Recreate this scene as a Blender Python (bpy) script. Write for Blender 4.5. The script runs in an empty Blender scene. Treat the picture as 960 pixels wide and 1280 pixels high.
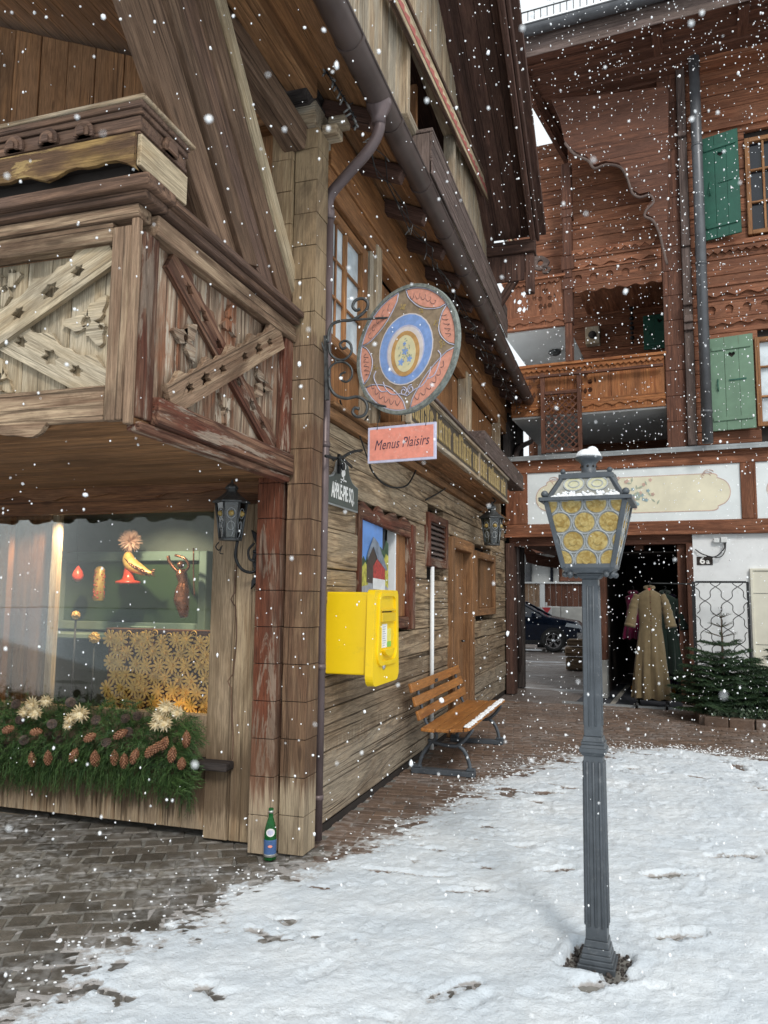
import bpy, math, random
import numpy as np
from mathutils import Vector, Matrix
from mathutils.geometry import tessellate_polygon
random.seed(7); rng = np.random.default_rng(7)
PI = math.pi
scene = bpy.context.scene
COL = scene.collection
R_ = math.radians

# ------------------------------------------------------------------ camera model (measured from the photograph)
F = 955.; TH = math.atan(106.7/955); PSI = R_(17.62); RO = .011; H = 1.6
FW = Vector((-math.sin(PSI)*math.cos(TH), math.cos(PSI)*math.cos(TH), math.sin(TH)))
R0 = Vector((math.cos(PSI), math.sin(PSI), 0))
U0 = Vector((math.sin(PSI)*math.sin(TH), -math.cos(PSI)*math.sin(TH), math.cos(TH)))
RT = R0*math.cos(RO) + U0*math.sin(RO); UP = U0*math.cos(RO) - R0*math.sin(RO)
CAM = Vector((0, 0, H))
def ray(u, v): return FW + RT*((u-480)/F) - UP*((v-640)/F)
def pz(u, v, z=0):
    d = ray(u, v); return CAM + d*((z-H)/d.z)
def px(u, v, x):
    d = ray(u, v); return CAM + d*(x/d.x)
def py(u, v, y):
    d = ray(u, v); return CAM + d*(y/d.y)
RA = R_(4.7); EX = Vector((math.cos(RA), -math.sin(RA), 0)); EN = Vector((math.sin(RA), math.cos(RA), 0)); P0 = Vector((1.0, 12.9, 0))
def RP(s, off, z): return P0 + EX*s + EN*off + Vector((0, 0, z))
def pr(u, v, off=0):
    d = ray(u, v); c = P0 + EN*off
    t = (EN.dot(c) - EN.dot(CAM))/EN.dot(d); p = CAM + d*t
    return (p-P0).dot(EX), p.z

# ------------------------------------------------------------------ materials
MATS = {}
class NT:
    def __init__(s, name):
        s.m = bpy.data.materials.new(name); s.m.use_nodes = True; s.t = s.m.node_tree; s.n = s.t.nodes; s.l = s.t.links
        s.b = s.n['Principled BSDF']; s.out = s.n['Material Output']
    def new(s, typ, **kw):
        n = s.n.new(typ)
        for k, v in kw.items():
            if hasattr(n, k) and k not in n.inputs.keys(): setattr(n, k, v)
        return n
    def link(s, a, b): s.l.new(a, b)
    def setv(s, sock, v):
        if hasattr(v, 'is_output') or isinstance(v, bpy.types.NodeSocket): s.l.new(v, sock)
        elif isinstance(v, (tuple, list)) and len(v) == 3 and sock.type == 'RGBA': sock.default_value = (*v, 1)
        else: sock.default_value = v
    def noise(s, vec, scale, detail=4, rough=.55, dist=0, col=False):
        n = s.n.new('ShaderNodeTexNoise'); n.inputs['Scale'].default_value = scale; n.inputs['Detail'].default_value = detail
        n.inputs['Roughness'].default_value = rough; n.inputs['Distortion'].default_value = dist
        if vec is not None: s.l.new(vec, n.inputs['Vector'])
        return n.outputs['Color' if col else 'Fac']
    def map(s, vec, scale=(1, 1, 1), loc=(0, 0, 0)):
        n = s.n.new('ShaderNodeMapping'); n.inputs['Scale'].default_value = scale; n.inputs['Location'].default_value = loc
        s.l.new(vec, n.inputs['Vector']); return n.outputs[0]
    def math(s, op, a, b=0., c=None, clamp=False):
        n = s.n.new('ShaderNodeMath'); n.operation = op; n.use_clamp = clamp
        s.setv(n.inputs[0], a); s.setv(n.inputs[1], b)
        if c is not None: s.setv(n.inputs[2], c)
        return n.outputs[0]
    def ramp(s, fac, a, b, lo=0., hi=1.):
        n = s.n.new('ShaderNodeMapRange'); n.interpolation_type = 'SMOOTHSTEP'
        n.inputs[1].default_value = a; n.inputs[2].default_value = b; n.inputs[3].default_value = lo; n.inputs[4].default_value = hi
        s.l.new(fac, n.inputs[0]); return n.outputs[0]
    def mix(s, fac, a, b, mode='MIX'):
        n = s.n.new('ShaderNodeMix'); n.data_type = 'RGBA'; n.blend_type = mode
        s.setv(n.inputs[0], fac); s.setv(n.inputs[6], a); s.setv(n.inputs[7], b); return n.outputs[2]
    def bump(s, h, dist=.003, strength=1., nrm=None):
        n = s.n.new('ShaderNodeBump'); n.inputs['Distance'].default_value = dist; n.inputs['Strength'].default_value = strength
        s.l.new(h, n.inputs['Height'])
        if nrm is not None: s.l.new(nrm, n.inputs['Normal'])
        return n.outputs[0]
    def attr(s, name, out='Vector'):
        n = s.n.new('ShaderNodeAttribute'); n.attribute_name = name; return n.outputs[out]
    def pos(s): return s.n.new('ShaderNodeNewGeometry').outputs['Position']
    def sep(s, v):
        n = s.n.new('ShaderNodeSeparateXYZ'); s.l.new(v, n.inputs[0]); return n.outputs
    def fin(s, col, rough=.6, nrm=None, metal=0., spec=None):
        s.setv(s.b.inputs['Base Color'], col); s.setv(s.b.inputs['Roughness'], rough); s.setv(s.b.inputs['Metallic'], metal)
        if nrm is not None: s.l.new(nrm, s.b.inputs['Normal'])
        if spec is not None: s.b.inputs['Specular IOR Level'].default_value = spec
        return s.m

def wood(name, c1, c2, c3, patch=.5, rough=.8, bump=.0035, ring=.4, wear=None, paint=None, vary=.3, crack=.6, spec=.25, stain=.55):
    """c1 light fibre, c2 dark fibre, c3 weathered patches; wear = list of (z, colour) bands at a ragged height"""
    t = NT(name); gc = t.attr('gc'); rnd = t.attr('rnd', 'Fac')
    pos = t.pos()
    n1 = t.noise(t.map(gc, (1.3, 24, 24)), 1., 6, .65, .4)
    n2 = t.noise(t.map(gc, (7, 170, 170)), 1., 4, .7)
    nr = t.noise(t.map(gc, (.42, 4.4, 4.4)), 1., 2, .4, .15)
    rg = t.math('PINGPONG', t.math('MULTIPLY', nr, 22.), 1.)
    rg2 = t.ramp(t.math('ADD', rg, t.math('MULTIPLY', t.math('SUBTRACT', n2, .5), .6)), .0, .6)
    pt = t.ramp(t.noise(t.map(gc, (1.1, 3.4, 3.4)), 1., 5, .6, .6), .55-patch*.3, .75-patch*.3)
    col = t.mix(t.ramp(n1, .37, .63), c2, c1)
    dk = tuple(c*.42 for c in c2)
    col = t.mix(t.math('MULTIPLY', t.math('SUBTRACT', 1., rg2), ring), col, dk)
    col = t.mix(pt, col, t.mix(t.ramp(n2, .3, .7), tuple(c*.72 for c in c3), c3))
    if paint:   # remains of old paint in worn patches
        pm = t.ramp(t.noise(t.map(gc, (1.2, 9, 9), (5, 1, 2)), 1., 7, .72, .8), .54, .59)
        col = t.mix(t.math('MULTIPLY', pm, .85), col, paint)
    if wear:
        zz = t.sep(pos)[2]
        rag = t.noise(t.map(pos, (28, 28, 1.6)), 1., 4, .7)
        zr = t.math('ADD', zz, t.math('MULTIPLY', t.math('SUBTRACT', rag, .5), .55))
        for (za, zb, wc, k) in wear:
            a = t.ramp(zr, za-.04, za+.05); b = t.ramp(zr, zb-.12, zb+.12, 1, 0)
            col = t.mix(t.math('MULTIPLY', t.math('MULTIPLY', a, b), k), col, wc)
    # drying cracks and knots
    ck = t.ramp(t.noise(t.map(gc, (.5, 52, 52), (3, 7, 1)), 1., 2, .5, .1), .63, .69)
    col = t.mix(t.math('MULTIPLY', ck, crack), col, tuple(c*.22 for c in c2))
    vr = t.n.new('ShaderNodeTexVoronoi'); vr.inputs['Scale'].default_value = 1.
    t.link(t.map(gc, (1.5, 5.2, 5.2)), vr.inputs['Vector'])
    kn = t.ramp(vr.outputs['Distance'], .05, .10, 1, 0)
    col = t.mix(t.math('MULTIPLY', kn, .55), col, tuple(c*.3 for c in c2))
    col = t.mix(1., col, t.mix(t.ramp(n2, .2, .8), (.60, .59, .58), (1.28, 1.28, 1.28)), 'MULTIPLY')
    stn = t.ramp(t.noise(t.map(gc, (.9, 3.0, 3.0), (9, 4, 2)), 1., 7, .72, .6), .47, .66, 0, stain)
    col = t.mix(stn, col, tuple(c*.5 for c in c2))
    br = t.math('ADD', 1-vary*.5, t.math('MULTIPLY', rnd, vary))
    cb = t.n.new('ShaderNodeCombineColor'); [t.link(br, cb.inputs[i]) for i in range(3)]
    col = t.mix(1., col, cb.outputs[0], 'MULTIPLY')
    h = t.math('ADD', t.math('MULTIPLY', n2, .35), t.math('ADD', t.math('MULTIPLY', n1, .7), t.math('MULTIPLY', rg2, ring*.6)))
    h = t.math('SUBTRACT', h, t.math('MULTIPLY', ck, 1.2))
    return t.fin(col, rough, t.bump(h, bump), spec=spec)

def plain(name, c, rough=.5, metal=0., var=.12, scale=9., bump=0., spec=None, dirt=None):
    t = NT(name); p = t.pos(); n = t.noise(p, scale, 5, .6)
    col = t.mix(t.ramp(n, .3, .7), tuple(x*(1-var) for x in c), tuple(min(1, x*(1+var)) for x in c))
    if dirt: col = t.mix(t.ramp(t.noise(p, scale*2.3, 6, .7), .55, .7, 0, dirt[1]), col, dirt[0])
    r = t.ramp(n, .2, .8, max(0, rough-.08), min(1, rough+.1))
    return t.fin(col, r, t.bump(t.noise(p, scale*8, 4), bump) if bump else None, metal, spec)
M = MATS
LG = (.40, .37, .32)
M['light'] = wood('weathered_pine', (.52, .41, .28), (.32, .23, .145), (.43, .37, .285), .5, ring=.35)
M['panel'] = wood('pale_panel_wood', (.60, .50, .35), (.38, .29, .18), (.50, .43, .32), .5, ring=.4, vary=.25, bump=.006, stain=.65)
M['rail'] = wood('greyed_rail_wood', (.48, .355, .235), (.19, .115, .072), (.31, .205, .135), .5, ring=.6, bump=.008, stain=.75)
M['redworn'] = wood('worn_red_stain', (.27, .15, .095), (.10, .045, .03), (.15, .05, .03), .5, ring=.6, bump=.007, paint=(.34, .27, .21))
M['redside'] = wood('side_panel_wood', (.47, .37, .27), (.17, .10, .065), (.30, .12, .06), .2, ring=.5, bump=.007, paint=(.47, .41, .33))
M['wall'] = wood('old_log_wall', (.50, .37, .235), (.25, .17, .105), (.42, .325, .22), .5, ring=.7, bump=.010, vary=.3, crack=.85, wear=[(-.3, .55, (.34, .31, .26), .45), (.55, 1.0, (.14, .10, .07), .45)])
M['post'] = wood('post_cladding', (.30, .195, .115), (.12, .072, .046), (.16, .088, .052), .5, ring=.35, bump=.005,
                 wear=[(-.5, .42, (.44, .36, .25), .8), (.45, .85, (.14, .085, .05), .5), (2.75, 3.6, (.26, .185, .12), .6), (3.3, 9, (.40, .30, .18), .7)], vary=.3, crack=.2)
M['postred'] = wood('post_cladding_red', (.25, .15, .10), (.09, .042, .028), (.17, .055, .028), .5, ring=.55, bump=.007, paint=(.27, .20, .15),
                 wear=[(-.5, .42, (.45, .36, .25), .85), (.45, .75, (.15, .09, .055), .5)], vary=.3, crack=.25)
M['posttop'] = wood('post_cladding_high', (.47, .35, .21), (.27, .18, .10), (.36, .25, .15), .5, ring=.3, vary=.22)
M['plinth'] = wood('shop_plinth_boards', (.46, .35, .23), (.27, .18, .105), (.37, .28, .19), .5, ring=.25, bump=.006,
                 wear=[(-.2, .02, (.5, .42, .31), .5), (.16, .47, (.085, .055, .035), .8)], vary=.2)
M['frameboard'] = wood('window_post_wood', (.44, .34, .22), (.27, .185, .11), (.36, .27, .18), .5, ring=.25,
                 wear=[(.16, .62, (.10, .065, .04), .7)], vary=.15)
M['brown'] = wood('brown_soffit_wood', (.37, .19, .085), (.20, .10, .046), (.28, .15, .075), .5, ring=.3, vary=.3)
M['warm'] = wood('warm_varnished_wood', (.40, .19, .075), (.22, .095, .04), (.31, .15, .065), .5, rough=.55, ring=.35, bump=.002)
M['header'] = wood('header_wood', (.27, .125, .055), (.14, .06, .03), (.20, .10, .05), .5, rough=.6, ring=.4, bump=.002)
M['brace'] = wood('brace_wood', (.27, .175, .115), (.11, .066, .044), (.19, .118, .076), .5, ring=.3, bump=.004)
M['bracelight'] = wood('brace_edge_wood', (.62, .51, .34), (.40, .29, .17), (.50, .41, .28), .5, ring=.3, bump=.005)
M['gold'] = wood('gilded_box_wood', (.40, .26, .10), (.17, .095, .04), (.13, .075, .045), .4, ring=.5, bump=.005, paint=(.40, .28, .12))
M['mould'] = wood('dark_moulding_wood', (.25, .15, .10), (.10, .06, .042), (.16, .10, .075), .5, ring=.4, bump=.004)
M['black'] = wood('charred_wood', (.075, .06, .055), (.03, .024, .022), (.05, .042, .04), .5, ring=.5, bump=.008)
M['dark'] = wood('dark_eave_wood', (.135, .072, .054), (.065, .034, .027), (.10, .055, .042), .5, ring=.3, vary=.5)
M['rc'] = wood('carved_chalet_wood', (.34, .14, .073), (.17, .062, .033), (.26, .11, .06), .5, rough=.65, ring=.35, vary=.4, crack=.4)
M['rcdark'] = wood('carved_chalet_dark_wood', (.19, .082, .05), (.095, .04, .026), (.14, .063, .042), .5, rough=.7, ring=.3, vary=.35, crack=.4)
M['rcorange'] = wood('orange_balcony_wood', (.40, .165, .06), (.25, .085, .03), (.30, .125, .05), .4, rough=.6, ring=.35, vary=.35, crack=.3)
M['rcgrey'] = wood('greyed_pilaster_wood', (.20, .15, .135), (.10, .07, .062), (.155, .115, .10), .5, ring=.3)
M['bench'] = wood('varnished_bench_slat', (.50, .215, .055), (.32, .12, .03), (.42, .18, .05), .4, rough=.38, ring=.3, bump=.0012, vary=.2, crack=.15, spec=.5)
M['fence'] = wood('tan_fence_wood', (.42, .28, .18), (.30, .19, .12), (.36, .25, .17), .4)
M['copper'] = plain('brown_gutter_metal', (.098, .074, .068), .42, .35, .18, 4., spec=.5)
M['pipe'] = plain('mauve_downpipe_metal', (.135, .10, .10), .42, .3, .15, 5.)
M['zinc'] = plain('grey_zinc', (.30, .32, .33), .45, .5, .15, 5.)
M['zincdark'] = plain('dark_zinc', (.115, .12, .13), .42, .4, .15, 5.)
M['iron'] = plain('black_iron', (.028, .029, .031), .5, .6, .3, 30., bump=.001)
M['greyiron'] = plain('wrought_grey_iron', (.085, .09, .092), .5, .6, .35, 30., bump=.001)
M['lampgrey'] = plain('grey_lamp_paint', (.072, .083, .095), .40, .15, .15, 14., bump=.0004, dirt=((.16, .17, .18), .5))
M['white'] = plain('white_render', (.74, .76, .77), .85, 0, .05, 3., bump=.0015, dirt=((.5, .5, .49), .35))
M['whitegrey'] = plain('pale_soffit_paint', (.62, .64, .64), .8, 0, .05, 2.)
M['cream'] = plain('cream_shutter_board', (.66, .64, .54), .7, 0, .05, 6.)
M['greenL'] = plain('pale_green_shutter', (.15, .25, .17), .6, 0, .1, 5.)
M['greenD'] = plain('green_shutter', (.022, .105, .072), .55, 0, .12, 5.)
M['darkglass'] = plain('dark_window_glass', (.012, .014, .02), .06, 0, .2, 2., spec=.6)
M['paleglass'] = plain('curtain_and_reflection_glass', (.55, .62, .66), .12, 0, .3, 3., spec=.6)
M['curtain'] = plain('white_curtain', (.7, .7, .66), .9, 0, .12, 14.)
M['yellow'] = plain('yellow_box_paint', (.88, .60, .010), .36, 0, .04, 3., spec=.4, dirt=((.50, .38, .05), .3))
M['yellowd'] = plain('yellow_slot_paint', (.74, .50, .01), .4, 0, .05, 3.)
M['lampgrey2'] = plain('blue_grey_bench_iron', (.075, .088, .105), .45, .2, .15, 14., dirt=((.22, .24, .26), .4)); M['lilacsilver'] = plain('silver_foil', (.5, .5, .48), .35, .8)
M['asphalt'] = plain('wet_asphalt', (.055, .058, .062), .35, 0, .3, 3., bump=.003)
M['concrete'] = plain('grey_concrete', (.36, .36, .34), .85, 0, .12, 4., bump=.003)
M['bgwall'] = plain('grey_house_render', (.40, .42, .42), .9, 0, .06, 2.)
M['clearbulb'] = plain('frosted_bulb', (.16, .16, .155), .3)
M['steel'] = plain('bright_steel', (.6, .6, .6), .3, .9, .1, 9.)
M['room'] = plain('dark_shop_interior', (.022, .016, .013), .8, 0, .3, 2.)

def glass(name, tint=(1, 1, 1), refl=1., alpha=None):
    t = NT(name); t.n.remove(t.b)
    tr = t.n.new('ShaderNodeBsdfTransparent'); tr.inputs[0].default_value = (*tint, 1)
    gl = t.n.new('ShaderNodeBsdfGlossy'); gl.inputs['Roughness'].default_value = .015
    fr = t.n.new('ShaderNodeFresnel'); fr.inputs[0].default_value = 1.52
    mx = t.n.new('ShaderNodeMixShader'); t.link(t.math('MULTIPLY', fr.outputs[0], refl, clamp=True), mx.inputs[0])
    t.link(tr.outputs[0], mx.inputs[1]); t.link(gl.outputs[0], mx.inputs[2]); t.link(mx.outputs[0], t.out.inputs[0])
    return t.m
M['shopglass'] = glass('shop_window_glass', (.96, .98, .96), .58)
M['clearglass'] = glass('thin_clear_glass', (.9, .93, .92), 1.6)

def snowmat():
    t = NT('trodden_snow'); p = t.pos()
    n = t.noise(p, 2.2, 6, .6); n2 = t.noise(p, 38, 5, .7); n3 = t.noise(p, 9, 5, .65)
    col = t.mix(t.ramp(n, .35, .7), (.64, .70, .755), (.77, .815, .85))
    col = t.mix(t.math('MULTIPLY', t.ramp(n3, .56, .74), .45), col, (.50, .53, .56))
    th = t.attr('thin', 'Fac')
    tn = t.math('MULTIPLY', t.ramp(t.math('ADD', t.math('MULTIPLY', th, 1.), t.math('MULTIPLY', t.math('SUBTRACT', n2, .5), .9)), .45, .85), .8)
    col = t.mix(tn, col, (.33, .29, .26))
    h = t.math('ADD', t.math('MULTIPLY', n2, .6), n3)
    return t.fin(col, .7, t.bump(t.math('ADD', h, t.math('MULTIPLY', t.noise(p, 90, 3, .7), .35)), .014), spec=.35)
M['snow'] = snowmat()
M['powder'] = plain('powder_snow', (.88, .90, .92), .8, 0, .03, 40., bump=.003)
def flakemat():
    t = NT('falling_snow'); t.fin((.93, .95, .97), .9, spec=.1)
    t.b.inputs['Subsurface Weight'].default_value = 0
    return t.m
M['flake'] = flakemat()

def paver(name, ca, cb, wet=.4, frost=0.):
    t = NT(name); p = t.pos(); rnd = t.attr('rnd', 'Fac')
    n = t.noise(p, 14, 5, .65); n2 = t.noise(p, 90, 4, .7); n3 = t.noise(p, 1.3, 5, .65)
    col = t.mix(rnd, ca, cb)
    col = t.mix(t.ramp(n, .3, .7), t.mix(1., col, (.72, .72, .72), 'MULTIPLY'), col)
    col = t.mix(1., col, t.mix(t.ramp(n2, .25, .75), (.8, .8, .8), (1.15, 1.15, 1.15)), 'MULTIPLY')
    if frost: col = t.mix(t.math('MULTIPLY', t.math('MULTIPLY', t.ramp(n3, .42, .62), t.ramp(n, .4, .6)), frost), col, (.40, .40, .40))
    r = t.ramp(n3, .35, .65, wet, wet+.3)
    return t.fin(col, r, t.bump(t.math('ADD', n2, n), .003), spec=.45)
M['pavedark'] = paver('dark_wet_pavers', (.078, .069, .058), (.195, .172, .145), .24, .8)
M['pavered'] = paver('brown_brick_pavers', (.13, .088, .066), (.22, .145, .105), .34, .3)
M['joint'] = plain('joint_sand', (.20, .19, .17), .9, 0, .3, 20., bump=.004)
def farpave():
    t = NT('far_paving'); p = t.pos(); br = t.n.new('ShaderNodeTexBrick')
    t.link(t.map(p, (1, 1, 1)), br.inputs['Vector']); br.inputs['Scale'].default_value = 4.5
    br.inputs['Color1'].default_value = (.15, .115, .10, 1); br.inputs['Color2'].default_value = (.21, .175, .155, 1)
    br.inputs['Mortar'].default_value = (.07, .06, .055, 1); br.inputs['Mortar Size'].default_value = .025
    sn = t.ramp(t.noise(t.map(p, (.35, 1, 1)), 1.1, 6, .7), .54, .64)
    col = t.mix(t.math('MULTIPLY', sn, .65), br.outputs[0], (.62, .65, .68))
    return t.fin(col, t.ramp(t.noise(p, 1.5), .3, .7, .3, .7))
M['farpave'] = farpave()

# ------------------------------------------------------------------ mesh builder
OFF = {}
class MB:
    def __init__(s): s.v = []; s.f = []; s.g = []; s.r = []; s.sm = []; s.st = []
    def add(s, vs, fs, gcs=None, rnd=None, smooth=False):
        o = len(s.v); s.st.append(o); s.v += [tuple(v) for v in vs]; s.f += [tuple(i+o for i in f) for f in fs]
        g0 = Vector((random.uniform(0, 40), random.uniform(0, 40), random.uniform(0, 40)))
        if gcs is None: gcs = [Vector(v) for v in vs]
        s.g += [tuple(Vector(g)+g0) for g in gcs]
        r = random.random() if rnd is None else rnd
        s.r += [r]*len(vs); s.sm += [smooth]*len(fs); return s
    def obox(s, c, ax, ay, az, hx, hy, hz, grain=0, rnd=None, taper=1., gcs=True):
        c = Vector(c); vs = []; gs = []
        for k in (-1, 1):
            t = 1. if k < 0 else taper
            for (i, j) in ((-1, -1), (1, -1), (1, 1), (-1, 1)):
                l = (i*hx*t, j*hy*t, k*hz); vs.append(c+ax*l[0]+ay*l[1]+az*l[2])
                gs.append((l[grain], l[(grain+1) % 3], l[(grain+2) % 3]))
        return s.add(vs, [(3, 2, 1, 0), (4, 5, 6, 7), (0, 1, 5, 4), (1, 2, 6, 5), (2, 3, 7, 6), (3, 0, 4, 7)], gs, rnd)
    def box(s, a, b, grain=None, rnd=None, taper=1.):
        a = [min(x, y) for x, y in zip(a, b)], [max(x, y) for x, y in zip(a, b)]
        lo, hi = a; h = [(hi[i]-lo[i])/2 for i in range(3)]; c = [(hi[i]+lo[i])/2 for i in range(3)]
        if grain is None: grain = h.index(max(h))
        return s.obox(c, Vector((1, 0, 0)), Vector((0, 1, 0)), Vector((0, 0, 1)), *h, grain, rnd, taper)
    def bar(s, p, q, w, d, side=Vector((0, 0, 1)), rnd=None):
        """board from p to q, w across (along side x dir), d along side"""
        p = Vector(p); q = Vector(q); ax = (q-p); L = ax.length; ax /= L
        az = (side - ax*side.dot(ax)).normalized(); ay = az.cross(ax)
        return s.obox((p+q)/2, ax, ay, az, L/2, w/2, d/2, 0, rnd)
    def rbox(s, s0, s1, o0, o1, z0, z1, grain=None, rnd=None):
        h = [abs(s1-s0)/2, abs(o1-o0)/2, abs(z1-z0)/2]
        if grain is None: grain = h.index(max(h))
        return s.obox(RP((s0+s1)/2, (o0+o1)/2, (z0+z1)/2), EX, EN, Vector((0, 0, 1)), *h, grain, rnd)
    def tube(s, pts, r, n=8, cap=True, rnd=None):
        pts = [Vector(p) for p in pts]; m = len(pts)
        rs = r if isinstance(r, (list, tuple)) else [r]*m
        vs = []; gs = []; fs = []; d0 = (pts[1]-pts[0]).normalized()
        up = Vector((0, 0, 1)) if abs(d0.z) < .9 else Vector((1, 0, 0))
        x = d0.cross(up).normalized(); L = 0
        for i, p in enumerate(pts):
            d = (pts[min(i+1, m-1)]-pts[max(i-1, 0)]).normalized()
            x = (x-d*x.dot(d)).normalized(); y = d.cross(x)
            if i: L += (p-pts[i-1]).length
            for k in range(n):
                a = 2*PI*k/n; w = x*math.cos(a)+y*math.sin(a)
                vs.append(p+w*rs[i]); gs.append((L, math.cos(a)*rs[i], math.sin(a)*rs[i]))
        for i in range(m-1):
            for k in range(n):
                a = i*n+k; b = i*n+(k+1) % n; fs.append((a, b, b+n, a+n))
        if cap: fs.append(tuple(range(n))[::-1]); fs.append(tuple((m-1)*n+k for k in range(n)))
        return s.add(vs, fs, gs, rnd, True)
    def lathe(s, c, prof, n=16, axis=Vector((0, 0, 1)), rnd=None, smooth=True, ph=0, sx=1, sy=1, rx=None):
        c = Vector(c); az = axis.normalized(); ref = rx if rx is not None else (Vector((1, 0, 0)) if abs(az.x) < .9 else Vector((0, 1, 0)))
        ax = (ref-az*ref.dot(az)).normalized(); ay = az.cross(ax); vs = []; fs = []; gs = []
        for (r, z) in prof:
            for k in range(n):
                a = 2*PI*k/n+ph; vs.append(c+ax*(r*math.cos(a)*sx)+ay*(r*math.sin(a)*sy)+az*z); gs.append((z, r*math.cos(a), r*math.sin(a)))
        for i in range(len(prof)-1):
            for k in range(n):
                a = i*n+k; b = i*n+(k+1) % n; fs.append((a, b, b+n, a+n))
        fs.append(tuple(range(n))[::-1]); fs.append(tuple((len(prof)-1)*n+k for k in range(n)))
        return s.add(vs, fs, gs, rnd, smooth)
    def ball(s, c, r, n=12, m=8, sc=(1, 1, 1), rnd=None):
        prof = [(max(1e-4, r*math.sin(PI*i/m)), -r*math.cos(PI*i/m)*sc[2]) for i in range(m+1)]
        return s.lathe(c, prof, n, sx=sc[0], sy=sc[1], rnd=rnd)
    def plate(s, outline, fr, th, holes=(), grain=0., rnd=None, centre=False):
        """flat board with real cut-outs: outline and holes are 2D, fr = (origin, ex, ey, outward normal), th thickness"""
        o, ex, ey, en = fr
        loops = [list(outline)] + [list(h) for h in holes]
        tris = tessellate_polygon([[Vector((p[0], p[1], 0)) for p in lp] for lp in loops])
        allp = [p for lp in loops for p in lp]; nn = len(allp); ca, sa = math.cos(grain), math.sin(grain)
        vs = []; gs = []
        for k in (0, 1):
            for p in allp:
                vs.append(o+ex*p[0]+ey*p[1]+en*(th*k)); gs.append((p[0]*ca+p[1]*sa, -p[0]*sa+p[1]*ca, th*k))
        fs = []
        for t in tris:
            a, b, c = (allp[i] for i in t)
            cr = (b[0]-a[0])*(c[1]-a[1])-(b[1]-a[1])*(c[0]-a[0])
            if abs(cr) < 1e-12: continue
            if cr < 0: t = t[::-1]
            fs.append(tuple(i+nn for i in t)); fs.append(tuple(t[::-1]))
        st = 0
        for li, lp in enumerate(loops):
            m = len(lp); ar = sum(lp[i][0]*lp[(i+1) % m][1]-lp[(i+1) % m][0]*lp[i][1] for i in range(m))
            fl = (ar > 0) == (li == 0)
            for i in range(m):
                a = st+i; b = st+(i+1) % m
                fs.append((a, b, b+nn, a+nn) if fl else (b, a, a+nn, b+nn))
            st += m
        # handedness
        if ex.cross(ey).dot(en) < 0: fs = [f[::-1] for f in fs]
        return s.add(vs, fs, gs, rnd)
    def split(s, name, mat, parent, bevel=0., seg=1):
        """every added piece becomes an object of its own"""
        st = s.st+[len(s.v)]; fi = 0; out = []
        for a, c in zip(st[:-1], st[1:]):
            m = MB(); m.st = [0]; m.v = s.v[a:c]; m.g = s.g[a:c]; m.r = s.r[a:c]
            while fi < len(s.f) and max(s.f[fi]) < c: m.f.append(tuple(i-a for i in s.f[fi])); m.sm.append(s.sm[fi]); fi += 1
            out.append(m.build(name, mat, parent, bevel, seg=seg))
        return out
    def build(s, name, mat, parent=None, bevel=0., loc=None, seg=1, solid=0.):
        me = bpy.data.meshes.new(name); V = np.array(s.v, dtype=float)
        if parent is not None: off = OFF[parent.name]
        elif loc is not None: off = Vector(loc)
        else:
            lo, hi = V.min(0), V.max(0); off = Vector(((lo[0]+hi[0])/2, (lo[1]+hi[1])/2, lo[2]))
        me.from_pydata([tuple(p) for p in (V-np.array(off))], [], s.f)
        a = me.attributes.new('gc', 'FLOAT_VECTOR', 'POINT'); a.data.foreach_set('vector', np.array(s.g, dtype=np.float32).ravel())
        a = me.attributes.new('rnd', 'FLOAT', 'POINT'); a.data.foreach_set('value', np.array(s.r, dtype=np.float32))
        me.polygons.foreach_set('use_smooth', s.sm)
        me.materials.append(M[mat] if isinstance(mat, str) else mat)
        o = bpy.data.objects.new(name, me); COL.objects.link(o)
        if parent is not None: o.parent = parent
        else: o.location = off
        OFF[o.name] = off
        if bevel:
            b = o.modifiers.new('edge', 'BEVEL'); b.width = bevel; b.segments = seg; b.limit_method = 'ANGLE'; b.angle_limit = R_(40); b.harden_normals = False
        return o
def tag(o, label=None, cat=None, group=None, kind=None):
    if label: o['label'] = label
    if cat: o['category'] = cat
    if group: o['group'] = group
    if kind: o['kind'] = kind
    return o
def thing(name, loc, label, cat, group=None):
    o = bpy.data.objects.new(name, None); COL.objects.link(o); o.location = loc; o.empty_display_size = .2
    OFF[o.name] = Vector(loc); return tag(o, label, cat, group)
X, Y, Z = Vector((1, 0, 0)), Vector((0, 1, 0)), Vector((0, 0, 1))
def arc(cx, cy, r, a0, a1, n=10, ry=None):
    ry = ry or r
    return [(cx+r*math.cos(R_(a0+(a1-a0)*i/n)), cy+ry*math.sin(R_(a0+(a1-a0)*i/n))) for i in range(n+1)]
def circ(cx, cy, r, n=12, ry=None): return arc(cx, cy, r, 0, 360, n, ry)[:-1]
def spiral(c, r0, r1, a0, turns, n=28, ex=X, ey=Z):
    c = Vector(c); return [c + ex*((r0+(r1-r0)*i/n)*math.cos(a0+turns*2*PI*i/n)) + ey*((r0+(r1-r0)*i/n)*math.sin(a0+turns*2*PI*i/n)) for i in range(n+1)]
def smooth(pts, n=6):
    P = [Vector(p) for p in pts]; P = [P[0]*2-P[1]]+P+[P[-1]*2-P[-2]]; out = []
    for i in range(1, len(P)-2):
        for k in range(n):
            t = k/n; a, b, c, d = P[i-1], P[i], P[i+1], P[i+2]
            out.append(.5*((2*b)+(c-a)*t+(2*a-5*b+4*c-d)*t*t+(3*b-a-3*c+d)*t**3))
    return out+[P[-2]]
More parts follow.
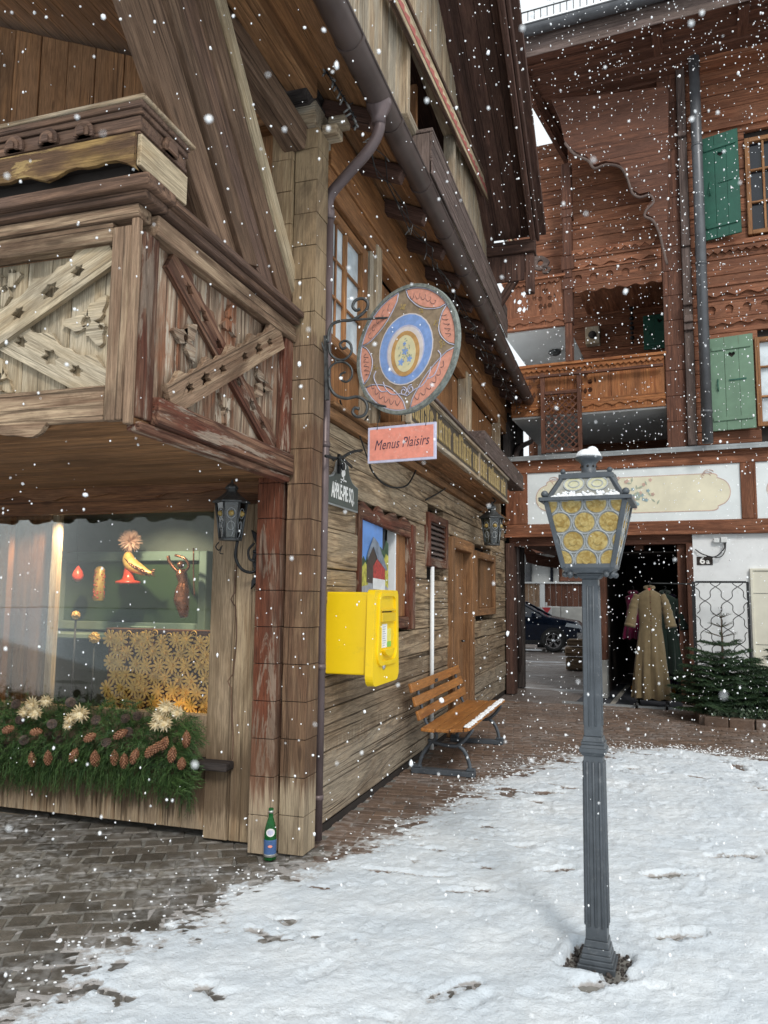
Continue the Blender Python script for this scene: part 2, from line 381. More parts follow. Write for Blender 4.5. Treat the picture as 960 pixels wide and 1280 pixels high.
def text(body, fr, size, mat, name, parent=None, shear=0., sx=1., depth=.002, ext=None, spacing=1., loc=None, bold=0.):
    cu = bpy.data.curves.new('t', 'FONT'); cu.body = body; cu.size = size; cu.shear = shear; cu.align_x = 'CENTER'; cu.align_y = 'CENTER'
    cu.space_character = spacing; cu.extrude = depth/2; cu.offset = bold; cu.resolution_u = 3
    ob = bpy.data.objects.new('t', cu); COL.objects.link(ob)
    me = bpy.data.meshes.new_from_object(ob.evaluated_get(bpy.context.evaluated_depsgraph_get()))
    o, ex, ey, en = fr; mb = MB()
    mb.add([o+ex*(v.co.x*sx)+ey*v.co.y+en*(v.co.z+depth/2) for v in me.vertices], [tuple(p.vertices) for p in me.polygons])
    bpy.data.objects.remove(ob); bpy.data.meshes.remove(me)
    return mb.build(name, mat, parent, loc=loc)
# ================================================================== THE TIMBER CHALET (left)
XW = -2.0; YS = 4.65
chalet = thing('timber_chalet', (-3, 6, 0), 'weathered wooden chalet on the left with shop window, carved balcony and log side wall', 'building')
def wallplanks(mb, y0, y1, z0, z1, holes, x=XW, th=.16):
    z = z0
    while z < z1-.02:
        h = min(random.uniform(.22, .30), z1-z)
        if z1-z-h < .08: h = z1-z
        segs = [(y0, y1)]
        for (a, b, c, d) in holes:
            if z+h > c+.03 and z < d-.03:
                ns = []
                for (p, q) in segs:
                    if b <= p or a >= q: ns.append((p, q)); continue
                    if a > p: ns.append((p, a))
                    if b < q: ns.append((b, q))
                segs = ns
        for (p, q) in segs:
            j = random.uniform(-.012, .008)
            mb.box((x-th, p, z+.002), (x+j, q, z+h-.004), 1)
        z += h
HOLES = [(5.68, 7.15, 1.36, 2.27), (8.95, 10.1, 0, 2.25), (10.5, 11.95, 1.4, 2.2), (7.82, 8.6, 1.95, 2.47)]
wb = MB(); wallplanks(wb, 4.86, 14.4, .06, 2.85, HOLES); wb.build('side_wall', 'wall', chalet, .012, seg=2)
b = MB(); b.box((-2.6, 4.86, 0), (-2.17, 14.4, 2.8)); b.box((-2.16, 4.86, -.02), (-2.02, 14.4, .05)); b.box((-2.32, 4.86, 2.82), (-2.27, 14.4, 5.15)); b.build('inner_wall', 'room', chalet)
# menu window
def frame_rect(mb, x, y0, y1, z0, z1, w, d, top=True):
    mb.box((x, y0, z0), (x+d, y0+w, z1), 2); mb.box((x, y1-w, z0), (x+d, y1, z1), 2)
    mb.box((x-.002, y0+w, z0), (x+d-.003, y1-w, z0+w), 1); mb.box((x-.002, y0+w, z1-w), (x+d-.003, y1-w, z1), 1)
win = MB()
win.box((XW-.10, 5.60, 1.32), (XW+.02, 5.69, 2.32), 2); win.box((XW-.10, 7.08, 1.30), (XW+.045, 7.20, 2.30), 2)
win.box((XW-.10, 5.69, 1.32), (XW+.015, 7.08, 1.42), 1)
win.plate([(5.62, 2.19)] + [(5.62+1.58*i/20, 2.34+.03*math.sin(i*1.25)-.01*(i % 3)) for i in range(21)] + [(7.20, 2.19), (7.08, 2.17), (5.70, 2.22)], (Vector((XW-.02, 0, 0)), Y, Z, X), .045, rnd=.5)
cw = win.build('display_window', 'redworn', chalet, .008); tag(cw, 'red stained carved window frame on the log wall')
b = MB(); b.box((XW-.12, 5.72, 1.40), (XW-.105, 7.1, 2.25)); b.build('pane', 'darkglass', cw)
b = MB(); b.box((XW-.095, 6.70, 1.42), (XW-.02, 6.74, 2.22)); b.build('sash', 'white', cw)
b = MB(); b.box((XW-.09, 6.80, 1.42), (XW-.03, 7.08, 2.2), 2); b.build('inner_board', 'warm', cw, .006)
b = MB(); b.box((XW-.098, 5.74, 1.42), (XW-.07, 6.36, 1.60)); b.build('kick_board', 'black', cw)
# louvre vent
b = MB(); frame_rect(b, XW-.06, 7.74, 8.66, 1.93, 2.50, .09, .10); lv = b.build('louvre_vent', 'redworn', chalet, .006)
b = MB()
for i in range(8): b.obox((XW-.005, 8.2, 2.03+i*.056), Y, Vector((.7, 0, -.7)), Vector((.7, 0, .7)), .37, .032, .006)
b.build('louvre_slats', 'rcgrey', lv)
b = MB(); b.box((XW-.15, 7.82, 2.0), (XW-.1, 8.6, 2.45)); b.build('louvre_back', 'room', lv)
b = MB(); b.tube([(XW+.03, 7.92, 1.93), (XW+.03, 7.92, .04)], .022, 10); b.build('white_conduit', 'white', chalet)
# plank door
b = MB(); yy = 8.98
while yy < 10.05: b.box((XW-.13, yy, .03), (XW-.08, min(yy+.155, 10.07), 2.2), 2); yy += .16
dr = b.build('door', 'brown', chalet, .006)
b = MB(); b.box((XW-.12, 8.84, 0), (XW+.05, 8.98, 2.32), 2); b.box((XW-.12, 10.07, 0), (XW+.05, 10.2, 2.32), 2); b.box((XW-.12, 8.982, 2.2), (XW+.045, 10.068, 2.34), 1); b.build('door_frame', 'brown', dr, .008)
b = MB(); b.tube([(XW-.07, 9.9, 1.05), (XW-.03, 9.9, 1.05), (XW-.03, 9.78, 1.05)], .012); b.build('handle', 'iron', dr)
# far shuttered window
b = MB(); frame_rect(b, XW-.1, 10.42, 12.02, 1.36, 2.26, .1, .14); fw = b.build('shuttered_window', 'brown', chalet, .006)
b = MB(); b.box((XW-.12, 10.5, 1.4), (XW-.11, 11.95, 2.2)); b.build('pane', 'darkglass', fw)
b = MB(); b.box((XW-.06, 11.05, 1.46), (XW-.02, 11.9, 2.16), 2); b.build('shutter', 'brown', fw, .006)
# deep planter shelf / sill and the upper window zone
b = MB(); b.box((XW-.1, 4.86, 2.85), (XW+.05, 14.4, 2.93), 1); b.box((XW-.02, 4.86, 2.935), (XW+.09, 14.4, 2.965), 1); b.build('string_course', 'brown', chalet, .006)
b = MB(); y = 4.86
for (a, c) in ((4.86, 6.0), (6.0, 7.15), (7.45, 8.6), (8.6, 9.8), (10.1, 11.3), (11.3, 12.5), (12.5, 14.4)):
    n = max(2, int((c-a)/.3))
    for i in range(n): b.box((XW-.16, a+(c-a)*i/n+.002, 2.965), (XW-.10+random.uniform(-.004, .004), a+(c-a)*(i+1)/n-.003, 3.5 if c < 6.1 else 4.5), 2)
b.build('upper_panelling', 'warm', chalet, .004)
b = MB()
for yy in (5.95, 7.15, 7.35, 9.8, 10.0, 12.5): b.box((XW-.10, yy, 2.97), (XW+.03, yy+.13, 4.62), 2)
b.box((XW-.1, 5.86, 2.97), (XW+.0, 5.94, 4.62), 2); b.split('mullion_post', 'light', chalet, .008)
b = MB(); b.box((XW-.1, 4.86, 4.52), (XW+.01, 14.4, 4.72), 1); b.box((XW-.12, 4.86, 4.725), (XW+.03, 14.4, 4.93), 1); b.box((XW-.12, 4.86, 4.935), (XW+.015, 14.4, 5.12), 1); b.build('wall_plate', 'warm', chalet, .006)
# casement window near the corner
b = MB(); b.box((XW-.14, 4.92, 3.45), (XW-.02, 5.02, 4.50), 2); b.box((XW-.14, 5.72, 3.45), (XW-.02, 5.84, 4.50), 2)
b.box((XW-.14, 5.02, 3.45), (XW-.025, 5.72, 3.53), 1); b.box((XW-.14, 5.02, 4.43), (XW-.025, 5.72, 4.50), 1)
b.box((XW-.07, 5.35, 3.53), (XW-.035, 5.39, 4.43), 2)
for k in (3.83, 4.13): b.box((XW-.065, 5.02, k), (XW-.045, 5.34, k+.022), 1); b.box((XW-.065, 5.40, k), (XW-.045, 5.72, k+.022), 1)
for k in (5.18,): b.box((XW-.065, k, 3.53), (XW-.047, k+.018, 4.43), 2)
cs = b.build('casement_window', 'warm', chalet, .005)
b = MB(); b.box((XW-.08, 5.0, 3.5), (XW-.068, 5.75, 4.45)); b.build('pane', 'paleglass', cs)
# ---- corner posts clad with short boards
def clad(name, x0, x1, y0, y1, z0, z1, step, mat):
    b = MB(); z = z0
    while z < z1-.01:
        h = min(step, z1-z); j = random.uniform(-.0035, .0035)
        b.box((x0+j*.6, y0+j*.6, z), (x1+j*.6, y1, z+h-.004), 2, rnd=random.uniform(.3, .7))
        for i in range(-8, 0): v = b.v[i]; b.g[i] = (v[2]+x0*9, v[0]*1.0+7, v[1]+3)   # grain runs on through the saw cuts
        z += h
    o = b.build(name, mat, chalet, .003, seg=2)
    b = MB(); b.box((x0+.012, y0+.012, z0+.01), (x1-.012, y1-.01, z1-.01)); b.build('post_core', 'room', o)
    return o
clad('corner_post', -2.285, -2.125, 4.47, 4.648, 0.015, 2.40, .232, 'postred')
clad('corner_post', -2.105, -1.937, 4.53, 4.72, 0.012, 4.80, .232, 'post')
clad('corner_post', -2.27, -2.115, 4.50, 4.66, 3.42, 4.86, .232, 'posttop')
# ---- shop front wall
b = MB(); x = -6.6; 
while x < -2.66: 
    w = random.uniform(.13, .2); b.box((x, YS-.005, .06), (min(x+w-.004, -2.66), YS+.08, .80), 2); x += w
b.build('plinth_boards', 'plinth', chalet, .004)
b = MB(); b.box((-2.69, YS-.035, .02), (-2.51, YS+.09, 2.22), 2, .4); b.box((-2.505, YS-.03, .02), (-2.30, YS+.09, 2.22), 2, .6); b.build('window_post', 'frameboard', chalet, .007, seg=2)
b = MB(); pts = [(-2.50+.012*math.sin(z*9)+(-.03 if z % .55 < .06 else 0), YS-.035, .45+z) for z in [i*.045 for i in range(32)]]
b.tube(smooth([pts[i] for i in range(0, 32, 1)], 2), .0045, 5); b.build('carved_groove_strip', 'mould', chalet)
# header with scalloped board
def scal(u0, u1, zt, zb, per, dep, n=14):
    out = [(u0, zt)]; 
    k = int(round((u1-u0)/per)); p = (u1-u0)/k
    low = []
    for i in range(k):
        for j in range(n):
            t = j/n; d = math.sin(PI*t)**.7
            nk = dep*1.25*math.exp(-((t-.0)/.05)**2)+dep*1.25*math.exp(-((t-1)/.05)**2)
            low.append((u0+p*(i+t), zb-dep*(1-d)*.7-nk*.0 + (.012*math.sin(2*PI*t*2))))
    low.append((u1, zb-dep*.7))
    return [(u0, zt)] + low + [(u1, zt)]
b = MB(); b.box((-6.6, YS-.02, 2.19), (-2.30, YS+.1, 2.37), 0); b.build('window_header', 'header', chalet, .006)
b = MB(); b.plate(scal(-6.6, -2.30, 2.368, 2.315, .86, .05), (Vector((0, YS-.022, 0)), X, Z, -Y), .035); b.build('scalloped_board', 'header', chalet, .004)
# upper gable wall (behind the balcony) and its soffit
b = MB(); x = -6.6
def roofz(x): return 4.98 + .42*(-1.6-x)
while x < -2.1:
    w = .27; b.plate([(x, 2.5), (x+w-.006, 2.5), (x+w-.006, roofz(x+w)-.05), (x, roofz(x)-.05)], (Vector((0, YS+.02, 0)), X, Z, -Y), .03+random.uniform(0, .006), grain=PI/2); x += w
b.build('gable_boards', 'brown', chalet, .004)
b = MB(); b.box((-6.8, YS+.03, 2.5), (-2.15, YS+.1, 5.0)); b.box((-6.8, YS+.1, 0), (-6.7, 14, 6)); b.box((-6.8, 14.3, 0), (-2.17, 14.4, 5.2)); b.build('inner_gable', 'room', chalet)
# ---- balcony
XB = -2.1; YB = 2.88
balc = thing('balcony', (-3, 6, 0), None, None); del_ = balc; balc.parent = chalet; balc.location = (0, 0, 0); OFF[balc.name] = OFF[chalet.name]
b = MB()
y = YB
while y < 4.6: b.box((-6.6, y+.002, 2.37), (XB-.01, min(y+.24, 4.62)-.003, 2.40), 0); y += .24
b.build('floor_boards', 'brown', balc, .003)
b = MB(); b.box((-6.6, YB-.03, 2.385), (XB-.148, YB+.06, 2.55), 0); b.build('bottom_rail', 'rail', balc, .01, seg=2)
b = MB(); b.box((XB-.07, YB+.12, 2.385), (XB+.045, 4.52, 2.52), 1); b.box((XB-.06, YB+.02, 2.34), (XB+.02, 4.52, 2.383), 1); b.build('bottom_rail', 'redworn', balc, .01, seg=2)
b = MB(); b.box((XB-.145, YB-.035, 2.38), (XB-.043, YB+.07, 3.30), 2); b.box((XB-.04, YB-.04, 2.36), (XB+.0, YB-.003, 3.33), 2); b.split('balcony_post', 'rail', balc, .008, seg=2)
b = MB(); b.box((XB-.038, YB+.0, 2.40), (XB+.01, YB+.12, 3.28), 2); b.box((XB-.04, 4.40, 2.53), (XB+.02, 4.52, 3.28), 2); b.split('balcony_stile', 'redworn', balc, .008, seg=2)
b = MB(); b.box((-6.6, YB-.03, 3.235), (XB-.148, YB+.06, 3.33), 0); b.box((-6.6, YB-.045, 3.333), (XB-.0, YB+.06, 3.395), 0)
b.box((XB-.06, YB+.063, 3.283), (XB+.035, 4.53, 3.385), 1); b.build('top_rail', 'rail', balc, .008, seg=2)
b = MB(); b.box((-6.6, YB-.075, 3.40), (XB+.06, YB+.10, 3.44), 0); b.box((-6.6, YB-.11, 3.443), (XB+.09, YB+.12, 3.50), 0)
b.box((XB-.08, YB+.103, 3.40), (XB+.06, 4.53, 3.44), 1); b.box((XB-.1, YB+.122, 3.443), (XB+.09, 4.53, 3.485), 1); b.build('handrail', 'mould', balc, .01, seg=2)
# recessed panel boards
b = MB(); x = XB-.17
while x > -6.5: b.box((x-.27, YB+.065, 2.54), (x-.004, YB+.085, 3.24), 2); x -= .27
b.build('front_panel', 'panel', balc, .004)
b = MB(); y = YB+.16
while y < 4.42: b.box((XB-.065, y+.003, 2.5), (XB-.035, min(y+.2, 4.42), 3.29), 2); y += .2
b.build('side_panel', 'redside', balc, .004)
# fretwork diagonals with real cut-outs and wavy upper edge
def fret(L, w, wav=True, flip=1):
    n = 40; top = []; 
    for i in range(n+1):
        t = i/n; e = .0
        if wav: e = .022*math.sin(t*PI*5)**2*flip - .018*abs(math.sin(t*PI*10))
        top.append((-L/2+L*t, w/2+e*1.25))
    bot = [(-L/2+L*i/6, -w/2) for i in range(7)][::-1]
    holes = []
    for t in (-.36, -.24, -.1, .1, .24, .36):
        r = .030 if abs(t) > .3 else (.040 if abs(t) > .2 else .030)
        cx = t*L
        holes.append([(cx+r*1.5*math.cos(a)*(1 if k % 2 else .55), .0+r*math.sin(a)*(1 if k % 2 else .75)) for k, a in enumerate([2*PI*j/12 for j in range(12)])])
    return top+bot, holes
def leafy(s):  # small fleur ornament
    o = []
    for k in range(32):
        a = 2*PI*k/32; r = s*(.55+.32*math.cos(3*a)+.12*math.cos(9*a+.6)); o.append((r*math.cos(a)*1.1, r*math.sin(a)))
    return o
def fret_at(mb, c, ex, ey, en, ang, L, w, th, off, wav=True, flip=1):
    ca, sa = math.cos(ang), math.sin(ang); o, h = fret(L, w, wav, flip)
    mb.plate(o, (Vector(c)+en*off, ex*ca+ey*sa, ey*ca-ex*sa, en), th, h)
b1 = MB(); b2 = MB()
cy, cz = (YB+.17+4.40)/2, 2.90; an = math.atan2(.74, 1.23)
fret_at(b2, (XB-.035, cy, cz), Y, Z, X, -an, 1.40, .15, .028, 0)
b2.build('fretwork_diagonal', 'redworn', balc, .003)
fret_at(b1, (XB-.005, cy, cz), Y, Z, X, an, 1.42, .16, .03, 0)
b1.build('fretwork_diagonal', 'rail', balc, .003)
for k, cx in enumerate((-2.93, -4.5, -6.0)):
    for s_ in (1, -1):
        b = MB(); an2 = math.atan2(.68, 1.32)
        fret_at(b, (cx, YB+.06, 2.89), X, Z, -Y, s_*an2, 1.46, .17, .028, 0 if s_ < 0 else .0285); b.build('fretwork_diagonal', 'panel', balc, .003)
b = MB()
for (u, v, s_, r) in ((0, .24, .10, 90), (0, -.25, .10, -90), (-.42, 0, .13, 180), (.42, 0, .13, 0)):
    a = R_(r); e1 = Y*math.cos(a)+Z*math.sin(a); e2 = Z*math.cos(a)-Y*math.sin(a)
    b.plate(leafy(s_), (Vector((XB-.034, cy+u, cz+v)), e1, e2, X), .025, [circ(.02, 0, s_*.18, 8)])
b.split('fleur_ornament', 'redside', balc, .003)
b = MB()
for (u, v, s_, r) in ((.52, .0, .15, 180), (0, .24, .11, -90), (0, -.25, .11, 90)):
    a = R_(r); e1 = X*math.cos(a)+Z*math.sin(a); e2 = Z*math.cos(a)-X*math.sin(a)
    for cx in (-2.93, -4.5):
        b.plate(leafy(s_), (Vector((cx+u, YB+.064, 2.89+v)), e1, e2, -Y), .022, [circ(.02, 0, s_*.2, 8), circ(-.07, .03, s_*.13, 6)])
b.split('fleur_ornament', 'panel', balc, .003)
# carved valance under the front rail
b = MB()
for i in range(6):
    x0 = -2.55-i*.72
    b.plate([(x0, 2.39)] + [(x0-.6*k/16, 2.39-.065*abs(math.sin(k/16*PI*2))**.6-.012*math.sin(k)) for k in range(17)], (Vector((0, YB-.01, 0)), X, Z, -Y), .03, grain=0)
b.build('carved_valance', 'rail', balc, .003)
# ---- carved flower box on the rail
BX = -2.11; Y0, Y1 = 2.83, 3.22
b = MB(); b.box((-6.6, Y0-.03, 3.89), (BX+.035, Y1+.03, 3.91), 0); fb = b.build('flower_box', 'light', chalet, .004); tag(fb, 'carved wooden flower box with gilded lower board on the balcony rail')
b = MB()
for k, (z0, z1, d) in enumerate(((3.858, 3.888, .022), (3.828, 3.856, .012), (3.772, 3.826, .0), (3.75, 3.77, .008), (3.732, 3.748, .0))):
    b.box((-6.6, Y0-d, z0), (BX+d, Y1, z1), 0, .5)
b.build('moulding', 'mould', fb, .006, seg=2)
b = MB(); x = BX-.30
while x > -6:
    b = MB()
    for r, d in ((.055, .018), (.038, .03), (.02, .04)):
        b.plate([(x+r*math.cos(a), 3.775+r*math.sin(a)*1.1) for a in [PI*k/12 for k in range(13)]] + [(x-r, 3.755), (x+r, 3.755)], (Vector((0, Y0-.008, 0)), X, Z, -Y), d)
    b.build('arch_ornament', 'mould', fb, .002); x -= .205
b = MB()
for yy in (Y0+.22,): 
    for r, d in ((.055, .018), (.038, .03)): b.plate([(yy+r*math.cos(a), 3.775+r*math.sin(a)*1.1) for a in [PI*k/12 for k in range(13)]] + [(yy-r, 3.755), (yy+r, 3.755)], (Vector((BX+.008, 0, 0)), Y, Z, X), d)
b.build('arch_ornament', 'mould', fb, .002)
b = MB(); low = []; n = 80
for i in range(n+1):
    t = i/n; u = -6.6+(4.5)*t; ph = (t*9) % 1; low.append((u, 3.575+.03*math.sin(ph*PI)**1.5-(.022 if ph < .08 else 0) - .012*math.cos(ph*4*PI)))
b.plate(low+[(BX-.01, 3.575), (BX-.01, 3.73), (-6.6, 3.73)], (Vector((0, Y0-.002, 0)), X, Z, -Y), .022)
b.build('front_board', 'gold', fb, .003)
b = MB(); b.box((BX-.012, Y0+.0, 3.575), (BX+.012, Y1, 3.73), 1); b.build('end_board', 'bracelight', fb, .003)
b = MB(); b.box((-6.6, Y0+.01, 3.62), (BX-.02, Y1-.02, 3.885)); b.box((-6.6, Y0+.05, 3.50), (BX-.08, Y1-.1, 3.618)); b.build('box_core', 'room', fb)
# hanging rod
b = MB(); p = py(200, 0, 3.1); q = py(199, 140, 3.1); b.tube([p+Vector((0, 0, 1.2)), q], .009, 8); b.build('hanging_rod', 'redworn', chalet)
# ---- big brace in the plane of the corner
def yzp(u, v, x): p = px(u, v, x); return (p.y, p.z)
def extend(a, b, k): return (b[0]+(b[0]-a[0])*k, b[1]+(b[1]-a[1])*k)
XBR = -2.14
edges = [((268, 305), (165, 0)), ((300, 330), (203, 0)), ((318, 335), (218, 0)), ((345, 372), (243, 0)), ((368, 398), (262, 0)), ((379, 402), (273, 0))]
pts = [(yzp(*a, XBR), extend(yzp(*a, XBR), yzp(*c, XBR), .55)) for a, c in edges]
for i, (mat, dx) in enumerate((('brace', 0.), ('brace', .035), ('mould', .008), ('brace', .03), ('bracelight', .05))):
    (a0, a1), (c0, c1) = pts[i], pts[i+1]
    an = math.atan2(a1[1]-a0[1], a1[0]-a0[0]); b = MB()
    b.plate([a0, c0, c1, a1], (Vector((XBR-.1, 0, 0)), Y, Z, X), .1+dx, grain=an); b.build('brace_board', mat, chalet, .006, seg=2)
# ---- main roof: soffit boards, gutter, purlins
b = MB(); sl = Vector((-1, 0, .42)).normalized(); nn_ = Vector((.42, 0, 1)).normalized()
for i in range(22):
    c = Vector((-1.62, 8.2, 5.02)) + sl*(.12+i*.235) 
    b.obox(c, Y, sl, nn_, 6.6, .115, .012, 0)
b.build('roof_soffit', 'brown', chalet, .003)
b = MB()
for yy in [4.78+i*.72 for i in range(14)]:
    b.bar(Vector((-1.62, yy, 4.93)), Vector((-1.62, yy, 4.93))+sl*(.42 if yy > 4.7 else 4.8), .10, .12, nn_)
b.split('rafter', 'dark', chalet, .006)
b = MB(); b.obox(Vector((-1.6, 8.2, 5.10))+sl*2.6, Y, sl, nn_, 6.65, 2.65, .03); rf = b.build('roof', 'dark', chalet); 
b = MB(); b.obox(Vector((-1.6, 8.2, 5.17))+sl*2.62, Y, sl, nn_, 6.6, 2.6, .03); b.build('snow_layer', 'powder', rf)
b = MB(); p = []
GX, GZ, GR = -1.55, 4.985, .088
for yy in (1.2, 14.55):
    pass
for k in range(0, 13): 
    a = PI + PI*k/12
prof = [(GR*math.cos(PI+PI*k/14), GR*math.sin(PI+PI*k/14)) for k in range(15)] + [((GR-.006)*math.cos(2*PI-PI*k/14), (GR-.006)*math.sin(2*PI-PI*k/14)) for k in range(15)]
b.plate(prof, (Vector((GX, 1.4, GZ+.03)), X, Z, Y), 13.2)
for k in range(14): 
    yy = 3.2+k*.86
    pr2 = [((GR+.008)*math.cos(PI+PI*j/14), (GR+.008)*math.sin(PI+PI*j/14)) for j in range(15)] + [((GR-.002)*math.cos(2*PI-PI*j/14), (GR-.002)*math.sin(2*PI-PI*j/14)) for j in range(15)]
    b.plate(pr2, (Vector((GX, yy, GZ+.03)), X, Z, Y), .03)
b.tube([(GX+GR, 1.4, GZ+.035), (GX+GR, 14.6, GZ+.035)], .011, 8)
b.tube([(GX-GR, 1.4, GZ+.035), (GX-GR, 14.6, GZ+.035)], .008, 8)
gt = b.build('gutter', 'copper', chalet)
for f in gt.data.polygons: f.use_smooth = True
gt.modifiers.new('w', 'EDGE_SPLIT').split_angle = R_(35)
# outlet and swan neck into the downpipe
b = MB(); b.lathe((GX, 4.66, GZ-.16), [(.05, 0), (.05, .05), (.085, .12), (.09, .16)], 20)
sw = smooth([(GX, 4.66, GZ-.08), (GX, 4.67, GZ-.20), (GX-.08, 4.69, GZ-.32), (GX-.26, 4.75, GZ-.44), (-1.955, 4.79, GZ-.56), (-1.955, 4.80, GZ-.72)], 6)
b.tube(sw, .039, 16)
b.tube([(-1.955, 4.80, GZ-.62), (-1.955, 4.80, .03)], .031, 16)
for z in (4.3, 2.62, 1.12, .28): b.lathe((-1.955, 4.80, z), [(.036, 0), (.036, .035)], 16)
b.build('downpipe', 'pipe', chalet)
# corner beams, charred carved purlin ends, bracket
b = MB(); b.bar(py(255, 0, 3.55), py(372, 178, 4.55), .2, .16, X); b.build('corner_beam', 'brace', chalet, .012)
b = MB()
for k in range(3):
    z = 5.02+.115*k; yv = [4.35+(-.1*k), 4.6]
    b.plate([(-2.32, 0), (-2.02-.015*k, 0)] + [(-2.0-.02*k+.03*math.sin(j*1.1), .02+.018*j) for j in range(6)] + [(-2.34+.02*k, .105), (-2.36, .05)], (Vector((0, 4.42-.10*k, z-.03)), X, Z, Y), .5)
b.build('carved_purlin_end', 'black', chalet, .012, seg=2)
b = MB(); b.box((-2.16, 4.56, 4.82), (-1.98, 4.9, 5.05), 0); b.box((-1.975, 4.66, 4.83), (-1.86, 4.8, 4.9), 0); b.box((-1.93, 4.67, 4.90), (-1.80, 4.79, 4.96), 0); b.build('post_capital', 'light', chalet, .012, seg=2)
b = MB(); b.box((-2.6, 4.5, 4.87), (-2.17, 4.66, 5.12), 0); b.box((-2.14, 2.2, 5.02), (-1.96, 4.55, 5.16), 1); b.build('eave_beam', 'brown', chalet, .008)
# ---- cross gable above the gutter
XU = -1.75
def crz(y): return 8.0-.486*(y-7.2)
b = MB(); y = 4.3
OPN = [(5.85, 7.75, 5.75, 6.62)]
while y < 11.2:
    w = random.uniform(.17, .26); y2 = y+w-.006
    zs = [(5.12, min(crz(y), 9.9), min(crz(y2), 9.9))]
    if 5.85 < y+w/2 < 7.8: b.plate([(y, 5.12), (y2, 5.12), (y2, 5.72), (y, 5.72)], (Vector((XU-.05, 0, 0)), Y, Z, X), .05+random.uniform(0, .01), grain=PI/2); lo = 6.72
    else: lo = 5.12
    b.plate([(y, lo), (y2, lo), (y2, min(crz(y2), 9.9)), (y, min(crz(y), 9.9))], (Vector((XU-.05, 0, 0)), Y, Z, X), .05+random.uniform(0, .014), grain=PI/2)
    y += w
b.build('dormer_wall', 'light', chalet, .006)
b = MB(); b.box((XU-.9, 4.3, 5.3), (XU-.8, 11, 8)); b.box((XU-.8, 5.8, 5.6), (XU-.1, 7.8, 5.65)); b.build('dormer_back', 'brown', chalet)
b = MB(); frame_rect(b, XU-.06, 5.85, 7.80, 5.70, 6.74, .09, .12); uw = b.build('dormer_window', 'light', chalet, .006)
b = MB(); b.box((XU-.30, 5.95, 5.8), (XU-.29, 7.7, 6.65)); b.build('pane', 'darkglass', uw)
b = MB(); 
for yy in (6.2, 6.35, 6.8): b.box((XU-.2, yy, 5.78), (XU-.12, yy+.05, 6.66), 2)
b.build('sash', 'warm', uw, .004)
# weathered dormer planter box, standing out over the gutter
b = MB(); x0, x1 = XU+.02, XU+.21; ya, yb_ = 6.15, 10.6
b.box((x0, ya, 5.70), (x1, yb_, 5.735), 1); b.box((x1-.03, ya, 5.42), (x1, yb_, 5.45), 1); b.box((x1-.03, ya, 5.60), (x1-.002, yb_, 5.695), 1); b.box((x1-.02, ya, 5.30), (x1-.002, yb_, 5.42), 1)
b.box((x0, ya, 5.30), (x1-.03, ya+.025, 5.69), 2); b.box((x0, ya+.03, 5.30), (x1-.03, yb_, 5.33), 1)
yy = ya
while yy < yb_: b.box((x1-.030, yy, 5.45), (x1-.006, yy+.9, 5.60), 1); yy += .905
b.build('dormer_planter', 'rcgrey', chalet, .008, seg=2)
# painted zigzag trim board
p = px(488, -20, XU+.10); q = px(652, 335, XU+.10); d = (q-p).normalized(); ns = X.cross(d).normalized()
if ns.z < 0: ns = -ns
b = MB(); b.obox((p+q)/2, d, ns, X, (q-p).length/2, .10, .015); zb = b.build('painted_trim_board', 'bracelight', chalet, .004)
M['redpaint'] = plain('faded_red_paint', (.42, .12, .10), .8, 0, .25, 30.)
M['darkpaint'] = plain('dark_trim_paint', (.12, .08, .06), .8, 0, .25, 30.)
b = MB(); L = (q-p).length; n = 46; zz = []
for i in range(n): 
    t0 = i/n*L; t1 = (i+1)/n*L
    b.plate([(t0, -.045), (t0+L/n*.95, -.045), (t0+L/n*.95, .035), (t0+L/n*.1, .0)], (p+X*.016, d, ns, X), .003)
b.build('zigzag_paint', 'redpaint', zb)
b = MB(); b.obox((p+q)/2+ns*.13, d, ns, X, L/2, .02, .03); b.obox((p+q)/2-ns*.12, d, ns, X, L/2, .012, .02); b.build('trim_edge', 'mould', zb, .004)
# dormer eave: sloping dark soffit + verge boards
b = MB(); y = 5.0
dn = Vector((0, 1, -.486)).normalized(); sn = Vector((0, .486, 1)).normalized()
for i in range(4):
    xx = XU+.0+i*.168; c = Vector((xx+.084, 7.5, crz(7.5)+.02)); b.obox(c, dn, X, sn, 2.95, .082, .02)
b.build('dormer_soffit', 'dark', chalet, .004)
b = MB()
c = Vector((-1.11, 7.5, crz(7.5)-.06)); b.obox(c, dn, X, sn, 2.95, .035, .13); b.obox(c+X*.06-sn*(-.04), dn, X, sn, 2.95, .02, .09)
b.obox(Vector((XU+.05, 7.5, crz(7.5)-.1)), dn, X, sn, 2.9, .05, .08)
b.build('verge_board', 'dark', chalet, .008)
b = MB(); b.box((XU, 10.0, 6.28), (-1.08, 10.2, 6.46), 0); b.box((-1.22, 10.05, 5.72), (-1.10, 10.15, 6.28), 2); b.box((XU, 10.05, 5.9), (-1.225, 10.08, 6.28), 2)
b.bar((-1.60, 10.12, 5.6), (-1.2, 10.12, 6.2), .1, .1, Y); b.build('dormer_bracket', 'dark', chalet, .01)
b = MB(); b.box((XU-3, 4.0, 7.3), (XU-.9, 4.3, 8.0)); b.obox(Vector((-2.0, 7.5, crz(7.5)+.12)), dn, X, sn, 3.05, 1.05, .06); b.build('dormer_roof', 'dark', chalet)
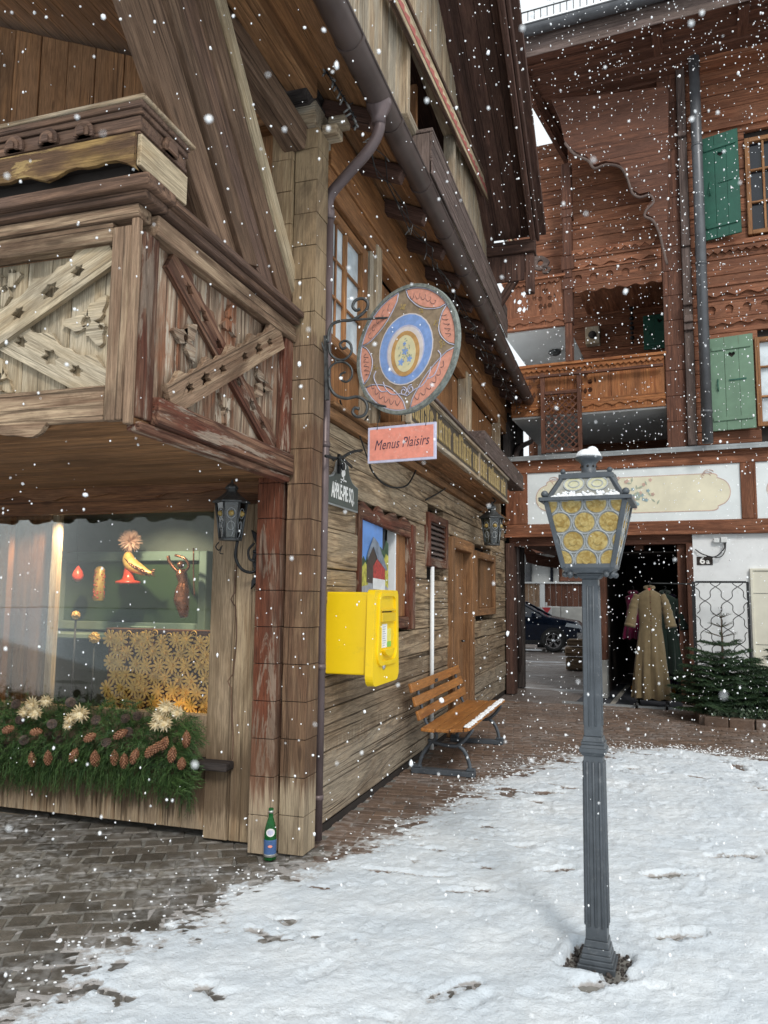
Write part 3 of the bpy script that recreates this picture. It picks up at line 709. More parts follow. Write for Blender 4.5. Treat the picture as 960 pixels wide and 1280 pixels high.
# ---- lettered canopy on the side wall
XC = -1.62
p = [px(522, 520, XC), px(632, 592, XC), px(545, 557, XC), px(636, 623, XC)]
ya, yb_ = 5.75, 11.0; zt, zb_ = 3.32, 2.985
can = thing('lettered_canopy', (-3, 6, 0), None, None); can.parent = chalet; can.location = (0, 0, 0); OFF[can.name] = OFF[chalet.name]
b = MB(); b.box((XW, ya, 2.97), (XC-.03, yb_, 3.0), 1); b.build('canopy_soffit', 'brown', can, .003)
b = MB(); b.box((XC-.03, ya, zb_-.02), (XC+.02, yb_, zb_+.02), 1); b.box((XC-.03, ya, zt-.02), (XC+.03, yb_, zt+.015), 1); b.box((XC-.03, ya-.02, zb_), (XC+.015, ya+.02, zt), 2); b.box((XC-.032, 8.7, zb_-.02), (XC+.022, 8.74, zt)); b.build('canopy_trim', 'light', can, .005)
M['signdark'] = plain('dark_board_paint', (.06, .045, .03), .6, 0, .25, 14.)
M['gilt'] = plain('gold_letter_paint', (.46, .34, .15), .45, .3, .2, 30.)
b = MB(); b.box((XC-.025, ya+.02, zb_+.02), (XC+.0, yb_, zt-.02), 1); b.build('letter_board', 'signdark', can)
b = MB(); b.box((XW, ya, zt+.018), (XC+.05, yb_+.8, zt+.05), 1); b.box((XC-.2, 9.0, zt+.05), (XC+.03, 12.6, zt+.30), 1); b.build('canopy_top', 'rcgrey', can, .004)
b = MB(); y = ya+.08; rr = random.Random(3)   # blackletter strokes, as illegible as in the photograph
fr = (Vector((XC+.001, 0, 0)), Y, Z, X)
while y < yb_-.1:
    for k in range(rr.randint(4, 8)):
        h0 = zb_+.075; h1 = zt-.10 + (.045 if rr.random() < .25 else 0); w = .017
        for j in range(rr.randint(1, 3)):
            b.plate([(y, h0), (y+.03, h0-.02), (y+.04, h0+.01), (y+w+.006, h0+.035), (y+w+.006, h1-.02), (y+w+.022, h1-.005), (y+.006, h1+.022), (y-.014, h1), (y, h1-.03)], fr, .004)
            y += .052
        if rr.random() < .6: b.plate([(y-.08, h1+.01), (y-.01, h1-.03), (y-.01, h1-.01), (y-.08, h1+.03)], (fr[0]+X*.0045, Y, Z, X), .004)
        y += .03
    y += .10
b.build('gothic_letters', 'gilt', can)
# ================================================================== THE CARVED CHALET (right, rear)
rc = thing('carved_chalet', (1.0, 12.9, 0), 'reddish brown carved chalet behind the lamp post with balconies, green shutters and painted fascia', 'building')
def fr(s, off, z=0): return (RP(s, off, z), EX, Z, -EN)
# painted fascia band
b = MB(); b.rbox(-2.98, 4.2, 0, .10, 3.745, 3.97); b.rbox(-2.98, 4.2, 0, .10, 2.66, 2.865); b.rbox(-2.98, -2.60, .0, .1, 2.868, 3.742, 2); b.rbox(.72, .94, .0, .1, 2.868, 3.742, 2)
b.rbox(-3.0, 4.2, -.035, .02, 3.93, 3.99); b.rbox(-3.0, 4.2, -.03, .02, 2.64, 2.70)
fas = b.build('fascia_frame', 'rc', rc, .008)
b = MB(); b.rbox(-3.05, 4.2, -.10, .2, 3.995, 4.03, 0); b.rbox(-3.05, 4.2, -.10, -.085, 3.95, 3.993, 0); b.build('flashing', 'zinc', rc)
M['panelpaint'] = plain('pale_blue_white_paint', (.72, .77, .78), .7, 0, .05, 3.)
M['cartouche'] = plain('cream_cartouche_paint', (.73, .69, .53), .7, 0, .07, 4.)
M['pinkline'] = plain('dusty_pink_paint', (.55, .38, .32), .7, 0, .15, 9.)
M['bluefl'] = plain('pale_blue_flower_paint', (.30, .42, .46), .7, 0, .2, 30.)
M['leafp'] = plain('sage_leaf_paint', (.38, .43, .34), .7, 0, .2, 30.)
for (s0, s1) in ((-2.58, .70), (.96, 3.6)):
    b = MB(); b.rbox(s0-.02, s1+.02, .03, .05, 2.85, 3.76); pn = b.build('painted_panel', 'panelpaint', rc)
    f = fr((s0+s1)/2, .03, 3.305); hw = (s1-s0)/2-.12; hh = .30
    def cart(k):
        o = []
        w, h = hw-k, hh-k
        o += arc(w-.18, 0, .18, -62, 62, 10, h*.72)
        o += arc(w-.28, h-.05, .10, -20, 90, 5, .05); o += [(-w+.28, h)]
        o += arc(-w+.28, h-.05, .10, 90, 200, 5, .05)
        o += arc(-w+.18, 0, .18, 118, 242, 10, h*.72)
        o += arc(-w+.28, -h+.05, .10, 160, 270, 5, .05); o += [(w-.28, -h)]
        o += arc(w-.28, -h+.05, .10, 270, 380, 5, .05); return o
    b = MB(); b.plate(cart(.012), f, .003); b.build('cartouche', 'cartouche', pn)
    b = MB(); b.plate(cart(0), f, .0045, [cart(.011)]); 
    for sg in (-1, 1):
        for k in range(3): b.tube([f[0]+EX*(sg*(hw-.35+.02*k))+Z*(sg2*(hh-.04+.03*k))-EN*.005+EX*(.07*math.cos(a))+Z*(.035*math.sin(a)) for sg2 in (1,) for a in [PI*j/8*1.3 for j in range(9)]], .005, 4)
    b.build('scroll_lines', 'pinkline', pn)
    b1, b2, b3 = MB(), MB(), MB(); rr = random.Random(5)
    for k in range(58):
        a = rr.uniform(0, 2*PI); r = abs(rr.gauss(0, .17)); cx, cy = r*math.cos(a)*.9+.12*(s0 < 0), r*math.sin(a)*.95
        if abs(cy) > .37: continue
        tgt = (b1, b2, b3, b2)[k % 4]
        if k % 4 in (1, 3):
            an = rr.uniform(0, PI); tgt.plate([(cx+.045*math.cos(an+t)*(1 if j % 2 == 0 else .35), cy+.045*math.sin(an+t)*(1 if j % 2 == 0 else .35)) for j, t in enumerate((0, PI/2, PI, 3*PI/2))], f, .006+k*.0001)
        else: tgt.plate([(cx+.026*(1+.3*math.cos(5*t))*math.cos(t), cy+.026*(1+.3*math.cos(5*t))*math.sin(t)) for t in [2*PI*j/15 for j in range(15)]], f, .0065+k*.0001)
    b1.build('painted_flowers', 'bluefl', pn); b2.build('painted_leaves', 'leafp', pn); b3.build('painted_roses', 'pinkline', pn)
# passage beams, opening, ground floor
b = MB(); b.rbox(-2.95, 4.2, .12, .35, 2.50, 2.66); b.rbox(-2.9, 4.2, .36, 6.5, 2.56, 2.60, 1)
for s in (-2.2, -1.55, -.9, -.2): b.rbox(s, s+.14, .36, 6.4, 2.42, 2.56, 1)
b.build('passage_beams', 'rcdark', rc, .006)
b = MB(); b.rbox(-.10, .0, .05, .35, 0, 2.50, 2); b.rbox(-.24, -.105, .2, .35, 0, 2.50, 2); b.build('door_post', 'rcdark', rc, .006)
b = MB(); b.rbox(.0, 4.2, .06, .3, 0, 2.64); gw = b.build('ground_floor_wall', 'white', rc)
b = MB(); b.rbox(.835, 2.2, .03, .06, .6, 2.06); b.rbox(.80, .835, .0, .06, .55, 2.10); b.rbox(.836, 2.2, .01, .06, 2.065, 2.10); b.rbox(.836, 2.2, .02, .058, .585, .60);  b.build('shutter_board', 'cream', gw, .003)
b = MB(); b.rbox(.837, 2.2, .025, .03, 1.72, 1.726); b.rbox(.837, 2.2, .025, .03, .95, .956); b.build('board_groove', 'greyiron', gw)
# shop interior (dark) and concrete pillar
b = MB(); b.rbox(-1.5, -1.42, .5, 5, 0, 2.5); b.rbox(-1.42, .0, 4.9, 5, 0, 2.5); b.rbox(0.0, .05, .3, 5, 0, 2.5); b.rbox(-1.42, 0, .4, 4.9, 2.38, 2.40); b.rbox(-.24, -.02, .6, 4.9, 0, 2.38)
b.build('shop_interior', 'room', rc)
M['bluerug'] = plain('orange_mat', (.50, .20, .03), .9)
b = MB(); b.rbox(-1.62, -1.36, .2, .46, .62, 2.5, 2); pl_ = b.build('pillar', 'rcdark', rc, .006)
b = MB(); b.rbox(-1.62, -1.36, .2, .46, 0, .62); b.build('pillar_base', 'concrete', pl_, .01)
b = MB(); b.rbox(-3.0, -2.86, .05, .3, 0, 2.55, 2); b.build('end_post', 'dark', rc, .006)
# ---- upper walls
def rplanks(mb, s0, s1, off, z0, z1, h=.24, th=.08):
    z = z0
    while z < z1-.02:
        hh = min(h*random.uniform(.85, 1.15), z1-z); mb.rbox(s0, s1, off-random.uniform(0, .012), off+th, z+.003, z+hh-.004, 0); z += hh
b = MB(); 
for (s0, s1, z0, z1) in ((.12, 4.2, 5.86, 7.35), (.12, 1.05, 4.06, 5.86), (2.4, 4.2, 4.06, 5.86), (.12, .98, 7.35, 9.2), (2.6, 4.2, 7.35, 9.2), (.12, 4.2, 9.2, 11.3)): rplanks(b, s0, s1, .06, z0, z1)
b.build('front_wall', 'rc', rc, .008)
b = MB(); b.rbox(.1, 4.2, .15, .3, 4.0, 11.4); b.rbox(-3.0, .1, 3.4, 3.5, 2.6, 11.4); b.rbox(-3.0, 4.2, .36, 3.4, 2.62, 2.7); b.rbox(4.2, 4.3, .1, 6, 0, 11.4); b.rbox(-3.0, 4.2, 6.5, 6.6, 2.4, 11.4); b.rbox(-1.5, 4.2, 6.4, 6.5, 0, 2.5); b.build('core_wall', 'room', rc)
def wavy(s0, s1, zt, zb, per, amp):
    n = int((s1-s0)/per*8); return [(s0, zt)] + [(s0+(s1-s0)*i/n, zb+amp*math.sin(2*PI*(s1-s0)/per*i/n)) for i in range(n+1)] + [(s1, zt)]
def zig(s0, s1, zt, zb, per, amp):
    n = int((s1-s0)/per); o = [(s0, zt)]
    for i in range(n): o += [(s0+per*i, zb), (s0+per*(i+.5), zb-amp)]
    return o + [(s0+per*n, zb), (s0+per*n, zt)]
def frieze(mb, s0, s1, off, z0, z1):
    mb.plate(wavy(s0, s1, z1, z1-.13, .32, .03), fr(0, off, 0), .03)
    mb.rbox(s0, s1, off-.055, off+.01, z1+.003, z1+.04, 0)
    arches = []; s = s0+.18
    while s < s1-.1: arches.append([(s+.065*math.cos(a), z0+.22+.07*math.sin(a)) for a in [PI*k/8 for k in range(9)]] + [(s-.04, z0+.14), (s+.04, z0+.14)]); s += .26
    mb.plate([(s0, z0+.08), (s1, z0+.08), (s1, z0+.36), (s0, z0+.36)], fr(0, off, 0), .035, arches)
    mb.plate(wavy(s0, s1, z0+.078, z0-.02, .26, .02), fr(0, off, 0), .028)
    mb.rbox(s0, s1, off-.05, off+.01, z0+.362, z0+.39, 0)
b = MB(); frieze(b, .22, 4.2, .04, 6.02, 6.62); b.rbox(.22, 4.2, -.02, .05, 7.28, 7.36, 0); b.plate(zig(.22, 4.2, 7.275, 7.22, .12, .05), fr(0, .03, 0), .03); b.rbox(.22, 4.2, -.0, .05, 9.3, 9.45, 0); b.rbox(.36, 4.2, -.25, .05, 10.35, 10.5, 0)
b.build('frieze', 'rc', rc, .003)
# windows and shutters
def rwindow(s0, s1, z0, z1, ns, nz, pane):
    b = MB(); w = .07
    b.rbox(s0, s0+w, .0, .1, z0, z1, 2); b.rbox(s1-w, s1, .0, .1, z0, z1, 2); b.rbox(s0+w, s1-w, .003, .1, z0, z0+w, 0); b.rbox(s0+w, s1-w, .003, .1, z1-w, z1, 0)
    for i in range(1, ns): s = s0+(s1-s0)*i/ns; b.rbox(s-.018, s+.018, .02, .08, z0+w, z1-w, 2)
    for i in range(1, nz): z = z0+(z1-z0)*i/nz; b.rbox(s0+w, s1-w, .025, .075, z-.015, z+.015, 0)
    o = b.build('window', 'warm', rc, .004); b = MB(); b.rbox(s0+.02, s1-.02, .085, .09, z0+.02, z1-.02); b.build('pane', pane, o); return o
w1 = rwindow(1.0, 2.35, 4.30, 5.72, 4, 3, 'paleglass'); w2 = rwindow(.98, 2.55, 7.42, 9.05, 6, 3, 'darkglass')  # lower window: pale pane colour stands in for a bluish-white reflection
HEART = [(0, -.045), (.045, .0), (.05, .025), (.03, .045), (.008, .038), (0, .022), (-.008, .038), (-.03, .045), (-.05, .025), (-.045, 0)]
def shutter(s0, s1, z0, z1, mat, ang=0., off=0.):
    w = s1-s0; ex = (EX*math.cos(ang)-EN*math.sin(ang)); en = ex.cross(Z)*1.
    if en.dot(-EN) < 0: en = -en
    f = (RP(s0, off, z0), ex, Z, en); b = MB(); h = z1-z0; n = 3
    for i in range(n):
        hl = [[(w/2+x, h*.80+y) for x, y in HEART]] if i == 1 else []
        b.plate([(w*i/n+.001, 0), (w*(i+1)/n-.003, 0), (w*(i+1)/n-.003, h), (w*i/n+.001, h)], f, .035, hl, PI/2)
    o = b.build('shutter', mat, rc, .003)
    b = MB(); f2 = (f[0]+en*.035, ex, Z, en)
    for z in (h*.10, h*.86): b.plate([(.02, z), (w-.04, z), (w-.02, z+.03), (w-.04, z+.06), (.02, z+.06)], f2, .02)
    b.split('ledge', mat, o, .003)
    b = MB(); b.plate([(w*.42, h*.52), (w*.82, h*.52), (w*.82, h*.535), (w*.42, h*.535)], f2, .012)
    b.tube([f2[0]+ex*.1+Z*h*.42+en*.01, f2[0]+ex*.1+Z*h*.48+en*.04, f2[0]+ex*.1+Z*h*.55+en*.01], .01, 6); b.build('shutter_bar', 'greenD', o)
    b = MB(); b.plate([(w*.3, h*.7), (w*.7, h*.7), (w*.7, h*.9), (w*.3, h*.9)], (f[0]-en*.004, ex, Z, en), .002); b.build('heart_backing', 'room', o)
    return o
tag(shutter(.36, .98, 4.26, 5.76, 'greenL', .12, .0), 'pale green lower shutter with heart cut-out')
tag(shutter(.36, .90, 7.40, 9.15, 'greenD', .25, -.02), 'dark green upper shutter')
# pillar, pilaster, downpipe
b = MB()
z = 4.04
while z < 11.0: b.rbox(-.32, -.02, -.05, .3, z, min(z+.42, 11.0)-.004, 2, .5); z += .42
b.build('corner_pillar', 'rcdark', rc, .006)
b = MB(); z = 4.04
b.rbox(-.015, .12, -.14, .1, 4.04, 5.9, 2); 
for k, (z0, z1, d) in enumerate(((5.9, 6.02, .05), (6.02, 6.14, .09), (6.14, 6.3, .04), (6.3, 6.42, .1), (6.42, 7.3, .02), (7.3, 7.4, .06), (7.4, 9.2, .0), (9.2, 9.3, .05), (9.3, 11.1, 0))): b.rbox(-.015, .12, -.14-d, .1, z0+.002, z1-.002, 2)
b.build('pilaster', 'rcgrey', rc, .01)
b = MB(); b.tube([RP(.27, -.28, 4.03), RP(.27, -.28, 8.5), RP(.27, -.30, 11.35)], .082, 16)
for z in (4.5, 6.9, 8.9): b.lathe(RP(.27, -.28, z), [(.09, 0), (.09, .04)], 16)
b.build('downpipe', 'zincdark', rc)
# ---- loggia back wall, slabs
b = MB(); rplanks(b, -3.0, -.3, 2.6, 4.06, 11.3); b.build('loggia_wall', 'rc', rc, .008)
b = MB(); b.rbox(-3.0, -1.88, .05, 2.6, 6.26, 6.32); b.rbox(-2.85, -.32, .0, 2.6, 4.70, 4.74); b.rbox(-2.85, -2.2, 2.3, 2.5, 4.06, 4.70); b.split('balcony_underside', 'whitegrey', rc)
b = MB(); b.rbox(-1.86, -.32, .35, 2.59, 7.40, 7.44); b.build('loggia_ceiling', 'rc', rc)
b = MB(); b.ball(RP(-2.3, 1.2, 6.22), .12, 10, 6, (1, 1, .5)); b.build('ceiling_lamp', 'greyiron', rc)
# lower balcony front with real cut-outs
def tulip(cx, cz, k=1.):
    hs = []
    hs.append([(cx, cz+.10*k), (cx+.028*k, cz+.155*k), (cx+.05*k, cz+.13*k), (cx+.04*k, cz+.20*k), (cx+.012*k, cz+.19*k), (cx, cz+.215*k), (cx-.012*k, cz+.19*k), (cx-.04*k, cz+.20*k), (cx-.05*k, cz+.13*k), (cx-.028*k, cz+.155*k)])
    for sg in (1, -1):
        for dz in (.0, -.12):
            hs.append([(cx+sg*(.07+.035*math.cos(a))*k, cz+(dz+.045+.04*math.sin(a))*k) for a in [2*PI*j/8 for j in range(8)]])
        hs.append([(cx+sg*.13*k, cz+.12*k), (cx+sg*.16*k, cz+.08*k), (cx+sg*.15*k, cz+.02*k), (cx+sg*.13*k, cz+.05*k)])
    hs.append([(cx, cz-.14*k), (cx+.03*k, cz-.09*k), (cx, cz-.03*k), (cx-.03*k, cz-.09*k)])
    return hs
def balcony_panel(s0, s1, off, z0, z1, mat, motifs, group=rc):
    b = MB(); st = (s1-s0)/max(1, round((s1-s0)/.8)); s = s0
    while s < s1-.05:
        hs = []
        for m in motifs:
            if s+.2 < m < s+st-.2: hs += tulip(m, (z0+z1)/2+.02, 1.15)
        b.plate([(s+.002, z0), (s+st-.003, z0), (s+st-.003, z1), (s+.002, z1)], fr(0, off, 0), .03, hs, PI/2); s += st
    o = b.build('balcony_panel', mat, rc, .002)
    b = MB(); b.rbox(s0-.03, s1+.03, off-.09, off+.05, z1+.003, z1+.05, 0); b.plate(zig(s0, s1, z1, z1-.05, .09, .04), fr(0, off-.031, 0), .03)
    b.plate(wavy(s0, s1, z0+.16, z0+.06, .22, .02), fr(0, off-.031, 0), .022); b.rbox(s0, s1, off-.06, off+.02, z0-.05, z0-.003, 0); b.rbox(s0, s1, off-.05, off+.0, z0+.163, z0+.185, 0)
    b.build('balcony_rail', mat, o, .003); return o
balcony_panel(-2.86, -.33, .02, 4.78, 5.58, 'rcorange', (-2.46, -1.6, -1.05))
balcony_panel(-2.98, -1.92, .0, 6.33, 7.15, 'rc', (-2.62, -2.25))
b = MB(); b.rbox(-1.86, -.33, .0, .06, 6.87, 7.47, 0); frieze(b, -1.86, -.33, -.0, 6.86, 7.42); b.plate(zig(-1.86, -.33, 7.58, 7.54, .16, .07), fr(0, -.03, 0), .03); b.build('upper_beam', 'rc', rc, .003)
b = MB(); rplanks(b, -1.86, -.33, .28, 7.5, 9.9); b.build('upper_panel', 'rc', rc, .006)
# side bay above
b = MB(); rplanks(b, -2.95, -1.9, .35, 7.2, 9.15); b.build('bay_wall', 'rc', rc, .006)
b = MB(); z = 5.62
for (z0, z1, w) in ((5.62, 6.3, .06), (6.3, 6.9, .075), (6.9, 7.1, .10), (7.1, 7.25, .07), (7.25, 7.5, .11), (7.5, 8.2, .075), (8.2, 8.35, .10), (8.35, 9.2, .08)): b.rbox(-1.85-w, -1.85+w, -.08, .12, z0+.002, z1-.002, 2)
b.build('carved_post', 'rcdark', rc, .012)
# lattice screen
b = MB(); s0, s1, z0, z1 = -2.28, -1.70, 4.10, 5.06
b.rbox(s0-.05, s0+.02, -.13, -.07, 4.05, 5.45, 2); b.rbox(s1-.02, s1+.05, -.13, -.07, 4.05, 5.45, 2); b.rbox(s0+.02, s1-.02, -.125, -.075, z1, z1+.06, 0); b.rbox(s0+.02, s1-.02, -.125, -.075, z0-.04, z0+.02, 0)
b.rbox(s0-.3, -.35, -.15, -.08, 5.37, 5.41, 0)
for k in range(-9, 9):
    for sg in (1, -1):
        pts = []; c0 = s0+(k*.115 if sg > 0 else k*.115)
        a = (c0, z0); e = (c0+sg*(z1-z0)*1.0 if sg > 0 else c0-(z1-z0), z1)
        if sg < 0: a = (c0+(z1-z0), z0); e = (c0, z1)
        (x0_, y0_), (x1_, y1_) = a, e
        t0, t1 = 0., 1.
        dx = x1_-x0_
        ta, tb = (s0+.02-x0_)/dx, (s1-.02-x0_)/dx
        if ta > tb: ta, tb = tb, ta
        t0, t1 = max(0, ta), min(1, tb)
        if t1-t0 > .04:
            o = -.11 if sg > 0 else -.095
            b.bar(RP(x0_+dx*t0, o, y0_+(y1_-y0_)*t0), RP(x0_+dx*t1, o, y0_+(y1_-y0_)*t1), .012, .022, EX)
b.build('lattice_screen', 'rcdark', rc, .002)
# things on the loggia wall
b = MB(); b.rbox(-1.58, -1.28, 2.50, 2.6, 5.75+.7, 6.1+.75); 
b = MB(); s_, z_ = pr(741, 420, 2.45); b.rbox(s_-.14, s_+.14, 2.38, 2.58, z_-.18, z_+.18); sb_ = b.build('wall_box', 'light', rc, .01)
b = MB(); b.lathe(RP(s_, 2.38, z_), [(.08, 0), (.08, .02)], 14, -EN); b.build('box_grille', 'room', sb_)
s_, z_ = pr(805, 438, 2.5); s2_, z2_ = pr(834, 392, 2.5); tag(shutter(s_, s_+.62, z_, z2_, 'greenD', 0, 2.5), 'green shutter inside the loggia')
s_, z_ = pr(790, 410, 2.5); b = MB()
for k in range(8): b.ball(RP(s_, 2.5, z_-.3+k*.1), .05 if k % 2 else .035, 8, 6)
b.build('hanging_carving', 'iron', rc)
# ---- big curved bracket board beneath the eave
pts = [(690, 128), (700, 150), (706, 178), (718, 192), (735, 200), (743, 210), (757, 205), (775, 208), (784, 222), (790, 240), (800, 246), (812, 243), (817, 252), (808, 262), (806, 270), (816, 275), (824, 290), (830, 315), (834, 330), (836, 120), (832, 112), (760, 122)]
b = MB(); b.plate([pr(u, v, -.3) for u, v in pts], fr(0, -.3, 0), .10, grain=0); b.build('curved_bracket', 'rcdark', rc, .01)
edge = [pr(u, v, -.42) for u, v in pts[2:19]]
b = MB(); b.tube(smooth([RP(s, -.40, z) for s, z in edge], 3), .022, 6); b.build('bracket_edging', 'rcgrey', rc)
# scroll bracket at the bay
b = MB(); 
for (u, v, r) in ((662, 322, 8), (676, 330, 9), (683, 338, 5)):
    s_, z_ = pr(u, v, -.05); b.plate([(s_+r*.0145*math.cos(a)*(1+.25*math.cos(3*a)), z_+r*.0145*math.sin(a)) for a in [2*PI*k/18 for k in range(18)]], fr(0, -.05, 0), .06, [circ(s_, z_, r*.006, 8)])
b.build('scroll_bracket', 'rcgrey', rc, .003)
# ---- eave: soffit, gutter, roof, snow guard
f0 = [pr(640, 97, -1.25), pr(1000, 0, -1.25)]; ze = 10.55
eave = thing('eave', (1.0, 12.9, 0), None, None); eave.parent = rc; eave.location = (0, 0, 0); OFF[eave.name] = OFF[rc.name]
b = MB(); e0 = pr(644, 97, -1.2); e1 = pr(716, 208, 1.6)
for i in range(12):
    o0 = -1.2+i*.24; tt = (i+.5)/11.7; zq = ze+.04+(e1[1]-ze)*tt; b.rbox(e0[0]+(e1[0]-e0[0])*tt-.02, 4.2, o0+.003, o0+.245, zq, zq+.11, 0)
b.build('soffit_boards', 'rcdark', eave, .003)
b = MB(); b.rbox(-2.66, 4.2, -1.28, -1.2, ze-.02, ze+.24, 0); b.rbox(-2.62, 4.2, -1.30, -1.285, ze-.10, ze+.04, 0); b.build('fascia_board', 'rcgrey', eave, .006)
b = MB(); b.rbox(-2.0, 4.2, .4, .55, ze-.12, ze+.12, 0); b.rbox(-2.3, 4.2, -.5, -.36, ze-.05, ze+.10, 0)
for s in (-.35, .9, 2.1): b.rbox(s, s+.16, -1.15, .8, ze-.06, ze+.10, 1)
b.build('eave_beams', 'rcdark', eave, .008)
b = MB(); b.plate([(.11*math.cos(PI+PI*k/12), .11*math.sin(PI+PI*k/12)) for k in range(13)] + [(.10*math.cos(2*PI-PI*k/12), .10*math.sin(2*PI-PI*k/12)) for k in range(13)], (RP(-2.85, -1.42, ze+.30), EN, Z, EX), 7.4)
b.tube([RP(-2.85, -1.53, ze+.305), RP(4.5, -1.53, ze+.305)], .014, 8); b.build('gutter', 'zincdark', eave)
ru = (EN*math.cos(R_(22))+Z*math.sin(R_(22))); rn = (Z*math.cos(R_(22))-EN*math.sin(R_(22)))
b = MB(); b.obox(RP(.85, -1.38, ze+.36)+ru*2.6, EX, ru, rn, 3.35, 2.6, .05); b.build('roof_slab', 'rcdark', eave)
b = MB(); b.obox(RP(.87, -1.34, ze+.45)+ru*2.6, EX, ru, rn, 3.3, 2.58, .06); b.build('roof_snow', 'powder', eave, .03)
def snowguard(mb, p, q, h=.30, n=22, up=Z):
    p, q = Vector(p), Vector(q)
    mb.tube([p+up*h, q+up*h], .012, 5); mb.tube([p, q], .01, 5)
    for i in range(n+1): c = p+(q-p)*i/n; mb.tube([c, c+up*h], .007, 4)
g0, g1 = pr(652, 36, -1.25), pr(775, 3, -1.25)
b = MB(); snowguard(b, RP(g0[0], -1.25, g0[1]), RP(4., -1.25, g0[1]+.0), .28, 60); b.build('snow_guard', 'greyiron', eave)
# vertical moulded boards hanging at the left end (verge)
b = MB()
p1, p2 = pr(641, 97, -1.2), pr(716, 208, 1.6)
P, Q = RP(p1[0], -1.2, ze), RP(p2[0], 1.6, p2[1])
b.bar(P, Q, .22, .03, Z)
d = (Q-P)
for i in range(26): c = P+d*i/26; b.obox(c+Vector((0, 0, -.1)), d.normalized(), (EX-d.normalized()*EX.dot(d.normalized())).normalized(), Z, .05, .03, .035)
b.build('shingle_edge', 'rcdark', eave)
# ---- the rear roof seen in the gap
hb = thing('rear_chalet', tuple(RP(-2.3, 8, 0)), 'brown chalet roof with snow guard in the gap behind the carved chalet', 'building')
o = 8.; a0 = pr(654, 212, o); a1 = pr(712, 190, o)
b = MB(); b.rbox(a0[0]-.3, a1[0]+1.5, o, o+.2, a0[1]-.45, a0[1]-.1); b.build('fascia_board', 'rcorange', hb)
b = MB(); b.rbox(a0[0]-.3, a1[0]+1.5, o-.15, o+.0, a0[1]-.1, a0[1]+.1); b.build('gutter', 'zinc', hb)
b = MB(); b.rbox(a0[0]-.2, a1[0]+1.5, o-.1, o+3, a0[1]+.1, a0[1]+.2); b.build('roof_snow', 'powder', hb)
b = MB(); snowguard(b, RP(a0[0]-.2, o, a0[1]+.12), RP(a1[0]+1.4, o, a0[1]+.12), .42, 22); b.build('snow_guard', 'greyiron', hb)
b = MB(); b.rbox(a0[0]-.0, a1[0]+1.5, o+.4, o+4, 4.5, a0[1]-.1); b.build('wall', 'rc', hb)
# ================================================================== GROUND
def vnoise(x, y, seed=0):
    r = np.random.default_rng(seed); T = r.random((256, 256))
    xi = np.floor(x).astype(int); yi = np.floor(y).astype(int); fx = x-xi; fy = y-yi
    fx = fx*fx*(3-2*fx); fy = fy*fy*(3-2*fy)
    a = T[xi % 256, yi % 256]; b = T[(xi+1) % 256, yi % 256]; c = T[xi % 256, (yi+1) % 256]; d = T[(xi+1) % 256, (yi+1) % 256]
    return (a*(1-fx)+b*fx)*(1-fy)+(c*(1-fx)+d*fx)*fy
def fbm(x, y, f, o=4, seed=0, g=.5):
    v = 0; am = 1; tot = 0
    for i in range(o): v = v+am*vnoise(x*f+17.3*i, y*f-9.1*i, seed+i); tot += am; am *= g; f *= 2.03
    return v/tot-.5
EDGE = [(20, 1400), (62, 1282), (105, 1215), (150, 1180), (210, 1160), (290, 1122), (345, 1098), (400, 1086), (455, 1064), (520, 1030), (580, 1003), (640, 972), (700, 948), (760, 938), (830, 936), (900, 944), (960, 950), (1100, 965)]
EP = np.array([pz(u, v)[:2] for u, v in EDGE]); 
EP = np.vstack([[EP[0][0]-2.5, EP[0][1]-2.0], EP, [EP[-1][0]+6, EP[-1][1]-.3]])
def edist(x, y):
    """signed distance to the snow edge, positive on the snow side"""
    best = np.full(x.shape, 1e9); sg = np.zeros(x.shape)
    for (a, b) in zip(EP[:-1], EP[1:]):
        d = b-a; L2 = (d**2).sum(); t = np.clip(((x-a[0])*d[0]+(y-a[1])*d[1])/L2, 0, 1)
        qx = a[0]+d[0]*t; qy = a[1]+d[1]*t; dd = np.hypot(x-qx, y-qy)
        cr = d[0]*(y-a[1])-d[1]*(x-a[0]); m = dd < best-1e-9
        best = np.where(m, dd, best); sg = np.where(m, np.where(cr < 0, 1, -1), sg)
    return best*sg
LAMP = (-.16, 3.70)
def axis(dense0, dense1, step, lo, hi):
    a = list(np.arange(dense0, dense1, step)); x = dense0; s = step
    L = []
    while x > lo: s *= 1.13; x -= s; L.append(x)
    Rr = []; x = a[-1]; s = step
    while x < hi: s *= 1.13; x += s; Rr.append(x)
    return np.array(L[::-1]+a+Rr)
gx = axis(-3.3, 3.2, .0155, -60, 60); gy = axis(1.1, 9.6, .0165, -60, 14)
GXX, GYY = np.meshgrid(gx, gy, indexing='ij')
dist = edist(GXX, GYY)
rag = fbm(GXX, GYY, 2.6, 6, 3, .72)*.75 + fbm(GXX, GYY, 22, 3, 31, .7)*.30
# thin, blown snow with bare spots near the edge and along the trodden way
bare = fbm(GXX, GYY, 1.6, 5, 11, .62)
m = dist + rag*1.0
near = np.clip(1-dist/1.7, 0, 1)
pit = np.clip((fbm(GXX*1.0, GYY*2.1, 3.1, 5, 21, .65)-.11-.09*(1-near))*9, 0, 1)*np.clip(near+.15, 0, 1)
h = np.clip(m*.04, -.03, 1)
h = .017*np.tanh(h/.017)
h = h + .016*fbm(GXX, GYY, 2.6, 4, 41)*np.clip(dist*2, 0, 1) + .010*fbm(GXX, GYY, 45, 2, 91, .6) + (.024*fbm(GXX, GYY, 7, 4, 51, .62)+.010*fbm(GXX, GYY, 28, 3, 61, .6))*np.clip(dist*1.2+.45, 0.45, 1)
h -= pit*.032
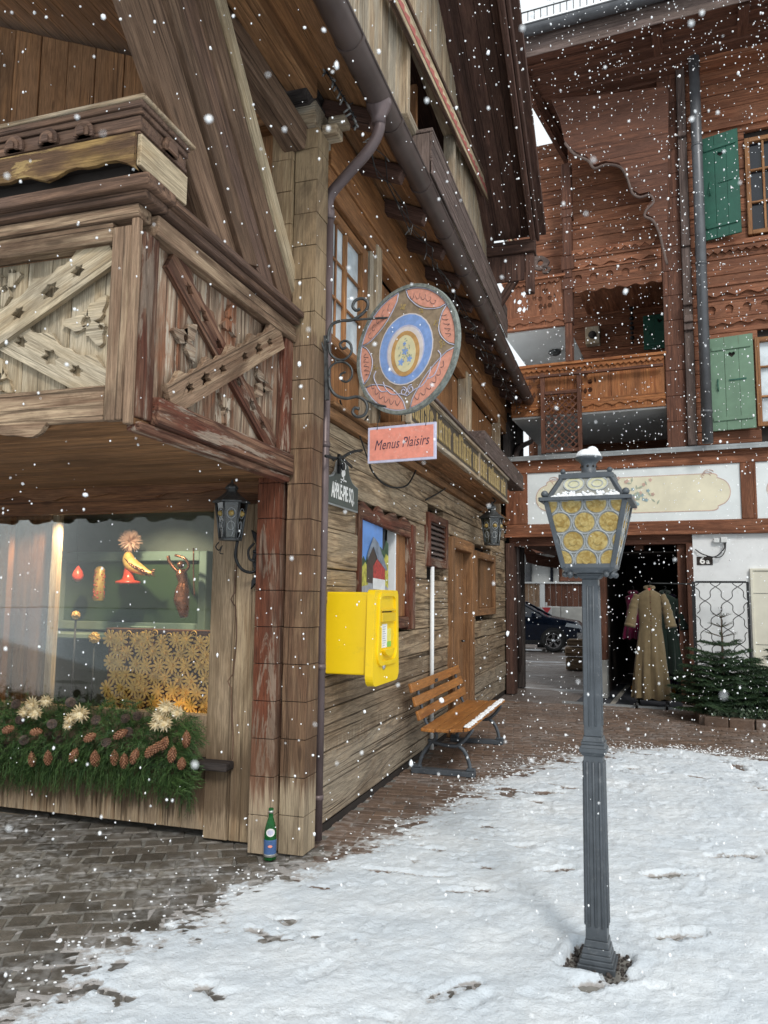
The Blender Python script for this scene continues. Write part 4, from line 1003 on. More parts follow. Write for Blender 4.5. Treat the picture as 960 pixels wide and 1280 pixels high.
# footprints
rf_ = np.random.default_rng(5)
def stamp(x0, y0, ang, L=.14, W=.05, dep=.02):
    ix = np.where(abs(gx-x0) < .3)[0]; iy = np.where(abs(gy-y0) < .3)[0]
    if len(ix) == 0 or len(iy) == 0: return
    sl_ = np.ix_(ix, iy); dx = GXX[sl_]-x0; dy = GYY[sl_]-y0
    a = dx*math.cos(ang)+dy*math.sin(ang); c = -dx*math.sin(ang)+dy*math.cos(ang)
    w = W*(1-.28*np.exp(-((a+.02)/.05)**2)); q = (a/L)**4+(c/w)**2
    ins = np.clip(1.35-q, 0, 1); rim = np.exp(-((np.sqrt(q)-1.18)/.16)**2)
    tread = .25*(np.sin(a*2*PI/.028) > 0)
    h[sl_] = h[sl_] - dep*np.clip(ins*2, 0, 1)*(1-tread*.35) + .007*rim
for (x0, y0, ang, n, st) in ((-2.0, 1.9, .75, 9, .62), (2.6, 3.2, 1.9, 9, .66), (1.3, 2.0, 1.35, 10, .64), (-.9, 4.4, .55, 9, .6), (.4, 8.6, -.5, 8, .6), (-.2, 2.2, .1, 6, .6), (3.0, 7.0, 2.9, 8, .62)):
    for k in range(n):
        x = x0+math.cos(ang)*st*k; y = y0+math.sin(ang)*st*k; sd = .10*(1 if k % 2 else -1)
        stamp(x-math.sin(ang)*sd, y+math.cos(ang)*sd, ang+rf_.normal(0, .12), .145*rf_.uniform(.95, 1.1), .05, .030*rf_.uniform(.5, 1.1))
for k in range(260):
    stamp(rf_.uniform(-2.4, 3.2), rf_.uniform(1.6, 9), rf_.uniform(0, 6.28), .13*rf_.uniform(.4, 1), .045*rf_.uniform(.6, 1.2), .013*rf_.uniform(.3, 1.1))
# bare square at the lamp foot
ca, sa = math.cos(R_(-12)), math.sin(R_(-12)); lx = (GXX-LAMP[0])*ca+(GYY-LAMP[1])*sa; ly = -(GXX-LAMP[0])*sa+(GYY-LAMP[1])*ca
sq = np.maximum(abs(lx), abs(ly)) + .05*fbm(GXX, GYY, 14, 3, 71)
h = np.where(sq < .145, h-.05*np.clip((.145-sq)/.03, 0, 1), h); h += .012*np.exp(-((sq-.17)/.03)**2)
h = np.where((GYY > 9.7), -.05, h)
Zs = h+.004
nx, ny = len(gx), len(gy)
V = np.stack([GXX.ravel(), GYY.ravel(), Zs.ravel()], 1); idx = np.arange(nx*ny).reshape(nx, ny)
keep = (np.maximum.reduce([Zs[:-1, :-1], Zs[1:, :-1], Zs[:-1, 1:], Zs[1:, 1:]]) > -.018)
q = np.stack([idx[:-1, :-1], idx[1:, :-1], idx[1:, 1:], idx[:-1, 1:]], -1)[keep]
def gridmesh(name, V, q, mat, kind='structure', attrs=None):
    me = bpy.data.meshes.new(name); me.vertices.add(len(V)); me.vertices.foreach_set('co', V.astype(np.float32).ravel())
    me.loops.add(q.size); me.loops.foreach_set('vertex_index', q.astype(np.int32).ravel()); me.polygons.add(len(q))
    me.polygons.foreach_set('loop_start', np.arange(0, q.size, 4, dtype=np.int32)); me.polygons.foreach_set('loop_total', np.full(len(q), 4, dtype=np.int32))
    me.polygons.foreach_set('use_smooth', np.ones(len(q), dtype=bool)); me.update(calc_edges=True)
    for k, v in (attrs or {}).items():
        a = me.attributes.new(k, 'FLOAT', 'POINT'); a.data.foreach_set('value', v.astype(np.float32).ravel())
    me.materials.append(M[mat]); o = bpy.data.objects.new(name, me); COL.objects.link(o); tag(o, kind=kind); return o
used = np.zeros(nx*ny, bool); used[q.ravel()] = True; remap = np.cumsum(used)-1
thin = np.clip(1-(Zs+.004)/.02, 0, 1)
sn = gridmesh('snow_cover', V[used], remap[q], 'snow', attrs={'thin': thin.ravel()[used]})
sn['label'] = 'trodden fresh snow lying over the square'
# base ground
b = MB()
g = b; b.add([(-70, -70, -.03), (70, -70, -.03), (70, 90, -.03), (-70, 90, -.03)], [(0, 1, 2, 3)]); o = b.build('ground', 'joint', loc=(0, 0, 0)); tag(o, kind='structure')
b = MB(); b.add([(-40, 12.3, -.014), (40, 12.3, -.014), (40, 80, -.014), (-40, 80, -.014)], [(0, 1, 2, 3)]); o = b.build('courtyard_paving', 'farpave', loc=(0, 0, 0)); tag(o, kind='structure')
b = MB(); b.add([(-7, .3, -.0075), (6.5, .3, -.0075), (6.5, 12.3, -.0075), (-7, 12.3, -.0075)], [(0, 1, 2, 3)]); tag(b.build('joint_bed', 'joint', loc=(0, 0, 0)), kind='structure')
# pavers as real stones
def stones(name, mat, L, W, ang, region, gap=.006, jit=.004, org=(0, 0), chip=.08):
    ca, sa = math.cos(ang), math.sin(ang); vs = []; fs = []; rn = []; rr = random.Random(name)
    for i in range(-170, 170):
        for j in range(-120, 120):
            u = (i+.5*(j % 2))*L; v = j*W; x = org[0]+u*ca-v*sa; y = org[1]+u*sa+v*ca
            if not region(x, y): continue
            z = rr.uniform(-jit, jit)*.6; tx, ty = rr.gauss(0, .008), rr.gauss(0, .008); r = rr.random(); o = len(vs)
            hu, hv = L/2-gap/2, W/2-gap/2; bv = .007
            cor = []
            for (a, c) in ((-1, -1), (1, -1), (1, 1), (-1, 1)): cor.append((a*hu+rr.uniform(-chip, chip)*.04, c*hv+rr.uniform(-chip, chip)*.04))
            for (k, ins, zz) in ((0, 0, -.03), (1, 0, -.008), (2, bv, 0.)):
                for (a, c) in cor:
                    f = 1-ins/max(abs(a), .001); f2 = 1-ins/max(abs(c), .001); uu, vv = a*f, c*f2
                    vs.append((x+uu*ca-vv*sa, y+uu*sa+vv*ca, z+zz+(tx*uu+ty*vv if k else 0))); rn.append(r)
            for k in (0, 1):
                for e in range(4): fs.append((o+k*4+e, o+k*4+(e+1) % 4, o+k*4+4+(e+1) % 4, o+k*4+4+e))
            fs.append((o+8, o+9, o+10, o+11))
    me = bpy.data.meshes.new(name); me.from_pydata(vs, [], fs); a = me.attributes.new('rnd', 'FLOAT', 'POINT'); a.data.foreach_set('value', np.array(rn, dtype=np.float32))
    me.materials.append(M[mat]); ob = bpy.data.objects.new(name, me); COL.objects.link(ob); return tag(ob, kind='structure')
def e1(x, y): return float(edist(np.array([x]), np.array([y]))[0])
def rdark(x, y):
    if not (-6.5 < x < 1.5 and 0.6 < y < 4.9): return False
    if x > -1.84 + .35*(4.6-y)*0 and y > 3.9: return False
    if x > -1.84 and e1(x, y) < .02 and y > 3.9: return False
    return e1(x, y) < 1.6 and not (y > 4.72)
def rred(x, y):
    if not (-2.25 < x < 6.5 and 3.9 < y < 12.35): return False
    if x < -1.84 and y < 4.72: return False
    if x < -2.03 : return y > 4.9 and False
    return e1(x, y) < (1.5 if y < 9.2 else .7)
stones('dark_paving', 'pavedark', .165, .145, R_(28), rdark, .013, .007, (-3, 3), .35)
stones('brick_path', 'pavered', .205, .105, R_(8), rred, .005, .004, (0, 8))
b = MB(); b.box((-2.03, 4.9, -.03), (-1.96, 14.3, .012)); b.box((-2.5, 4.4, -.03), (-1.9, 4.47, .004)) ; 
# kerb line where the courtyard begins
b = MB(); s = -2.95
while s < 4.2: b.rbox(s, s+.38, -.95, -.80, -.03, .004, 0); s += .385
tag(b.build('kerb', 'pavered', None, .006), kind='structure')
# lamp foot dirt
b = MB(); rr = random.Random(9)
for k in range(420):
    a, c = rr.uniform(-.16, .16), rr.uniform(-.16, .16); b.ball((LAMP[0]+a*ca-c*sa, LAMP[1]+a*sa+c*ca, rr.uniform(-.02, .004)), rr.uniform(.004, .014), 5, 4, (1, 1, .7))
M['soil'] = plain('dark_wet_soil', (.055, .045, .04), .8, 0, .5, 60.)
tag(b.build('bare_soil', 'soil'), 'dark wet soil and slush around the lamp foot', kind='stuff')
# snow crumbs on the paving
b = MB(); rr = random.Random(4)
for k in range(1500):
    t = rr.random(); i = min(int(t*(len(EP)-3))+1, len(EP)-2); a, c = EP[i], EP[i+1]; f = rr.random()
    x, y = a[0]+(c[0]-a[0])*f, a[1]+(c[1]-a[1])*f; dd = abs(rr.gauss(0, .22)); nrm_ = np.array([-(c-a)[1], (c-a)[0]]); nrm_ = nrm_/np.linalg.norm(nrm_); x += nrm_[0]*dd; y += nrm_[1]*dd
    r = rr.uniform(.003, .010)*(.6+y*.06)
    if not (-4 < x < 4 and 1 < y < 12): continue
    if (x < -1.85 and y > 4.35): continue
    if x < -1.4 and rr.random() < .75: continue
    b.ball((x, y, .006), r, 5, 3, (1.3, 1.1, .6))
tag(b.build('snow_crumbs', 'powder'), 'scattered crumbs of snow on the pavers', kind='stuff')
# ================================================================== STREET LAMP
LX, LY = LAMP; lr = R_(-4)
ex = Vector((math.cos(lr), math.sin(lr), 0)); ey = Vector((-math.sin(lr), math.cos(lr), 0))
lamp = thing('street_lamp', (LX, LY, 0), 'grey fluted cast iron lamp post with amber bullseye glass lantern standing in the snow', 'street lamp')
def LP(a, c, z): return Vector((LX, LY, 0))+ex*a+ey*c+Z*z
def sq(mb, w0, w1, z0, z1, c=None): mb.obox(LP(0, 0, (z0+z1)/2), ex, ey, Z, w0/2, w0/2, (z1-z0)/2, 2, .5, taper=w1/w0)
b = MB()
for (w0, w1, z0, z1) in ((.16, .16, -.02, .02), (.145, .14, .02, .04), (.13, .124, .04, .06), (.12, .112, .06, .085), (.105, .098, .085, .115)): sq(b, w0, w1, z0, z1)
b.build('base', 'lampgrey', lamp, .004, seg=2)
b = MB(); sq(b, .092, .084, .115, .915)
for f in range(4):
    a = PI/2*f; e1_ = ex*math.cos(a)+ey*math.sin(a); e2_ = ey*math.cos(a)-ex*math.sin(a)
    for dx in (-.034, 0, .034):   # raised reeds between the flutes
        b.tube([LP(0, 0, .17)-e2_*.0465+e1_*dx*.85, LP(0, 0, .875)-e2_*.0425+e1_*dx*.80], .0075, 6)
b.build('lower_shaft', 'lampgrey', lamp, .003)
b = MB()
for (w0, w1, z0, z1) in ((.092, .112, .90, .915), (.118, .118, .915, .935), (.114, .10, .935, .95), (.104, .104, .95, .962), (.096, .084, .962, .985)): sq(b, w0, w1, z0, z1)
b.build('collar', 'lampgrey', lamp, .003, seg=2)
b = MB(); sq(b, .078, .072, .985, 1.695)
for f in range(4):
    a = PI/2*f; e1_ = ex*math.cos(a)+ey*math.sin(a); e2_ = ey*math.cos(a)-ex*math.sin(a)
    for dx in (-.014, .014): b.tube([LP(0, 0, 1.03)-e2_*.0385+e1_*dx, LP(0, 0, 1.665)-e2_*.0355+e1_*dx*.92], .0055, 6)
    b.obox(LP(0, 0, 1.34)-e2_*.0365, e1_, e2_, Z, .006, .0035, .32, 2)
for (w0, w1, z0, z1) in ((.082, .11, 1.695, 1.71), (.115, .115, 1.71, 1.722)): sq(b, w0, w1, z0, z1)
b.build('upper_shaft', 'lampgrey', lamp, .003)
zb, zt, wb_, wt_ = 1.745, 2.045, .215, .345
lan = b = MB(); sq(b, .20, .235, 1.722, 1.745)
def W(z): return wb_+(wt_-wb_)*(z-zb)/(zt-zb)
for sx_ in (-1, 1):
    for sy_ in (-1, 1):
        p0, p1 = LP(sx_*wb_/2, sy_*wb_/2, zb), LP(sx_*wt_/2, sy_*wt_/2, zt); b.bar(p0, p1, .022, .022, ex)
for f in range(4):
    a = PI/2*f; e1_ = ex*math.cos(a)+ey*math.sin(a); e2_ = ey*math.cos(a)-ex*math.sin(a)
    b.bar(LP(0, 0, zb+.008)-e2_*wb_/2-e1_*wb_/2, LP(0, 0, zb+.008)-e2_*wb_/2+e1_*wb_/2, .018, .02, Z)
    b.bar(LP(0, 0, zt+.008)-e2_*.19-e1_*.20, LP(0, 0, zt+.008)-e2_*.19+e1_*.20, .028, .018, Z)
    b.bar(LP(0, 0, 2.165)-e2_*.112-e1_*.122, LP(0, 0, 2.165)-e2_*.112+e1_*.122, .022, .022, Z)
    for sg in (-1, 1):
        if sg > 0: b.bar(LP(0, 0, 2.06)-e2_*.165+e1_*.165, LP(0, 0, 2.16)-e2_*.108+e1_*.108, .02, .02, Z)
    b.ball(LP(0, 0, 2.078)-e2_*.178+e1_*.178, .017, 10, 8); b.ball(LP(0, 0, 2.19)-e2_*.105+e1_*.105, .013, 10, 8)
    for k in (-1, 1): b.ball(LP(0, 0, 1.715)-e2_*.105+e1_*.08*k, .014, 10, 8)
sq(b, .225, .225, 2.172, 2.182)
b.build('lantern_frame', 'lampgrey', lamp, .002)
b = MB(); b.lathe(LP(0, 0, 2.18), [(.045, 0), (.04, .01), (.034, .015), (.034, .055), (.036, .06), (.05, .075), (.064, .083), (.064, .09), (.055, .092)], 20)
cp = b.build('vent_cap', 'lampgrey', lamp)
b = MB()
for k in range(8): a = 2*PI*k/8; b.ball(LP(.034*math.cos(a), .034*math.sin(a), 2.225), .006, 6, 4)
b.build('vent_hole', 'room', cp)
b = MB(); rr = random.Random(2)
b.lathe(LP(0, 0, 2.27), [(.060, 0), (.058, .012), (.05, .026), (.034, .036), (.012, .041), (.001, .042)], 18)
b.ball(LP(.02, -.02, 2.29), .03, 8, 6)
for f in range(4):   # snow lying on the lantern roof
    a = PI/2*f; e1_ = ex*math.cos(a)+ey*math.sin(a); e2_ = ey*math.cos(a)-ex*math.sin(a)
    for k in range(80):
        t = rr.random()**1.6; u = rr.uniform(-1, 1)*(.155-.03*t); rr_ = .012*(1-t)+.005
        b.ball(LP(0, 0, 2.058+t*.032)-e2_*(.172-.02*t-.012*(1-t))+e1_*u, rr_, 6, 4, (1, 1, .75))
    for k in range(26): b.ball(LP(0, 0, 2.18)-e2_*rr.uniform(.05, .10)+e1_*rr.uniform(-.1, .1), rr.uniform(.006, .014), 6, 4, (1, 1, .6))
b.build('snow_cap', 'powder', lamp)
def roundmat(name, c, c2, r=.12, tr=.25):
    t = NT(name); p = t.pos(); n = t.noise(p, 28, 4, .6, 1.5); g_ = t.attr('gc'); s_ = t.sep(g_)
    col = t.mix(t.ramp(n, .35, .68), c, c2)
    m = t.fin(col, r, t.bump(t.noise(p, 60, 3), .002), spec=.7); t.b.inputs['Transmission Weight'].default_value = tr; t.b.inputs['IOR'].default_value = 1.3; return m
M['amber'] = roundmat('amber_bullseye_glass', (.36, .235, .06), (.62, .48, .19))
M['paleroundel'] = roundmat('pale_bullseye_glass', (.60, .58, .38), (.72, .70, .52))
M['leadglass'] = roundmat('grey_field_glass', (.30, .30, .27), (.46, .45, .40), .2, .15)
M['lead'] = plain('lead_came', (.36, .38, .39), .45, .3, .15, 30.)
def clip_poly(poly, clip):
    out = poly
    for i in range(len(clip)):
        a, c = clip[i], clip[(i+1) % len(clip)]; inp = out; out = []
        def side(p): return (c[0]-a[0])*(p[1]-a[1])-(c[1]-a[1])*(p[0]-a[0])
        for j in range(len(inp)):
            p, q = inp[j], inp[(j+1) % len(inp)]; sp, sq_ = side(p), side(q)
            if sp >= 0: out.append(p)
            if (sp >= 0) != (sq_ >= 0): t = sp/(sp-sq_); out.append((p[0]+(q[0]-p[0])*t, p[1]+(q[1]-p[1])*t))
        if not out: return []
    return out
for f in range(4):
    a = PI/2*f; e1_ = ex*math.cos(a)+ey*math.sin(a); e2_ = ey*math.cos(a)-ex*math.sin(a)
    o = LP(0, 0, zb)-e2_*(wb_/2+.000); up_ = (LP(0, 0, zt)-e2_*(wt_/2) - o); Hh = up_.length; up_ /= Hh; nn = e1_.cross(up_)
    if nn.dot(-e2_) < 0: nn = -nn
    trap = [(-wb_/2+.008, 0), (wb_/2-.008, 0), (wt_/2-.008, Hh), (-wt_/2+.008, Hh)]
    g = MB(); g.plate(trap, (o-nn*.003, e1_, up_, nn), .003); gl = g.build('glass_pane', 'leadglass', lamp)
    am = MB(); ld = MB(); P = .108
    for j in range(-1, 6):
        for i in range(-3, 4):
            cx = (i+.5*(j % 2))*P - .005; cy = .035+j*P*.80; c_ = circ(cx, cy, .0435, 24); cc = clip_poly(c_, trap)
            if len(cc) > 5:
                am.plate(cc, (o, e1_, up_, nn), .003)
                c2 = clip_poly(circ(cx, cy, .018, 12), trap)
                if len(c2) > 5 and len(cc) > 15: am.plate(c2, (o+nn*.003, e1_, up_, nn), .004)
            ro = clip_poly(circ(cx, cy, .0515, 28), trap)
            if len(ro) > 5:
                pts_ = [o+e1_*x+up_*y+nn*.003 for x, y in ro]; ld.tube(pts_+[pts_[0]], .0032, 5, False)
    am.build('roundels', 'amber', gl, .0012); ld.build('lead_rings', 'lead', gl)
    # roof panes
    o = LP(0, 0, 2.055)-e2_*.165; up_ = (LP(0, 0, 2.165)-e2_*.108-o); Hh = up_.length; up_ /= Hh; nn = e1_.cross(up_)
    if nn.dot(-e2_) < 0: nn = -nn
    trap = [(-.158, 0), (.158, 0), (.104, Hh), (-.104, Hh)]
    g = MB(); g.plate(trap, (o-nn*.003, e1_, up_, nn), .003); gl = g.build('roof_pane', 'leadglass', lamp)
    am = MB(); ld = MB()
    for cx in (-.052, .052): 
        am.plate(circ(cx, .078, .044, 20, .036), (o, e1_, up_, nn), .003); ld.plate(circ(cx, .078, .048, 20, .04), (o, e1_, up_, nn), .006, [circ(cx, .078, .043, 20, .035)]); ld.plate(circ(cx, .078, .026, 16, .021), (o+nn*.002, e1_, up_, nn), .004, [circ(cx, .078, .022, 16, .017)])
    am.build('roundels', 'paleroundel', gl); ld.build('lead_rings', 'lead', gl)

# ================================================================== WALL LANTERNS
def lantern(name, c, sc, label, glassmat, bracket):
    c = Vector(c); t = thing(name, c, label, 'lantern'); n = 6; b = MB(); hb, ht, rb, rt = 0, .30*sc, .085*sc, .125*sc
    def Q(r, k, z): a = 2*PI*(k+.5)/n; return c+Vector((r*math.cos(a), r*math.sin(a), z))
    for k in range(n):
        b.tube([Q(rb, k, 0), Q(rt, k, ht)], .009*sc, 6); b.tube([Q(rb, k, 0), Q(rb, k+1, 0)], .011*sc, 6); b.tube([Q(rt, k, ht), Q(rt, k+1, ht)], .010*sc, 6)
    b.lathe(c+Z*(ht), [(rt*1.22, -.006*sc), (rt*1.22, .006*sc), (rt*.7, .05*sc), (rt*.38, .085*sc), (rt*.34, .105*sc), (rt*.42, .11*sc), (rt*.42, .125*sc), (rt*.25, .15*sc), (rt*.1, .16*sc), (.004, .19*sc)], n, ph=PI/n, smooth=False)
    b.lathe(c, [(rb*1.1, -.012*sc), (rb*1.1, 0)], n, ph=PI/n, smooth=False)
    b.build('frame', 'greyiron', t)
    g = MB()
    for k in range(n): g.add([Q(rb*.97, k, .004), Q(rb*.97, k+1, .004), Q(rt*.97, k+1, ht-.004), Q(rt*.97, k, ht-.004)], [(0, 1, 2, 3)])
    gl = g.build('glass', glassmat, t); s = MB(); r = MB()
    for k in range(n):
        A, B_, C_, D = Q(rb, k, 0), Q(rb, k+1, 0), Q(rt, k+1, ht), Q(rt, k, ht); mid = (A+B_+C_+D)/4; e = ((B_-A)+(C_-D)).normalized(); u = ((D-A)+(C_-B_)).normalized()
        for (cz, rr2) in ((.055*sc, .034*sc), (-.045*sc, .028*sc)):
            s.tube([mid+u*(cz)+e*rr2*math.cos(q)+u*rr2*1.25*math.sin(q) for q in [2*PI*j/12 for j in range(13)]], .003*sc, 4)
        s.tube([A.lerp(B_, .5), mid-u*.09*sc+e*.02*sc, mid], .003*sc, 4)
        r.ball(mid+u*.055*sc, .024*sc, 10, 6)
    s.build('tracery', 'lead', gl); r.build('amber_boss', 'amber', gl)
    for pts, rad in bracket: bb = MB(); bb.tube(smooth([c+Vector(p)*sc for p in pts], 6), rad*sc, 8); bb.build('bracket', 'iron', t)
    return t, c
M['lantglass'] = glass('smoked_lantern_glass', (.42, .47, .46), 2.)
t, c = lantern('wall_lantern', (-2.45, 4.42, 1.965), .80, 'hexagonal black iron lantern on a scrolled bracket beside the shop window', 'lantglass',
    [([(.05, .03, -.01), (.02, .06, -.14), (.06, .10, -.24), (.13, .16, -.26), (.19, .18, -.18), (.17, .18, -.10), (.12, .17, -.09)], .013),
     ([(.13, .17, -.02), (.09, .15, -.08), (.10, .15, -.15), (.14, .17, -.17), (.16, .18, -.13)], .010),
     ([(-.10, .0, -.02), (-.13, 0, -.06), (-.10, 0, -.09), (-.08, 0, -.06)], .005), ([(-.07, .0, -.05), (-.09, 0, -.11), (-.06, 0, -.12)], .004)])
b = MB(); f = (Vector((-2.31, 4.588, 1.84)), X, Z, -Y)
b.plate([(-.015, -.20), (-.03, -.16), (-.06, -.20), (-.055, -.14), (-.03, -.10), (-.05, -.03), (-.06, 0), (-.045, .05), (-.03, .10), (-.055, .15), (-.07, .20), (-.03, .175), (-.01, .15), (.02, .175), (.06, .20), (.045, .15), (.03, .10), (.045, .05), (.055, 0), (.045, -.04), (.03, -.10), (.055, -.14), (.06, -.2), (.03, -.165)], f, .022)
b.ball(f[0]-Y*.02, .035, 12, 8); b.build('back_plate', 'iron', t, .004)
t, c = lantern('hanging_lantern', (-1.73, 10.3, 2.33), 1.2, 'small hexagonal iron lantern hanging under the lettered canopy by the far window', 'lantglass', [([(0, 0, .46), (.04, 0, .50), (0, 0, .54), (-.03, 0, .57), (0, 0, .6)], .008)])

# ================================================================== OVAL SIGN + BRACKET
SC = py(508, 437, 4.6); ta = R_(24)
sx_ = Vector((math.cos(ta), -math.sin(ta), 0)); sn_ = Vector((-math.sin(ta), -math.cos(ta), 0)); sz_ = Z
roll_ = R_(-3.5); sx2 = sx_*math.cos(roll_)-sz_*math.sin(roll_)*-1*0 + Z*math.sin(-roll_); sx2.normalize(); sz2 = sn_.cross(sx2)*-1
if sz2.z < 0: sz2 = -sz2
sign = thing('hanging_sign', SC, 'large round painted sign with blue ring and flowers on a scrolled iron bracket', 'shop sign')
RS = .425
f = (SC, sx2, sz2, sn_)
def SF(d): return (SC+sn_*d, sx2, sz2, sn_)
M['signrim'] = plain('weathered_sign_rim', (.20, .22, .20), .7, 0, .35, 40., bump=.002, dirt=((.42, .42, .38), .6))
M['sbrown'] = plain('sign_brown_paint', (.30, .225, .15), .75, 0, .2, 26., dirt=((.42, .33, .22), .5))
M['ssalmon'] = plain('sign_salmon_paint', (.72, .33, .24), .75, 0, .12, 34., dirt=((.74, .47, .38), .7))
M['sblue'] = plain('sign_blue_paint', (.24, .38, .72), .75, 0, .12, 26., dirt=((.45, .52, .70), .4))
M['slilac'] = plain('sign_lilac_paint', (.52, .52, .66), .75, 0, .1, 20.)
M['swhite'] = plain('sign_white_paint', (.72, .66, .64), .75, 0, .08, 20.)
M['socre'] = plain('sign_ochre_paint', (.55, .32, .12), .75, 0, .15, 26.)
M['scream'] = plain('sign_cream_paint', (.74, .68, .42), .75, 0, .08, 26.)
M['sdark'] = plain('sign_dark_line_paint', (.10, .08, .10), .7)
b = MB(); b.plate(circ(0, 0, RS, 64), (SC-sn_*.015, sx2, sz2, sn_), .035, [circ(0, 0, RS-.024, 64)]); b.build('rim', 'signrim', sign, .004, seg=2)
b = MB(); b.plate(circ(0, 0, RS-.024, 64), SF(-.008), .016); face = b.build('sign_face', 'sbrown', sign)
def ell(cx, cy, a, c, rot=0, n=28): return [(cx+a*math.cos(t)*math.cos(rot)-c*math.sin(t)*math.sin(rot), cy+a*math.cos(t)*math.sin(rot)+c*math.sin(t)*math.cos(rot)) for t in [2*PI*k/n for k in range(n)]]
lay = .0085
def seg(a0, a1, r0, r1, pinch=.25, n=20):  # curved cartouche following the rim
    o = []
    for i in range(n+1): t = i/n; a = R_(a0+(a1-a0)*t); w = math.sin(PI*t)**.35; r = r1; o.append((r*math.cos(a), r*math.sin(a)))
    for i in range(n+1)[::-1] if False else range(n, -1, -1): t = i/n; a = R_(a0+(a1-a0)*t); w = math.sin(PI*t)**.5; r = r1-(r1-r0)*w; o.append((r*math.cos(a), r*math.sin(a)))
    return o
b = MB(); SG = [(97, 160, .285, .392), (163, 200, .30, .392), (32, 85, .29, .392), (-10, 28, .29, .392), (207, 266, .275, .392), (274, 345, .275, .392)]
for s_ in SG: b.plate(seg(*s_), SF(lay), .002)
b.build('salmon_panels', 'ssalmon', face)
b = MB()
for (a0, a1, r0, r1) in SG:
    o = seg(a0-1.5, a1+1.5, r0-.012, r1+.006); p_ = [SC+sn_*(lay+.0015)+sx2*x+sz2*y for x, y in o]; b.tube(p_+[p_[0]], .0035, 5)
for sg in (-1, 1):
    b.tube([SC+sn_*(lay+.002)+sx2*(sg*(.03+.03*math.cos(a)*k))+sz2*(-.275+.03*math.sin(a)*k) for a, k in [(2*PI*j/14*1.3+1.2, 1-.045*j) for j in range(15)]], .004, 5)
    b.tube(smooth([SC+sn_*(lay+.002)+sx2*(sg*x)+sz2*y for x, y in ((0, -.31), (.06, -.285), (.13, -.27), (.18, -.22), (.20, -.17))], 5), .004, 5)
    b.tube(smooth([SC+sn_*(lay+.002)+sx2*(sg*x)+sz2*y for x, y in ((.17, -.24), (.22, -.23), (.25, -.19), (.28, -.12), (.26, -.08))], 5), .004, 5)
b.build('lilac_scrolls', 'slilac', face)
b = MB()
rr = random.Random(8)
for sg in (-1, 1):
    for k in range(6):
        a = R_(-90+sg*(10+k*9)); r = .335
        b.tube([SC+sn_*(lay+.0035)+sx2*((r+.03*math.sin(q)*(1-k*.1))*math.cos(a+sg*q*.04))+sz2*((r+.03*math.sin(q))*math.sin(a+sg*q*.04)) for q in [j*.45 for j in range(8)]], .0018, 4)
for (a0, a1, r0, r1) in SG[:4]:
    for k in range(5):
        am_ = R_(a0+(a1-a0)*(.2+.15*k)); b.tube([SC+sn_*(lay+.0035)+sx2*((.345+.022*math.sin(q*2))*math.cos(am_+q*.035))+sz2*((.345+.022*math.cos(q*2))*math.sin(am_+q*.035)) for q in [j*.35 for j in range(8)]], .0013, 4)
b.build('line_flourishes', 'sdark', face)
for nm, mt, a, c, cy, d in (('white_ring', 'swhite', .228, .236, 0, 0), ('blue_ring', 'sblue', .220, .228, 0, .001), ('pale_ring', 'slilac', .158, .170, -.01, .002), ('inner_white_ring', 'swhite', .148, .160, -.012, .003), ('ochre_ring', 'socre', .120, .150, -.03, .004), ('cream_oval', 'scream', .088, .122, -.03, .005)):
    b = MB(); b.plate(ell(0, cy, a, c), SF(lay+.001+d), .0015); b.build(nm, mt, face)
b = MB(); b2 = MB()
for (x, y, r) in ((0, -.015, .022), (-.035, -.08, .020), (.035, -.075, .018), (0, .035, .012)):
    b.plate([(x+r*(1+.35*math.cos(5*t))*math.cos(t), y+r*(1+.35*math.cos(5*t))*math.sin(t)) for t in [2*PI*j/25 for j in range(25)]], SF(lay+.008), .001)
for k in range(26):
    a = rr.uniform(0, 2*PI); r = rr.uniform(.02, .1); x, y = r*math.cos(a)*.62, -.03+r*math.sin(a); an = rr.uniform(0, PI)
    b2.plate([(x+.011*math.cos(an), y+.011*math.sin(an)), (x-.004*math.sin(an), y+.004*math.cos(an)), (x-.011*math.cos(an), y-.011*math.sin(an)), (x+.004*math.sin(an), y-.004*math.cos(an))], SF(lay+.0081), .001)
b.build('blue_flowers', 'sblue', face); b2.build('green_leaves', 'leafp', face)
b = MB()
for (a, r) in ((90, .285), (125, .27), (55, .27), (-8, .29), (190, .28), (20, .275)):
    for k in range(10): q = rr.uniform(0, 6.3); d = rr.uniform(0, .035); x, y = r*math.cos(R_(a))+d*math.cos(q), r*math.sin(R_(a))+d*math.sin(q); b.plate(circ(x, y, .007, 7), SF(lay+.0005+k*.00004), .001)
b.build('gold_dabs', 'gilt', face)
# bracket scrolls in the sign plane, fixed to the post
b = MB(); yb = 4.66
def bp(pts, r=.011): b.tube(smooth([py(u, v, yb) for u, v in pts], 5), r, 8)
b.bar(py(407, 420, yb), py(409, 500, yb), .028, .02, X)
bp([(410, 428), (411, 415), (416, 405), (427, 401), (440, 400), (452, 393), (459, 385), (459, 377), (452, 373), (444, 376), (441, 383), (445, 388), (450, 386)])
bp([(411, 430), (413, 442), (421, 449), (431, 449), (439, 441), (438, 430), (431, 426), (425, 430), (428, 436), (433, 434)], .009)
bp([(411, 470), (413, 459), (421, 453), (431, 453), (439, 460), (440, 470), (434, 477), (427, 475), (426, 468), (432, 465)], .008)
bp([(411, 472), (413, 485), (420, 494), (432, 498), (446, 496), (455, 500), (459, 508), (456, 518), (447, 521), (441, 516), (443, 510), (449, 511)])
bp([(421, 449), (419, 451), (421, 453)], .008)
bp([(406, 440), (400, 424), (394, 417)], .007); bp([(440, 400), (470, 398), (490, 397)], .008); bp([(446, 496), (470, 505), (500, 512)], .007)
b.build('scroll_bracket', 'greyiron', sign)
